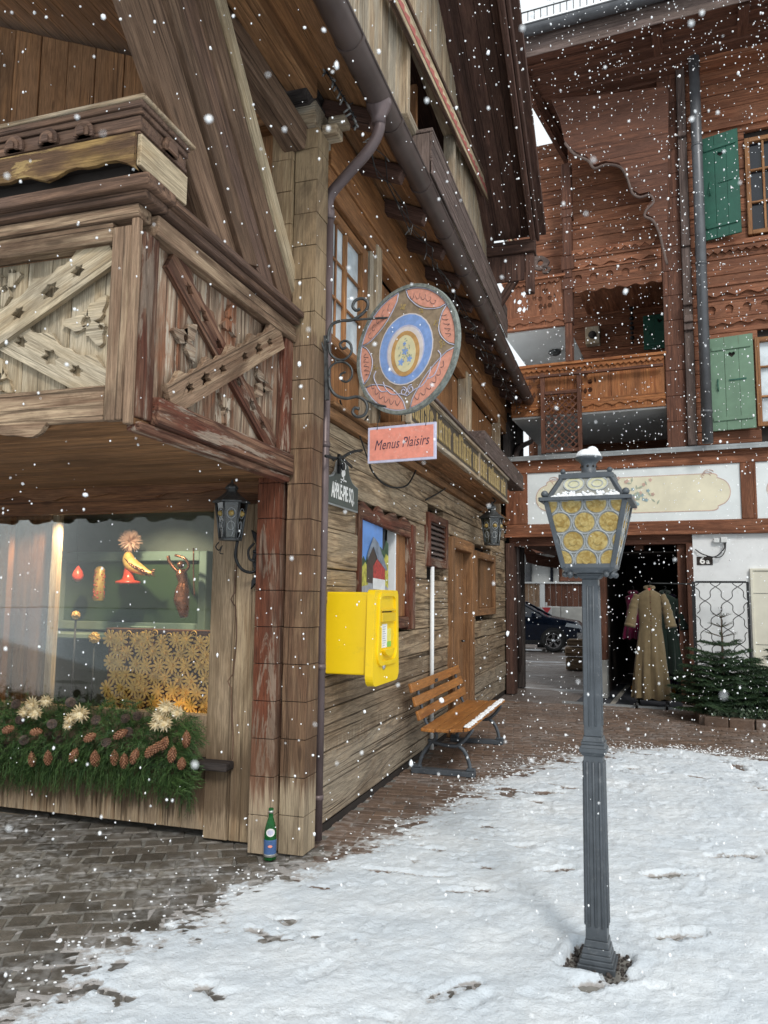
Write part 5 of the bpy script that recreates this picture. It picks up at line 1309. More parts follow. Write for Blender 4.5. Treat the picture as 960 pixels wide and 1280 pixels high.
# small salmon board hanging below
ta2 = R_(8); bx = Vector((math.cos(ta2), -math.sin(ta2), 0)); bn = Vector((-math.sin(ta2), -math.cos(ta2), 0)); SB = py(502, 554, 4.6)
ns_ = thing('name_board', SB, 'small salmon board lettered Menus Plaisirs hanging under the round sign', 'shop sign')
f = (SB, bx, Z, bn); w, h_ = .238, .118
M['bsalmon'] = plain('board_salmon_paint', (.74, .27, .20), .75, 0, .1, 22., dirt=((.78, .45, .38), .75))
b = MB(); b.plate([(-w, -h_), (w, -h_), (w, h_), (-w, h_)], (SB-bn*.008, bx, Z, bn), .016); pl2 = b.build('lilac_border', 'slilac', ns_, .002)
b = MB(); b.plate([(-w+.016, -h_+.016), (w-.016, -h_+.016), (w-.016, h_-.016), (-w+.016, h_-.016)], (SB+bn*.008, bx, Z, bn), .0015); b.build('painted_field', 'bsalmon', pl2)
M['ink'] = plain('dark_lettering', (.06, .035, .06), .6)
cs_, ss_ = math.cos(R_(2)), math.sin(R_(2)); bxr = bx*cs_+Z*ss_; bzr = Z*cs_-bx*ss_
text('Menus Plaisirs', (SB+bn*.0098, bxr, bzr, bn), .094, 'ink', 'lettering', ns_, shear=.35, sx=.70, spacing=1.02, bold=-.0006)
b = MB()
for x in (-.17, .17): b.tube(smooth([SB+bx*x+Z*(h_-.02)+bn*.012, SB+bx*x+Z*(h_+.03), SB+bx*(x*.9)+Z*(h_+.075)], 4), .0028, 5)
b.split('hanging_wire', 'iron', ns_)
# ================================================================== STREET NAME SIGN on the wall
f0 = Vector((XW+.012, 5.20, 2.37)); st = thing('street_sign', f0, 'dark green street name plate with white letters on the log wall beside the downpipe', 'street sign')
M['plate'] = plain('dark_green_enamel', (.045, .06, .055), .4, 0, .1, 9.)
M['letter'] = plain('white_letters', (.8, .8, .78), .5)
def plateshape(w, h): return [(-w, -h), (w, -h), (w, h*.55), (w*.82, h*.6), (w*.6, h*.75), (w*.42, h*1.1), (w*.34, h*1.6), (w*.18, h*1.95), (0, h*2.05), (-w*.18, h*1.95), (-w*.34, h*1.6), (-w*.42, h*1.1), (-w*.6, h*.75), (-w*.82, h*.6), (-w, h*.55)]
b = MB(); b.plate(plateshape(.335, .125), (f0, Y, Z, X), .018); pl3 = b.build('plate', 'zinc', st, .002)
b = MB(); b.plate(plateshape(.322, .112), (f0+X*.018, Y, Z, X), .003); b.build('enamel', 'plate', pl3)
text('APPLE-PIE SQ.', (f0+X*.0215+Z*-.02, Y, Z, X), .155, 'letter', 'lettering', st, sx=.50, bold=.003)
b = MB(); rr = random.Random(1)
for k in range(9): a = rr.uniform(0, PI*2); r = rr.uniform(.0, .05); b.plate(circ(r*math.cos(a), .155+r*math.sin(a), .022, 9), (f0+X*(.0215+.0001*k), Y, Z, X), .002)
b.plate([(-.008, .07), (.008, .07), (.008, .12), (-.008, .12)], (f0+X*.0215, Y, Z, X), .002); b.plate([(-.06, .075), (.06, .075), (.06, .085), (-.06, .085)], (f0+X*.0215, Y, Z, X), .002)
b.build('tree_emblem', 'letter', st)
# ================================================================== MAILBOX
mbx = thing('mailbox', (-1.85, 5.4, 1.0), 'bright yellow post box with rounded front fixed to the log wall', 'mailbox')
x1 = -1.64; ya, yb2, z0, z1 = 4.99, 5.56, 1.04, 1.645
b = MB(); b.box((XW-.01, ya+.015, z0+.03), (x1-.05, yb2-.02, z1-.01)); b.build('case', 'yellow', mbx, .012, seg=3)
def rrect(a, c, w, h, r, n=6):
    return arc(c[0]+w-r, c[1]+h-r, r, 0, 90, n)+arc(c[0]-w+r, c[1]+h-r, r, 90, 180, n)+arc(c[0]-w+r, c[1]-h+r, r*1.6, 180, 270, n)+arc(c[0]+w-r, c[1]-h+r, r*1.6, 270, 360, n)
cy_, cz_ = (ya+yb2)/2, (z0+z1)/2-.005
b = MB(); b.plate(rrect(0, (0, 0), .285, .315, .045), (Vector((x1-.06, cy_, cz_)), Y, Z, X), .055); dm = b.build('door', 'yellow', mbx, .02, seg=4)
b = MB(); b.plate(rrect(0, (0, .06), .205, .235, .06), (Vector((x1-.006, cy_, cz_)), Y, Z, X), .016, [rrect(0, (0, .06), .175, .21, .05)]); b.plate(arc(0, -.10, .12, 180, 360, 12, .05), (Vector((x1-.006, cy_, cz_)), Y, Z, X), .03); b.build('face_moulding', 'yellow', dm, .005, seg=2)
b = MB(); b.box((x1-.006, cy_-.16, cz_+.165), (x1+.012, cy_+.16, cz_+.18)); b.box((x1-.006, cy_-.16, cz_+.09), (x1+.014, cy_+.16, cz_+.155)); b.build('slot_flap', 'yellowd', dm, .004, seg=2)
b = MB(); b.box((x1-.004, cy_-.11, cz_+.156), (x1-.002, cy_+.11, cz_+.168)); b.build('slot', 'room', dm)
b = MB(); b.box((x1-.005, cy_-.115, cz_-.09), (x1-.0025, cy_+.0, cz_+.075)); b.build('white_notice', 'letter', dm)
M['lgreen'] = plain('green_label', (.25, .55, .08), .6); M['lyel'] = plain('yellow_label', (.75, .68, .12), .6); M['lgrey'] = plain('printed_grey_text', (.35, .37, .40), .7)
b = MB(); b.box((x1-.005, cy_+.003, cz_-.05), (x1-.0025, cy_+.10, cz_+.04)); b.build('yellow_label', 'lyel', dm)
b = MB(); b.box((x1-.005, cy_+.003, cz_-.09), (x1-.0025, cy_+.10, cz_-.052)); b.build('green_label', 'lgreen', dm)
b = MB(); 
for k in range(9): b.box((x1-.0025, cy_-.105, cz_-.075+k*.016), (x1-.002, cy_-.105+.06+.03*((k*7) % 3)/3, cz_-.071+k*.016))
b.build('small_print', 'lgrey', dm)
b = MB(); b.lathe((x1-.004, cy_-.07, cz_-.215), [(.028, 0), (.028, .004), (.02, .006), (.02, .010), (.008, .012)], 16, X); b.build('lock', 'steel', dm)
# ================================================================== BENCH
bn_ = thing('park_bench', (-1.65, 7.8, 0), 'wooden slatted bench with curved cast iron legs against the log wall', 'bench')
y0b, y1b = 6.78, 8.85
def slat(name, x, z, w, th, tilt, l0=y0b, l1=y1b):
    b = MB(); ca2, sa2 = math.cos(tilt), math.sin(tilt); b.obox((x, (l0+l1)/2, z), Y, Vector((ca2, 0, sa2)), Vector((-sa2, 0, ca2)), (l1-l0)/2, w/2, th/2, 0); return b.build(name, 'bench', bn_, .006, seg=2)
for (x, z, w, t_) in ((-1.725, .425, .125, -.06), (-1.595, .428, .12, .0), (-1.465, .438, .115, .10)): slat('seat_slat', x, z, w, .03, t_)
slat('seat_slat', -1.372, .450, .05, .03, .25)
for (x, z) in ((-1.815, .545), (-1.85, .665), (-1.885, .785)): slat('back_slat', x, z, .085, .028, R_(105))
b = MB(); rr = random.Random(6)
for k in range(420): b.ball((-1.375+rr.uniform(-.022, .022), y0b+.02+(y1b-y0b-.05)*rr.random(), .470+rr.uniform(-.003, .004)), rr.uniform(.008, .016), 6, 4, (1.2, 1.5, .55))
b.build('snow_strip', 'powder', bn_)
b = MB(); b.box((-1.875+.02, 7.62, .76), (-1.862, 7.72, .79)); b.build('name_tag', 'greyiron', bn_)
for yy in (7.02, 8.66):
    b = MB()
    for off in (0,):
        b.tube(smooth([(-1.36, yy, .425), (-1.42, yy, .34), (-1.50, yy, .27), (-1.56, yy, .26), (-1.66, yy, .27), (-1.78, yy, .30)], 5), .019, 8)
        b.tube(smooth([(-1.50, yy, .27), (-1.44, yy, .22), (-1.40, yy, .13), (-1.385, yy, .05)], 5), .019, 8)
        b.tube(smooth([(-1.74, yy, .42), (-1.70, yy, .33), (-1.76, yy, .27), (-1.83, yy, .17), (-1.87, yy, .05)], 5), .019, 8)
        b.tube(smooth([(-1.38, yy, .43), (-1.55, yy, .395), (-1.74, yy, .405), (-1.80, yy, .46), (-1.845, yy, .60), (-1.905, yy, .83)], 5), .016, 8)
        b.box((-1.93, yy-.045, .0), (-1.34, yy+.045, .05), 0); b.box((-1.93, yy-.03, .05), (-1.84, yy+.03, .075)); b.box((-1.42, yy-.03, .05), (-1.34, yy+.03, .075))
    b.build('leg', 'lampgrey2', bn_, .006)
# ================================================================== BOTTLE
M['greenglass'] = roundmat('green_bottle_glass', (.01, .10, .02), (.015, .17, .04), .06, .35)
M['labelblue'] = plain('blue_label', (.05, .11, .26), .5, 0, .15, 90.)
bc = Vector((-2.115, 4.435, .006)); bt = thing('glass_bottle', bc, 'green glass bottle with blue and white labels standing between the corner posts', 'bottle')
b = MB(); b.lathe(bc, [(.034, 0), (.038, .004), (.038, .15), (.034, .185), (.022, .225), (.0145, .25), (.013, .285), (.0155, .288), (.0155, .30), (.012, .302)], 24); b.build('glass', 'greenglass', bt)
b = MB(); b.lathe(bc, [(.0385, .02), (.0387, .03), (.0387, .115), (.0385, .12)], 24); lb_ = b.build('label', 'labelblue', bt)
b = MB(); b.lathe(bc, [(.0163, .272), (.0163, .288)], 16); b.lathe(bc, [(.0385, .02), (.0392, .022), (.0392, .035), (.0385, .037)], 24); b.build('foil', 'lilacsilver', bt)
d = (CAM-bc); d.z = 0; d.normalize(); rt_ = d.cross(Z)*-1
b = MB(); 
def onb(ang, z, r=.0392): a = math.atan2(d.y, d.x)+ang; return bc+Vector((r*math.cos(a), r*math.sin(a), z))
def curvedpatch(mb, a_w, zc, zr, r, n=16):
    vs = [onb(0, zc, r)]+[onb(a_w*math.cos(t), zc+zr*math.sin(t), r) for t in [2*PI*k/n for k in range(n)]]; mb.add(vs, [(0, k+1, (k+1) % n+1) for k in range(n)])
curvedpatch(b, .72, .165, .024, .0392); b.build('oval_label', 'letter', bt)
b = MB(); curvedpatch(b, .48, .165, .016, .0398); b.build('label_emblem', 'slilac', bt)
b = MB(); curvedpatch(b, .35, .085, .008, .0402); b.build('red_mark', 'bsalmon', bt)
# ================================================================== POSTER in the display window
po = thing('poster', (XW-.01, 6.05, 1.62), 'poster of a chalet under blue sky hanging in the wall display window', 'poster')
M['psky'] = plain('poster_sky', (.12, .28, .66), .35, 0, .25, 3.); M['proof'] = plain('poster_roof', (.20, .24, .30), .35, 0, .3, 14.); M['pwood'] = plain('poster_dark_wood', (.07, .05, .04), .35)
M['pred'] = plain('poster_red', (.45, .06, .05), .35, 0, .4, 40.); M['pyel'] = plain('poster_yellow_leaves', (.50, .46, .08), .35, 0, .35, 22.); M['pgrey'] = plain('poster_road', (.42, .42, .44), .35, 0, .2, 9.); M['pgreen'] = plain('poster_trees', (.04, .09, .05), .35, 0, .4, 22.)
f = (Vector((XW-.012, 5.71, 1.60)), Y, Z, X)
def PF(d): return (f[0]+X*d, Y, Z, X)
b = MB(); f = (f[0], Y*1.3, Z, X); b.plate([(0, 0), (.58, 0), (.58, .62), (0, .62)], PF(0), .004); b.build('sheet', 'psky', po)
f = (f[0], Y*1.3, Z, X)
def PF(d): return (f[0]+X*d, Y*1.3, Z, X)
def pp(nm, mt, pts, d): b = MB(); b.plate(pts, PF(.004+d), .0008); b.build(nm, mt, po)
pp('road', 'pgrey', [(.004, .004), (.576, .004), (.576, .10), (.3, .16), (.004, .10)], 0)
pp('trees', 'pgreen', [(.004, .25), (.06, .33), (.10, .29), (.16, .38), (.3, .35), (.4, .43), (.46, .40), (.52, .50), (.576, .47), (.576, .2), (.004, .12)], .001)
pp('yellow_trees', 'pyel', [(.004, .08), (.15, .10), (.16, .24), (.09, .28), (.05, .25), (.004, .22)], .002)
pp('yellow_trees', 'pyel', [(.46, .12), (.576, .08), (.576, .36), (.52, .38), (.46, .3)], .002)
pp('chalet_wall', 'pwood', [(.12, .12), (.50, .10), (.50, .28), (.27, .44), (.12, .28)], .003)
pp('chalet_front', 'pred', [(.25, .12), (.50, .10), (.49, .27), (.34, .33), (.25, .26)], .004)
pp('white_base', 'letter', [(.24, .07), (.50, .06), (.50, .15), (.24, .16)], .005)
pp('chalet_roof', 'proof', [(.12, .34), (.24, .50), (.34, .46), (.55, .24), (.52, .23), (.33, .32), (.24, .42), (.13, .30)], .006)
# ================================================================== HOUSE NUMBER
s_, z_ = pr(881, 701, .05); nb = thing('house_number', RP(s_, .05, z_), 'black enamel number plate reading 6a on the white wall', 'number plate')
b = MB(); b.plate([(-.115, -.065), (.115, -.065), (.115, .065), (-.115, .065)], (RP(s_, .06, z_), EX, Z, -EN), .012); b.build('plate', 'room', nb, .002)
text('6', (RP(s_-.035, .0475, z_), EX, Z, -EN), .15, 'letter', 'numeral', nb, sx=1.1, bold=.004); text('a', (RP(s_+.045, .0475, z_-.012), EX, Z, -EN), .105, 'letter', 'letter', nb, sx=1.1, bold=.003)
s_, z_ = pr(900, 675, 0); jb = thing('junction_box', RP(s_, .0, z_), 'small white junction box with loose black cable above the house number', 'junction box')
b = MB(); b.rbox(s_-.09, s_-.01, -.01, .055, z_-.04, z_+.03); b.rbox(s_+.01, s_+.10, -.02, .055, z_-.04, z_+.045); b.build('box', 'whitegrey', jb, .006)
b = MB(); b.tube(smooth([RP(s_+.06, .0, z_-.04), RP(s_+.05, -.03, z_-.14), RP(s_-.08, -.02, z_-.26), RP(s_-.25, .0, z_-.22), RP(s_-.36, .03, z_-.14)], 6), .010, 6)
b.tube(smooth([RP(s_+.08, .0, z_-.04), RP(s_+.06, -.03, z_-.18), RP(s_-.02, -.02, z_-.27), RP(s_-.2, .0, z_-.25)], 6), .008, 6); b.build('cable', 'iron', jb)
# ================================================================== CABLES on the timber wall
b = MB()
def wp(u, v, x=-1.96): return px(u, v, x)
b.tube(smooth([wp(470, 560), wp(462, 580), wp(474, 600), wp(490, 609), wp(508, 607), wp(518, 592), wp(524, 575)], 6), .009, 6)
b.tube(smooth([wp(532, 625), wp(550, 615), wp(568, 601), wp(577, 580), px(579, 562, -1.7)], 6), .009, 6)
b.tube(smooth([wp(600, 640), wp(612, 634), wp(620, 620), wp(624, 607, -1.7)], 6), .009, 6)
b.tube(smooth([wp(425, 500), wp(431, 520), wp(437, 535), wp(446, 538), wp(460, 520)], 6), .007, 5)
b.tube(smooth([wp(445, 530), wp(455, 560), wp(462, 580)], 6), .006, 5)
tag(b.build('loose_cable', 'iron'), 'loose black cables looping along the log wall beneath the signs', 'cable')
b = MB(); b.tube([px(424, 585, -1.99), px(424, 572, -1.86)], .012, 6); b.tube(smooth([px(407, 570, -1.9), px(424, 573, -1.88), px(440, 565, -1.86), px(452, 563, -1.86)], 5), .011, 6); b.bar(px(424, 568, -1.94), px(424, 592, -1.94), .03, .02, X)
b.lathe(px(428, 583, -1.93), [(.03, 0), (.03, .012)], 12, X); b.bar(px(410, 567, -1.97), px(418, 576, -1.93), .02, .01, X); b.bar(px(428, 573, -1.93), px(440, 584, -1.93), .02, .01, X)
tag(b.build('iron_hook', 'iron'), 'black iron hook bracket above the street name plate', 'bracket')
# string light bundle under the gutter
sl1 = thing('string_lights', (-1.72, 6, 4.9), 'unlit string of fairy lights strung in tangles beneath the gutter', 'string lights'); b = MB(); bb = MB(); rr = random.Random(12)
for w_ in range(3):
    pts = []; y = 4.9
    while y < 13.8:
        pts.append(Vector((-1.70+rr.uniform(-.06, .05), y, 4.86+rr.uniform(-.07, .05)))); y += rr.uniform(.2, .4)
    b.tube(pts, .0045, 4)
    for p in pts:
        if rr.random() < .6: q = p+Vector((rr.uniform(-.05, .05), rr.uniform(-.04, .04), -rr.uniform(.02, .08))); bb.tube([p, q], .0045, 4)
b.build('wire', 'iron', sl1); bb.build('bulbs', 'clearbulb', sl1)
sl2 = thing('string_lights', py(380, 0, 4.3), 'unlit fairy light chain hanging from the eave down to the swan neck pipe', 'string lights'); b = MB(); bb = MB()
pts = smooth([py(362, -30, 4.3), py(375, 15, 4.3), py(392, 62, 4.35), py(405, 85, 4.4), py(423, 112, 4.45), py(438, 138, 4.5), py(446, 160, 4.6)], 8); b.tube(pts, .007, 5)
for i, p in enumerate(pts):
    if i % 2: bb.tube([p, p+Vector((rr.uniform(-.05, .05), 0, -rr.uniform(.02, .05)))], .008, 4)
    b.tube([p, p+Vector((rr.uniform(-.03, .03), rr.uniform(-.03, .03), rr.uniform(-.03, .03)))], .004, 3)
b.build('wire', 'iron', sl2); bb.build('bulbs', 'clearbulb', sl2)
# ================================================================== GARLAND on the window sill
def leafmat(name, c1, c2, r=.55):
    t = NT(name); rnd = t.attr('rnd', 'Fac'); col = t.mix(rnd, c1, c2); return t.fin(col, r, spec=.35)
M['fir'] = leafmat('fir_green', (.028, .068, .022), (.085, .155, .045)); M['firdark'] = leafmat('dark_fir_green', (.012, .032, .016), (.045, .085, .035)); M['lowleaf'] = leafmat('grey_green_leaf', (.10, .15, .10), (.24, .31, .22))
M['cone'] = leafmat('pine_cone_scales', (.20, .085, .045), (.42, .22, .13)); M['conedark'] = leafmat('dark_cone_scales', (.045, .035, .03), (.13, .09, .07)); M['dried'] = leafmat('dried_flower_petals', (.50, .38, .20), (.80, .72, .52), .8); M['bark'] = plain('dark_bark', (.07, .05, .035), .85, 0, .4, 30., bump=.003)
def sprig(mb, p, d, L, nl, n, up=Z, wid=.0016, fan=1.):
    """twig with needles as thin blades"""
    p = Vector(p); d = d.normalized(); s = d.cross(up)
    if s.length < .1: s = d.cross(X)
    s.normalize(); t = s.cross(d); vs = []; fs = []
    for i in range(n):
        f = (i+.5)/n; o = p+d*(L*f)-up*(L*.15*f*f); a = random.uniform(0, 2*PI); r = s*math.cos(a)+t*math.sin(a)*fan
        q = (d*random.uniform(.5, 1.0)+r).normalized()*nl*(1-.45*f)*random.uniform(.7, 1.15); w = q.cross(r if abs(q.normalized().dot(r)) < .95 else d).normalized()*wid
        k = len(vs); vs += [o-w, o+w, o+q]; fs.append((k, k+1, k+2))
    e = p+d*L-up*(L*.15); k = len(vs); w = s*wid*1.1; vs += [p-w, p+w, e]; fs.append((k, k+1, k+2))
    mb.add(vs, fs, vs, random.random())
gar = thing('greenery_garland', (-4.0, 4.5, .3), 'thick evergreen garland with pine cones and dried flowers along the shop window sill', 'garland')
b = MB(); rr = random.Random(3); random.seed(3)
for k in range(3400):
    x = random.uniform(-6.0, -2.72); th = random.uniform(-.5, 1.0)
    # cross-section: a mound bulging out from the wall
    a = random.uniform(-1.15, 1.45); rad = random.uniform(.6, 1.); cy_ = 4.60-.19*math.cos(a)*rad; cz_ = .58+.27*math.sin(a)*rad+.03*math.sin(x*5)
    d = Vector((random.uniform(-.8, .8), -math.cos(a)*random.uniform(.3, 1), math.sin(a)*.6-random.uniform(.1, .8))); 
    L = random.uniform(.07, .14); sprig(b, (x, cy_, cz_), d, L, .048, 17, wid=.0022)
for k in range(300):  # hanging lower fringe and right end
    x = random.uniform(-6, -2.70); sprig(b, (x, 4.48+random.uniform(-.05, .05), .42), Vector((random.uniform(-.4, .4), -.3, -1)), random.uniform(.08, .17), .05, 20, wid=.0022)
for k in range(140): sprig(b, (-2.76+random.uniform(-.05, .05), 4.48+random.uniform(-.1, .06), random.uniform(.36, .8)), Vector((1, -.2, random.uniform(-.6, .2))), random.uniform(.06, .13), .05, 18, wid=.0022)
b.build('greenery', 'fir', gar)
def cone(c, d, L, R, mat, par, name='pine_cone'):
    b = MB(); d = d.normalized(); s = d.cross(Z); s = s.normalized() if s.length > .1 else X; t = s.cross(d); c = Vector(c)
    n = 9
    for j in range(n):
        f = j/(n-1); r = R*(math.sin(PI*min(1, .18+f*.78)))**.8; m = 8
        for i in range(m):
            a = 2*PI*(i+.5*(j % 2))/m; q = s*math.cos(a)+t*math.sin(a); o = c+d*(L*(f-.5)); w = d.cross(q)*(r*.42)
            tip = o+q*r*1.12+d*L*.10; b.add([o-w*.7-q*r*-.3, o+w*.7+q*r*.3, tip+w*.5, tip-w*.5, o+q*r*.5+d*L*.16], [(0, 1, 2, 3), (3, 2, 4)], None)
    b.lathe(c-d*L*.45, [(R*.35, 0), (R*.6, L*.4), (R*.15, L*.85)], 8, d); return b.build(name, mat, par)
yg = 4.36
for (u, v, ang, L) in ((118, 948, 75, .10), (143, 948, 82, .10), (168, 946, 60, .12), (150, 918, 25, .14), (120, 950, 80, .1), (187, 940, 50, .1), (215, 944, 70, .11), (233, 925, 80, .11), (195, 935, 40, .13), (10, 912, 20, .12), (40, 950, 85, .10), (60, 948, 80, .10), (92, 945, 55, .12), (112, 922, 25, .12), (155, 952, 80, .1), (205, 930, 60, .1), (227, 955, 75, .08), (45, 915, 10, .12)):
    p = py(u, v, yg+rr.uniform(-.02, .02)); a = R_(ang); cone(p, Vector((math.cos(a), -.3, math.sin(a))), L, .026, 'cone', gar)
for (u, v) in ((20, 880), (25, 900), (65, 905), (75, 925), (88, 878), (120, 900), (133, 928), (157, 898), (172, 895), (160, 915), (62, 918), (30, 925)):
    cone(py(u, v, yg+.03), Vector((rr.uniform(-1, 1), -.8, rr.uniform(-.5, 1))), .055, .030, 'conedark', gar)
def flower(c, r, par):
    b = MB(); c = Vector(c); d = (Vector((c.x*.3, 0, 1.2))-c).normalized(); s = d.cross(Z).normalized(); t = s.cross(d)
    for L_ in range(3):
        for i in range(16): a = 2*PI*(i+.3*L_)/16+rr.uniform(-.1, .1); q = s*math.cos(a)+t*math.sin(a); w = d.cross(q)*r*.09; R2 = r*(1-.22*L_)*rr.uniform(.8, 1.1); b.add([c-w, c+w, c+q*R2*.6+w*1.1+d*r*.25*L_, c+q*R2+d*r*(.25+.3*L_), c+q*R2*.6-w*1.1+d*r*.25*L_], [(0, 1, 2, 3, 4)])
    b.ball(c+d*r*.15, r*.28, 8, 6); return b.build('dried_flower', 'dried', par)
for (u, v, r) in ((40, 880, .055), (44, 890, .06), (58, 876, .05), (88, 898, .05), (100, 892, .07), (30, 890, .045), (200, 895, .06), (208, 884, .065), (222, 890, .05), (195, 905, .05), (206, 903, .06), (85, 906, .04)): flower(py(u, v, yg-.04), r, gar)
b = MB(); b.box((-2.70, 4.50, .475), (-2.47, 4.612, .53), 0); tag(b.build('sill_bracket', 'black', None, .012, seg=2), 'short black charred bracket end under the right end of the garland', 'bracket')
b = MB(); b.box((-6.5, 4.50, .46), (-2.70, YS-.01, .53), 0); b.build('garland_shelf', 'black', chalet)
# ================================================================== SHOP WINDOW
sw_ = bpy.data.objects.new('shop_window', None); COL.objects.link(sw_); sw_.parent = chalet; OFF[sw_.name] = OFF[chalet.name]
b = MB(); b.box((-6.5, YS+.045, .78), (-2.69, YS+.050, 2.2)); b.build('glass', 'shopglass', sw_)
M['roomgreen'] = plain('display_green_wall', (.022, .048, .014), .8, 0, .2, 2.); M['roomgrey'] = plain('grey_green_frame', (.13, .175, .14), .6, 0, .05, 3.); M['roomfloor'] = plain('pale_display_shelf', (.30, .32, .28), .6)
M['roomwall'] = plain('dim_room_wall', (.10, .11, .09), .8)
YI = 5.45
b = MB(); b.box((-6.6, YI+.12, .4), (-2.4, YI+.2, 2.5)); b.box((-2.62, YS+.12, .4), (-2.56, YI+.12, 2.5)); b.box((-6.6, YS+.12, 2.30), (-2.62, YI+.12, 2.36)); b.box((-6.6, YS+.1, .40), (-2.62, YI+.12, .46)); b.build('display_room', 'roomwall', sw_)
g0, g1 = py(78, 690, YI), py(246, 775, YI)
b = MB(); b.box((g0.x, YI+.06, g1.z-.03), (g1.x, YI+.10, g0.z-.08)); b.build('green_panel', 'roomgreen', sw_)
b = MB(); w = .07
for k, (gx_, gy2) in enumerate(((g0.x-w, g0.x), (g1.x, g1.x+w))): b.box((gx_, YI, g1.z-.10), (gy2, YI+.1, g0.z+.0), 2)
b.box((g0.x, YI+.002, g0.z-.08), (g1.x, YI+.1, g0.z), 0); b.box((g0.x, YI+.002, g1.z-.10), (g1.x, YI+.1, g1.z-.03), 0); b.box((g0.x-.3, YI-.25, g1.z-.16), (-2.62, YI+.12, g1.z-.12), 0)
b.build('green_frame', 'roomgrey', sw_, .006)
b = MB(); b.box((-6.5, 5.0, .46), (py(62, 700, 5.0).x, 5.06, 2.3), 2); b.box((-6.5, 4.9, .46), (py(10, 700, 4.9).x, 4.96, 2.3), 2); b.build('side_panelling', 'header', sw_)
b = MB(); c0, c1 = py(64, 750, 4.98), py(72, 750, 4.98); b.box((c0.x, 4.95, .46), (c1.x, 5.0, 2.3)); b.build('panel_edge', 'light', sw_)
# display things
M['gold2'] = plain('bright_gold_leaf', (.55, .33, .09), .4, .25, .2, 30.); M['redceramic'] = plain('red_glaze', (.45, .045, .02), .3, 0, .2, 20.); M['bronze'] = plain('dark_bronze', (.16, .06, .03), .25, .7, .3, 20.); M['fluff'] = plain('pink_feather', (.55, .33, .24), .9)
def I(u, v, y=5.25): return py(u, v, y)
t = thing('bird_figure', I(163, 728), 'yellow bird ornament with fluffy pale head on a red foot in the shop window', 'ornament')
b = MB(); rr = random.Random(2)
for k in range(420):
    q = Vector((rr.gauss(0, 1), rr.gauss(0, 1), rr.gauss(0, 1))).normalized(); c = I(163, 676); b.tube([c+q*.02, c+q*rr.uniform(.07, .10)+Z*.0], [.003, .0015], 3, False)
b.build('fluffy_head', 'fluff', t)
b = MB(); p = smooth([I(160, 690), I(161, 700), I(165, 706), I(172, 710), I(182, 715), I(190, 716)], 5); b.tube(p, [.012+.05*math.sin(PI*min(1, (i/(len(p)-1))**.8*1.0+.02))**.8*(1-.35*i/len(p)) for i in range(len(p))], 12); b.build('body', 'gold2', t)
b = MB()
for k in range(7): c = p[int(len(p)*(.3+.09*k))]; b.tube([c+Vector((-.02, -.045, .03)), c+Vector((.02, -.05, 0)), c+Vector((.05, -.03, -.035))], [.004, .009, .003], 6)
for k in range(4): b.tube([p[-4], p[-1]+Vector((.03, 0, .03-.02*k))], [.012, .003], 6)
b.build('dark_feathers', 'bronze', t)
b = MB(); b.lathe(I(160, 728), [(.10, -.01), (.10, .008), (.05, .02), (.04, .06), (.03, .14), (.045, .15)], 14); b.tube([I(160, 722), I(150, 728)], .02, 8); b.build('red_foot', 'redceramic', t)
t = thing('teardrop_ornament', I(97, 725), 'small red teardrop ornament hanging left of the spotted lantern', 'ornament')
b = MB(); b.lathe(I(97, 727), [(.012, 0), (.04, .02), (.048, .05), (.035, .085), (.015, .115), (.004, .13)], 14); b.build('drop', 'redceramic', t); b = MB(); b.tube([I(97, 712), I(97, 640)], .0015, 4); b.build('thread', 'iron', t)
t = thing('spotted_lantern', I(123, 750), 'cylindrical gold and red spotted lantern in the shop window', 'ornament')
b = MB(); b.lathe(I(123, 751), [(.03, 0), (.042, .006), (.040, .25), (.03, .27), (.012, .28)], 16); cl_ = b.build('cylinder', 'gold2', t)
b = MB()
for k in range(80): a = rr.uniform(0, 6.28); z = rr.uniform(.02, .25); b.ball(I(123, 751)+Vector((.041*math.cos(a), .041*math.sin(a), z)), .007, 6, 4)
b.build('red_spots', 'redceramic', cl_)
t = thing('bronze_figurine', I(225, 772), 'slender bronze dancer figurine with raised arms in the shop window', 'figurine')
b = MB(); P_ = lambda l: smooth([I(*q) for q in l], 5)
p = P_([(230, 772), (229, 762), (227, 750), (228, 738), (229, 728), (227, 718), (226, 712)]); n = len(p); prof = [.03, .045, .062, .055, .036, .045, .03]
b.tube(p, [np.interp(i/(n-1)*6, range(7), prof) for i in range(n)], 12)
b.tube(P_([(224, 716), (218, 710), (212, 702), (210, 695)]), [.014]*16, 6); b.tube(P_([(229, 716), (236, 708), (231, 698), (219, 694)]), .011, 6); b.ball(I(226, 706), .03, 10, 8); b.tube(P_([(243, 745), (242, 720), (242, 685)]), .006, 5); b.build('body', 'bronze', t)
for i, (u, v, r, lab) in enumerate(((95, 769, .030, 'small pale gold ball on a stand at left in the shop window'), (118, 797, .040, 'larger orange gold ball beside the lattice screen in the shop window'))):
    t = thing('gold_ball', I(u, v, 5.0), lab, 'ornament'); b = MB(); b.ball(I(u, v, 5.0), r, 14, 10)
    for k in range(60): q = Vector((rr.gauss(0, 1), rr.gauss(0, 1), rr.gauss(0, 1))).normalized(); b.ball(I(u, v, 5.0)+q*r, r*.18, 5, 4)
    b.build('ball', 'gold2', t); b = MB(); b.tube([I(u, v, 5.0)-Z*r, Vector((I(u, v, 5.0).x, 5.0, .47))], .008, 6); b.build('stand', 'iron', t)
t = thing('glass_dish', I(178, 787, 5.1), 'pale oval dish on the display shelf', 'dish'); b = MB(); b.lathe(I(178, 788, 5.1), [(.04, 0), (.09, .012), (.11, .03), (.105, .03), (.08, .016)], 20, sy=.6); b.build('dish', 'roomgrey', t)
for k in range(5): pass
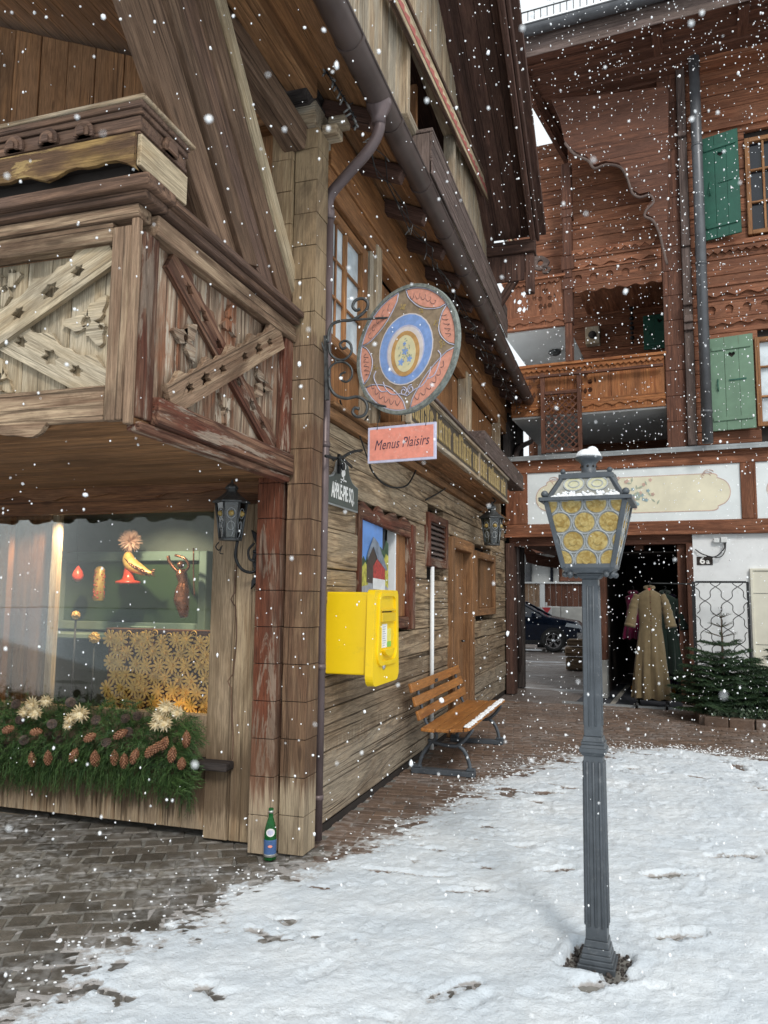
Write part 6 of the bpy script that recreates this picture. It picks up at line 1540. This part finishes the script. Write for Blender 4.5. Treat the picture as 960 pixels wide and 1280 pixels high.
t = thing('flower_screen', (-3.1, 4.85, .75), 'golden openwork screen of layered daisies in the corner of the shop window', 'screen')
b = MB(); ysc = 4.86; q0, q1 = py(133, 790, ysc), py(266, 880, ysc); rr = random.Random(5); k = 0
zrow = q0.z-.05
while zrow > .50:
    x = q0.x+.05+(.05 if int(k) % 2 else 0)
    while x < -2.66:
        cx, cz_, r = x+rr.uniform(-.015, .015), zrow+rr.uniform(-.012, .012), rr.uniform(.055, .07); npet = 10; ph = rr.uniform(0, 1)
        pts = []
        for i in range(npet*4): a = 2*PI*i/(npet*4)+ph; rad = r*(.42, .92, 1.0, .92)[i % 4]; pts.append((cx+rad*math.cos(a), cz_+rad*math.sin(a)))
        b.plate(pts, (Vector((0, ysc-rr.uniform(0, .03), 0)), X, Z, -Y), .006); b.plate(circ(cx, cz_, r*.25, 8), (Vector((0, ysc-.034, 0)), X, Z, -Y), .006)
        if rr.random() < .4: b.tube(spiral((cx+.06, ysc-.01, cz_+.04), .004, .03, 0, 1.6), .004, 4)
        x += .108
    zrow -= .088; k += 1
b.build('daisies', 'gold2', t)
b = MB(); b.box((q0.x-.01, ysc+.005, q0.z-.015), (-2.64, ysc+.09, q0.z+.03), 0); b.box((q0.x, ysc+.03, .46), (-2.64, ysc+.05, q0.z-.02), 0); b.build('backboard', 'rcdark', t, .004)
# ================================================================== MAT, CLOTHES
M['matm'] = plain('dark_blue_mat', (.035, .038, .048), .8, 0, .2, 6.); M['matline'] = plain('pale_mat_stripe', (.36, .34, .30), .8)
def ms(u, v): p = pz(u, v); return p
t = thing('doormat', (-.5, 12.8, 0), 'dark runner mat with pale stripes leading into the shop', 'mat')
b = MB(); b.rbox(-1.78, -.22, -.60, 2.6, -.012, .004); b.build('mat', 'matm', t, .002)
b = MB(); b.rbox(-1.52, -1.47, -.55, 2.55, .005, .007); b.rbox(-1.26, -1.18, -.55, 2.55, .005, .007); b.build('stripe', 'matline', t)
b = MB(); b.rbox(-1.95, -.2, -.68, -.62, -.012, .03, 0); b.build('metal_edge', 'zinc', t)
b = MB(); s_, _ = pr(787, 835, 1.6); b.rbox(-1.1, -.35, 1.5, 1.9, -.01, .09); tag(b.build('orange_cushion', 'bluerug', None, .02, seg=2), 'orange low cushion behind the hanging coats inside the dark shop', 'cushion')
def rackpt(s, off, z): return RP(s, off, z)
rk = thing('clothes_rack', RP(-.62, -.55, 0), 'black wheeled clothes rack at the shop entrance', 'clothes rack')
b = MB(); 
for s in (-.84, -.42): b.tube([RP(s, -.75, .11), RP(s, -.25, .11)], .014, 6)
b.tube([RP(-.84, -.5, .11), RP(-.42, -.5, .11)], .014, 6)
b.tube([RP(-.63, -.32, .11), RP(-.63, -.32, 1.80)], .014, 6); b.tube(smooth([RP(-.63, -.32, 1.80), RP(-.63, -.38, 1.88), RP(-.63, -.70, 1.88)], 5), .013, 6); b.tube([RP(-.63, -.5, 1.86), RP(-.05, -.1, 1.86)], .012, 6); b.build('frame', 'iron', rk)
for s in (-.84, -.42):
    for o in (-.75, -.25):
        b = MB(); b.lathe(RP(s, o, .05)-EX*.016, [(.044, 0), (.048, .006), (.048, .026), (.044, .032)], 16, EX); wh = b.build('wheel', 'iron', rk); b = MB(); b.lathe(RP(s, o, .05)-EX*.020, [(.022, 0), (.022, .04)], 12, EX); b.build('hub', 'zinc', wh)
def cloth(name, c, c2=None, var=.1):
    t = NT(name); p = t.pos(); n = t.noise(p, 160, 3, .6); n2 = t.noise(p, 14, 4); col = t.mix(t.ramp(n2, .3, .7), c, c2 or tuple(x*.85 for x in c)); t.b.inputs['Sheen Weight'].default_value = .2
    return t.fin(col, .9, t.bump(n, .0012), spec=.15)
M['khaki'] = cloth('khaki_wool', (.165, .125, .070)); M['greenwool'] = cloth('dark_green_wool', (.012, .022, .017)); M['pinkcloth'] = cloth('magenta_cloth', (.12, .005, .035), (.07, .003, .025)); M['violet'] = cloth('blue_violet_print', (.012, .012, .05), (.05, .02, .06)); M['lining'] = plain('red_label', (.45, .06, .05), .7)
def coat(name, s0, off, ztop, zbot, mat, label, wsh=.20, hem=.31, yaw=0., sleeves=True, seed=1, zs=None):
    t = thing(name, RP(s0, off, zbot), label, 'coat'); rr = random.Random(seed)
    ca2, sa2 = math.cos(yaw), math.sin(yaw); e1_ = EX*ca2+EN*sa2; e2_ = EN*ca2-EX*sa2; o = RP(s0, off, 0); b = MB(); nz, na = 34, 96; vs = []; fs = []
    for i in range(nz+1):
        f = i/nz; z = ztop-(ztop-zbot)*f
        if f < .06: w = wsh*(.36+.64*(f/.06)**.6); d = .06+.03*f/.06
        elif f < .36: g_ = (f-.06)/.30; w = wsh*(1-.17*math.sin(g_*PI/2)); d = .09
        else: g_ = (f-.36)/.64; w = wsh*.83+(hem-wsh*.83)*g_**.8; d = .09+.09*g_
        pl = max(0, (f-.34)/.66)
        for k in range(na):
            a = 2*PI*k/na; rip = 1+pl*(.20*math.sin(a*9+1.6*math.sin(f*3+seed))+.09*math.sin(a*17+2+f*2))*1.0+.012*math.sin(f*23+a*3)
            front = math.exp(-((a-1.5*PI)/.05)**2)
            x = w*math.cos(a)*(.55+.45*rip) ; y = d*math.sin(a)*rip+(.05*front*(.3+pl*.9))
            vs.append(o+e1_*(x+.015*math.sin(f*5+seed)*f)+e2_*y+Z*(z-(.012*math.sin(a*9)*pl if i == nz else 0) - (.03*abs(math.cos(a)) if f < .1 else 0)))
    for i in range(nz):
        for k in range(na): a = i*na+k; c_ = i*na+(k+1) % na; fs.append((a, a+na, c_+na, c_))
    fs.append(tuple(range(na))); b.add(vs, fs, None, None, True); b.build('coat_body', mat, t)
    if sleeves:
        for sg in (-1, 1):
            b = MB(); base = o+e1_*(sg*wsh*.86)+Z*(ztop-.10); el = o+e1_*(sg*(wsh+.055))+Z*(ztop-.36)-e2_*.02; cu = o+e1_*(sg*(wsh+.10))+Z*(ztop-.58)-e2_*.05
            p = smooth([base, base.lerp(el, .5)+e1_*sg*.012, el, cu], 6); n = len(p); b.tube(p, [.058+.008*math.sin(i*1.7)*.6+(.022*(i/n)) for i in range(n)], 14); sl_ = b.build('sleeve', mat, t)
            b = MB(); b.tube([p[-2], p[-1]+(p[-1]-p[-2]).normalized()*.004], .084, 14); b.build('cuff', mat, sl_)
    b = MB(); b.tube([o+e1_*(.065*math.cos(a))+e2_*(.05*math.sin(a))+Z*(ztop+.012+.015*math.sin(a)) for a in [2*PI*k/16-PI/2+.25 for k in range(15)]], .024, 8); b.build('collar', mat, t)
    b = MB(); b.tube(smooth([o+Z*(ztop-.02), o+Z*(ztop+.06), o+e1_*.022+Z*(ztop+.085), o+Z*(ztop+.11), o-e1_*.015+Z*(ztop+.10)], 4), .005, 5); b.build('hanger_hook', 'iron', t)
    if name == 'long_coat' and mat == 'khaki':
        b = MB()
        for k in range(7): b.lathe(o-e2_*(.115+(.02*k/7))+e1_*.012+Z*(ztop-.12-k*.09), [(.010, 0), (.010, .004)], 10, -e2_)
        b.build('buttons', 'rcdark', t); b = MB(); b.plate([(-.02, 0), (.02, 0), (.02, .04), (-.02, .04)], (o-e2_*.062+Z*(ztop-.035), e1_, Z, -e2_), .003); b.build('neck_label', 'lining', t)
    return t
coat('long_coat', -.63, -.58, 1.78, .14, 'khaki', 'long khaki pleated coat hanging at the front of the rack', .195, .27, 0.05)
coat('long_coat', -.44, .25, 1.72, .45, 'greenwool', 'dark green long coat hanging behind the khaki coat', .18, .24, .15, seed=4)
coat('long_coat', -.36, .6, 1.66, .2, 'violet', 'blue and violet patterned long dress at the back of the rack', .15, .2, .3, False, 5)
coat('short_jacket', -.98, .9, 1.72, .95, 'pinkcloth', 'magenta jacket hanging in the dark behind the khaki coat', .14, .17, .1, False, 6)
# ================================================================== IRON GATE PANEL
g0, g1 = pr(867, 727, -.45), pr(934, 727, -.45); s0, s1 = g0[0], g1[0]; zt_ = g0[1]
t = thing('iron_trellis', RP(s0, -.45, 0), 'black iron lattice gate panel standing before the white wall', 'gate')
b = MB(); b.rbox(s0-.03, s0+.02, -.48, -.42, .0, zt_); b.rbox(s1-.015, s1+.02, -.47, -.43, 0, zt_); b.rbox(s0+.02, s1-.015, -.465, -.435, zt_-.02, zt_+.01); b.rbox(s0+.02, s1-.015, -.465, -.435, .1, .13); b.build('frame', 'iron', t)
b = MB(); pw, ph = .30, .21
for i in range(-9, 10):
    for sg in (-1, 1):
        pts = []
        for k in range(0, 81):
            f = k/80; z = .13+(zt_-.15)*f; q = (z-.13)/ph; s = s0+i*pw+sg*(q*pw*.5+.032*math.sin(q*4*PI*.5*2)*.0+.03*math.sin(q*2*PI))
            if s0 < s < s1: pts.append(RP(s, -.45+sg*.004, z))
            elif len(pts) > 2: b.tube(pts, .006, 4); pts = []
            else: pts = []
        if len(pts) > 2: b.tube(pts, .006, 4)
b.build('lattice', 'iron', t)
# ================================================================== FIR TREES, LOW PLANTS, KERB
def fir(c, Hh, R, label, seed, tiers=15, sparse_top=.32):
    random.seed(seed); rr = random.Random(seed); t = thing('fir_tree', c, label, 'fir tree'); c = Vector(c); b = MB(); b.tube([c, c+Z*Hh*.5, c+Z*Hh], [.03, .018, .004], 8); br = MB(); ne = MB()
    z = .10*Hh; a0 = 0
    while z < Hh*.97:
        f = z/Hh; r = R*(1-f)**.75*(1.08 if f < .6 else .85)+.03; nb = 13 if f < .55 else 6
        for k in range(nb):
            a = a0+2*PI*k/nb+rr.uniform(-.25, .25); L = r*rr.uniform(.75, 1.1); up_ = .10+.75*max(0, f-.45)+rr.uniform(-.08, .08)
            d = Vector((math.cos(a), math.sin(a), up_)).normalized(); p = c+Z*z; e = p+d*L; br.tube([p, e], [.006, .002], 4, False)
            m = int(L/.035)
            for j in range(m):
                g_ = (j+1)/m; q = p+d*L*g_
                if f > 1-sparse_top: sprig(ne, q-d*.02, d, .045, .026, 12, wid=.0022); continue
                if f < .5 or g_ > .15:
                    for sd in (-1, 1):
                        sd_ = (d.cross(Z)*sd+d*.8+Z*rr.uniform(-.15, .15)).normalized(); sprig(ne, q, sd_, L*.40*(1.15-g_)+.06, .034, 26, wid=.0038)
                sprig(ne, q, d, .07, .034, 14, wid=.0036)
        a0 += 1.1; z += Hh*(.058 if f < .55 else .085)
    sprig(ne, c+Z*Hh*.85, Z, Hh*.15, .03, 30, up=X, wid=.0022)
    b.build('trunk', 'bark', t); br.build('branches', 'bark', t); ne.build('needles', 'firdark', t); return t
p = pz(912, 892); fir((1.22, 11.45, 0), 1.52, .70, 'dark green fir tree with bare spiky top before the iron lattice', 21)
fir((2.05, 11.6, 0), 1.15, .68, 'smaller bushy dark fir at the right edge beside the taller one', 22, sparse_top=.1)
random.seed(31); b = MB(); rr = random.Random(31)
for k in range(1500):
    x, y = rr.uniform(.98, 2.6), rr.uniform(10.95, 11.35); 
    d = Vector((rr.uniform(-1, 1), rr.uniform(-1, .6), rr.uniform(.1, 1.2))).normalized(); L = rr.uniform(.05, .09); o = Vector((x, y, .05+rr.uniform(0, .13))); w = d.cross(Z).normalized()*L*.28
    b.add([o, o+d*L*.5+w, o+d*L, o+d*L*.5-w], [(0, 1, 2, 3)])
tag(b.build('ground_cover', 'lowleaf'), 'low grey green leafy plants along the planter edge', kind='stuff')
b = MB(); s = .9
pl_pts = [(.92, 10.95), (1.5, 10.80), (2.6, 10.70)]
b2 = MB()
for (a, c_) in zip(pl_pts[:-1], pl_pts[1:]):
    a = Vector((*a, 0)); c_ = Vector((*c_, 0)); L = (c_-a).length; n = int(L/.26); d = (c_-a)/n
    for i in range(n): b2.bar(a+d*i+Z*.05+d*.02, a+d*(i+1)+Z*.05-d*.02, .13, .14, Z)
for i in range(3): b2.bar(Vector((.92, 11.0+i*.3, .05)), Vector((.92, 11.28+i*.3, .05)), .12, .14, Z)
t = b2.build('planter_edge', 'pavered', None, .012, seg=2); tag(t, 'low reddish stone edging in front of the firs', 'planter')
b = MB(); b.box((.96, 10.98, -.02), (3.2, 12.6, .05)); tag(b.build('planting_soil', 'soil'), kind='structure')
# ================================================================== CAR
cy0, cz0 = 24.2, 0
car = thing('parked_car', (-3.2, 25.0, 0), 'dark blue estate car with silver wheels parked beyond the passage', 'car')
M['carblue'] = plain('dark_blue_car_paint', (.006, .014, .032), .14, .3, .1, 2., spec=.8); M['tyre'] = plain('tyre_rubber', (.02, .02, .02), .8); M['chrome'] = plain('chrome_trim', (.65, .67, .7), .18, .95); M['lightglass'] = plain('headlight_glass', (.55, .6, .65), .1, .2); M['carsnow'] = M['powder']
xn = -1.22  # nose
def CX(d): return xn-d
side = [(0.02, .30), (0, .55), (.06, .80), (.22, .93), (1.18, 1.07), (1.28, 1.09), (4.3, 1.12), (4.5, .9), (4.52, .35), (4.3, .22), (.2, .20)]
b = MB(); o = []; W2 = .90
def loftcar(mb, prof, ws, yc=25.0):
    """prof: (d, z) loop; ws: half-widths at each; five slices across with tumblehome"""
    n = len(prof); vs = []; fs = []; sl = (-1, -.94, -.6, 0, .6, .94, 1)
    for q in sl:
        k = 1-.12*(abs(q) == 1)-.0
        for (d, z), w in zip(prof, ws):
            cxm, czm = 2.2, .65; sc = 1-.05*(abs(q) == 1); bow = .10*q*q*(1 if d < .6 else 0)
            vs.append((CX(cxm+(d-cxm)*sc+bow), yc+q*w, czm+(z-czm)*sc))
    m = len(sl)
    for i in range(m-1):
        for j in range(n): a = i*n+j; c = i*n+(j+1) % n; fs.append((a, c, c+n, a+n))
    fs.append(tuple(range(n))[::-1]); fs.append(tuple((m-1)*n+j for j in range(n))); mb.add(vs, fs, None, None, False)
loftcar(b, side, [.86, .88, .9, .9, .9, .9, .9, .88, .86, .86, .86]); body = b.build('body', 'carblue', car, .05, seg=3)
top = [(1.18, 1.05), (2.0, 1.50), (2.3, 1.56), (3.6, 1.55), (4.25, 1.10)]
def cabin(mb, prof, w0, w1, yc=25.0, ins=0.):
    n = len(prof); vs = []
    for s in (-1, 1):
        for (d, z) in prof: k = (z-1.05)/.5; vs.append((CX(d), yc+s*(w0+(w1-w0)*k-ins), z))
    fs = [tuple(range(n))[::-1], tuple(range(n, 2*n))]+[(j, (j+1) % n, (j+1) % n+n, j+n) for j in range(n)]; mb.add(vs, fs)
b = MB(); cabin(b, top, .84, .66); b.build('cabin_glass', 'darkglass', car, .03, seg=2)
b = MB(); yc = 25.0
rp = [(1.96, 1.50), (2.3, 1.585), (3.6, 1.575), (3.9, 1.45)]
for a, c in zip(rp[:-1], rp[1:]): b.add([(CX(a[0]), yc-.68, a[1]), (CX(c[0]), yc-.68, c[1]), (CX(c[0]), yc+.68, c[1]), (CX(a[0]), yc+.68, a[1]), (CX(a[0]), yc-.68, a[1]-.05), (CX(c[0]), yc-.68, c[1]-.05), (CX(c[0]), yc+.68, c[1]-.05), (CX(a[0]), yc+.68, a[1]-.05)], [(0, 3, 2, 1), (4, 5, 6, 7), (0, 1, 5, 4), (1, 2, 6, 5), (2, 3, 7, 6), (3, 0, 4, 7)])
for s in (-1, 1):
    b.bar((CX(1.16), yc+s*.84, 1.06), (CX(1.98), yc+s*.68, 1.51), .06, .05, Z); b.bar((CX(2.75), yc+s*.845, 1.07), (CX(2.75), yc+s*.68, 1.54), .07, .05, X)
b.build('roof', 'carblue', car, .015, seg=2)
b = MB(); b.box((CX(3.4), yc-.62, 1.585), (CX(2.1), yc+.62, 1.605)); b.build('roof_snow', 'powder', car, .01)
for s in (-1, 1):
    b = MB(); b.box((CX(1.62), yc+s*.98-.09, 1.06), (CX(1.47), yc+s*.98+.09, 1.20)); b.build('mirror', 'carblue', car, .03, seg=2)
    b = MB(); b.plate([(0, 0), (.50, .06), (.44, .17), (.06, .10)], (Vector((CX(.10), yc+s*.895, .72)), -X, Z, Y*s), .02); b.build('headlight', 'lightglass', car, .006)
    for dx in (.95, 3.65):
        wh = MB(); c = Vector((CX(dx), yc+s*.80, .335)); ax_ = Y*s; wh.lathe(c, [(.21, 0), (.30, 0), (.335, .03), (.335, .14), (.31, .165), (.225, .165), (.215, .10), (.02, .10)], 28, ax_); w_ = wh.build('wheel', 'tyre', car)
        rm = MB(); rm.plate([(.225*math.cos(q), .225*math.sin(q)) for q in [2*PI*k/28 for k in range(28)]], (c+ax_*.13, X, Z, ax_), .035, [circ(0, 0, .20, 28)])
        for k in range(5):
            for dd in (-.12, .12): a = 2*PI*k/5+.3; rm.bar(c+ax_*.15+X*.03*math.cos(a)+Z*.03*math.sin(a), c+ax_*.15+X*.215*math.cos(a+dd)+Z*.215*math.sin(a+dd), .028, .02, ax_)
        rm.lathe(c+ax_*.14, [(.05, 0), (.05, .03)], 14, ax_); rm.build('rim', 'chrome', w_)
        am_ = MB(); am_.plate([(.40*math.cos(q), .40*math.sin(q)) for q in [PI*k/16 for k in range(17)]]+[(-.40, -.12), (.40, -.12)], (c+ax_*.075, X, Z, ax_), .02); am_.build('wheel_arch', 'tyre', car)
b = MB(); b.box((CX(.03), yc-.45, .45), (CX(-.02), yc+.45, .75)); b.box((CX(4.3), yc-.905, .24), (CX(.3), yc-.87, .34)); b.build('grille', 'tyre', car, .01)
b = MB(); b.box((CX(-.0), yc-.48, .76), (CX(-.03), yc+.48, .78)); b.box((CX(.25), yc-.906, .36), (CX(.02), yc-.89, .60)); b.box((CX(3.6), yc-.86, 1.065), (CX(1.3), yc-.852, 1.085)); b.build('chrome_strip', 'chrome', car)
b = MB(); b.box((CX(3.1), yc-.92, .02), (CX(1.3), yc-.75, .06)); sn2 = b.build('snow_patch', 'powder', None, .02, seg=2); tag(sn2, 'strip of snow lying under the dark blue car', 'snow patch')
# second car bonnet further right
# ================================================================== BEACON, BLOCKS, FENCE, HOUSE BEHIND
bp_ = py(683, 790, 26.5); bp_.z = 0
t = thing('warning_beacon', bp_, 'white roadwork beacon board with red slanted stripes behind the car', 'beacon'); c = py(683, 768, 26.5)
M['redsign'] = plain('red_sign_film', (.65, .06, .07), .5); w = .17; z0, z1 = c.z-.45, c.z+.28; b = MB(); b.box((c.x-w, 26.48, z0-.3), (c.x+w, 26.52, z1)); b.box((c.x-.03, 26.47, z1), (c.x+.03, 26.53, z1+.12)); b.build('board', 'letter', t, .01)
b = MB(); f = (Vector((c.x, 26.48, 0)), X, Z, -Y)
for k in range(3): z = z1-.05-k*.33; b.plate([(-w+.02, z), (w-.02, z-.0), (w-.02, z-.02), (.03, z-.2)] if k == 0 else [(-w+.02, z+.02), (w-.02, z-.20), (w-.02, z-.34), (-w+.02, z-.12)], f, .004)
b.build('stripes', 'redsign', t)
b = MB(); b.box((c.x-.3, 26.3, -.01), (c.x+.3, 26.7, .1)); b.box((c.x-.04, 26.47, .1), (c.x+.04, 26.53, z0)); b.build('foot', 'tyre', t, .02)
M['blk'] = wood('rough_cut_block', (.34, .24, .15), (.16, .10, .06), (.24, .17, .11), .5, bump=.01)
gp = pz(716, 838); yb3 = gp.y
for (u0, u1, v0, v1, lab) in ((707, 730, 822, 838, 'brown wooden block at the bottom of the stack behind the lamp post'), (706, 729, 809, 821, 'brown wooden block in the middle of the stack behind the lamp post'), (709, 730, 799, 808, 'brown wooden block on top of the stack behind the lamp post')):
    a_, c_ = py(u0, v0, yb3), py(u1, v1, yb3); b = MB(); b.box((a_.x, yb3, c_.z), (c_.x, yb3+.45, a_.z-.004), 0); o = b.build('timber_block', 'blk', None, .03, seg=3); tag(o, lab, 'timber block', 'stacked timber blocks in the passage')
yf = 30.
def PY(u, v): return py(u, v, yf)
t = thing('board_fence', PY(690, 800), 'tan and dark boarded fence with pale cap above the retaining wall', 'fence'); b = MB(); a_, c_ = PY(600, 729), PY(676, 790)
x = a_.x
while x < c_.x: b.box((x, yf, c_.z), (x+.2, yf+.04, a_.z), 2); x += .21
b.build('tan_boards', 'fence', t); b = MB(); x = PY(681, 730).x; 
while x < PY(800, 730).x: b.box((x, yf, PY(700, 758).z), (x+.2, yf+.04, a_.z), 2); x += .21
b.build('dark_boards', 'rcdark', t); b = MB(); b.box((PY(675, 730).x, yf-.08, 0), (PY(681, 730).x, yf+.1, a_.z+.02)); b.box((a_.x, yf-.1, a_.z), (PY(800, 730).x, yf+.15, a_.z+.06)); b.build('post_and_cap', 'whitegrey', t)
b = MB(); 
for i in range(14): x = PY(660, 0).x+i*1.0; b.box((x, yf-.1, -.02), (x+.98, yf+.3, PY(700, 759).z), 2)
for i in range(14): x = PY(660, 0).x-(i+1)*1.0; b.box((x, yf+.1, -.02), (x+.98, yf+.3, PY(700, 759).z), 2)
tag(b.build('retaining_wall', 'concrete', None, .01), 'grey concrete retaining wall of wide slabs behind the parked car', 'wall')
yh = 36.
def PH(u, v): return py(u, v, yh)
t = thing('rear_house', PH(690, 740), 'grey rendered house with dark shutters beyond the courtyard', 'building'); b = MB(); b.box((PH(560, 0).x, yh, 0), (PH(688, 0).x, yh+6, 8)); b.box((PH(688, 0).x, yh+.5, 0), (PH(860, 0).x, yh+6, 8)); b.build('wall', 'bgwall', t)
b = MB(); 
for (u0, u1, v0, v1) in ((648, 653, 702, 728), (657, 665, 702, 728), (688, 692, 706, 730), (707, 714, 724, 731)): a_, c_ = PH(u0, v0), PH(u1, v1); b.box((a_.x, yh-.12, c_.z), (c_.x, yh+.45, a_.z))
b.build('shutters', 'darkglass', t); b = MB(); a_, c_ = PH(691, 708), PH(702, 727); b.box((a_.x, yh+.2, c_.z), (c_.x, yh+.55, a_.z)); b.build('balcony_side', 'rc', t)
b = MB(); b.box((PH(692, 0).x, yh-1, PH(0, 724).z), (PH(730, 0).x, yh+.4, PH(0, 720).z)); b.box((PH(640, 0).x, yh-1.2, PH(0, 697).z), (PH(760, 0).x, yh+.2, PH(0, 670).z)); b.build('timber_balcony', 'rcdark', t)
a_, c_ = PH(698, 710), PH(712, 722)
b = MB(); b.box((a_.x, yh+.35, c_.z), (c_.x, yh+.45, a_.z)); b.build('window', 'cream', t)
# carved curved beam seen in the passage mouth
b = MB(); pts = [(655, 672), (700, 672), (712, 705), (700, 709), (672, 706), (660, 700), (655, 690)]; yq = 15.6
b.plate([(py(u, v, yq).x, py(u, v, yq).z) for u, v in [(652, 672), (730, 672), (730, 712), (700, 711), (672, 707), (659, 703), (657, 692)]], (Vector((0, yq, 0)), X, Z, -Y), .12, [[(py(u, v, yq).x, py(u, v, yq).z) for u, v in ((664, 686), (672, 693), (684, 696), (693, 697), (700, 692), (688, 684), (672, 682))]])
b.build('carved_passage_beam', 'rcdark', rc, .01)
# dark rear gutter corner where the two houses meet
b = MB(); b.tube(smooth([Vector((-1.55, 14.5, 4.93)), px(667, 540, -1.7), px(664, 551, -1.75), px(655, 556, -1.8), px(647, 562, -1.85), px(644, 575, -1.86)], 5), .05, 10); b.tube([px(644, 575, -1.86), px(650, 858, -1.90)], .05, 10); b.build('rear_downpipe', 'copper', chalet)
b = MB(); b.box((-2.05, 13.4, .0), (-1.93, 14.4, 4.9), 2); b.box((-1.93, 14.2, 0), (-1.80, 14.35, 4.9), 2); b.build('end_boards', 'black', chalet, .01)
# ================================================================== SNOWFALL
rs = np.random.default_rng(77); ico = [(0, 0, 1), (.894, 0, .447), (.276, .851, .447), (-.724, .526, .447), (-.724, -.526, .447), (.276, -.851, .447), (.724, .526, -.447), (-.276, .851, -.447), (-.894, 0, -.447), (-.276, -.851, -.447), (.724, -.526, -.447), (0, 0, -1)]
icf = [(0, 1, 2), (0, 2, 3), (0, 3, 4), (0, 4, 5), (0, 5, 1), (1, 6, 2), (2, 7, 3), (3, 8, 4), (4, 9, 5), (5, 10, 1), (2, 6, 7), (3, 7, 8), (4, 8, 9), (5, 9, 10), (1, 10, 6), (6, 11, 7), (7, 11, 8), (8, 11, 9), (9, 11, 10), (10, 11, 6)]
icv = np.array(ico); VV = []; FF = []; cnt = 0
while cnt < 9500:
    d = rs.random()**.42*13.5; 
    if d < .55: continue
    u, v = rs.uniform(-260, 1220), rs.uniform(-150, 1300); r_ = ray(u, v).normalized(); p = CAM+r_*d
    if p.z < .03 or (p.x < -1.98 and p.y > 4.4) or p.y > 12.3 or (p.x < -1.2 and p.z > 4.8): continue
    rad = rs.uniform(.0018, .0052)*(.55+.075*d) * (2.0 if rs.random() < .05 else 1)
    if p.x < -1.5 and rs.random() < .35: continue
    if d < 2.0: rad *= .8
    st = np.array([rs.uniform(.7, 1.25), rs.uniform(.7, 1.25), rs.uniform(.9, 1.6)]); VV.append(icv*rad*st*rs.uniform(.75, 1.25, (12, 1))+np.array(p)); FF += [tuple(i+cnt*12 for i in f) for f in icf]; cnt += 1
me = bpy.data.meshes.new('snowflakes'); me.from_pydata([tuple(v) for v in np.vstack(VV)], [], FF); me.polygons.foreach_set('use_smooth', [True]*len(FF)); me.materials.append(M['flake'])
o = bpy.data.objects.new('snowflakes', me); COL.objects.link(o); tag(o, 'falling snowflakes drifting through the square', kind='stuff')
# ================================================================== LIGHT, SKY, CAMERA
w = bpy.data.worlds.new('World'); scene.world = w; w.use_nodes = True; nt = w.node_tree; bg = nt.nodes['Background']
sk = nt.nodes.new('ShaderNodeTexSky'); sk.sky_type = 'NISHITA'; sk.sun_disc = False; SE, SA = R_(38), R_(150); sk.sun_elevation = SE; sk.sun_rotation = SA
mx = nt.nodes.new('ShaderNodeMix'); mx.data_type = 'RGBA'; mx.inputs[0].default_value = .93; nt.links.new(sk.outputs[0], mx.inputs[6]); mx.inputs[7].default_value = (7.8, 8.25, 8.45, 1)
nt.links.new(mx.outputs[2], bg.inputs[0]); bg.inputs[1].default_value = .10
L = bpy.data.lights.new('sun', 'SUN'); L.energy = 1.3; L.angle = R_(14); L.color = (1, .95, .88); lo = bpy.data.objects.new('sun', L); COL.objects.link(lo)
dsun = Vector((math.sin(SA)*math.cos(SE), math.cos(SA)*math.cos(SE), math.sin(SE))); lo.rotation_euler = dsun.to_track_quat('Z', 'Y').to_euler()
def spot(name, loc, to, e, col, size=.12, ang=70):
    l = bpy.data.lights.new(name, 'SPOT'); l.energy = e; l.color = col; l.shadow_soft_size = size; l.spot_size = R_(ang); l.spot_blend = .6
    ob = bpy.data.objects.new(name, l); COL.objects.link(ob); ob.location = loc; ob.rotation_euler = (Vector(loc)-Vector(to)).to_track_quat('Z', 'Y').to_euler(); return ob
spot('display_spot', (-3.5, 4.80, 2.22), (-3.6, 5.4, 1.5), 45, (1, .86, .62), .03, 95)
spot('screen_spot', (-3.1, 4.74, .62), (-2.95, 4.95, .85), 10, (1, .72, .38), .05, 150)
spot('panel_spot', (-4.0, 4.80, 2.24), (-4.75, 4.98, 1.25), 90, (1, .70, .42), .02, 80)
spot('display_spot_right', (-2.75, 4.85, 2.2), (-3.1, 4.86, 1.0), 60, (1, .80, .50), .03, 90)
cam = bpy.data.cameras.new('camera'); co = bpy.data.objects.new('camera', cam); COL.objects.link(co)
m = Matrix.Identity(4)
for i in range(3): m[i][0] = RT[i]; m[i][1] = UP[i]; m[i][2] = -FW[i]; m[i][3] = CAM[i]
co.matrix_world = m; cam.sensor_fit = 'HORIZONTAL'; cam.sensor_width = 36; cam.lens = 36*F/960; cam.dof.use_dof = True; cam.dof.focus_distance = 5.5; cam.dof.aperture_fstop = 5.6; cam.clip_end = 500; cam.clip_start = .02; scene.camera = co
scene.view_settings.view_transform = 'Standard'; scene.view_settings.look = 'None'; scene.view_settings.exposure = 0.48; scene.view_settings.gamma = 1
scene.cycles.use_denoising = True; scene.cycles.max_bounces = 8; scene.cycles.diffuse_bounces = 5; scene.cycles.glossy_bounces = 3; scene.cycles.transmission_bounces = 4; scene.cycles.transparent_max_bounces = 8; scene.cycles.sample_clamp_indirect = 6
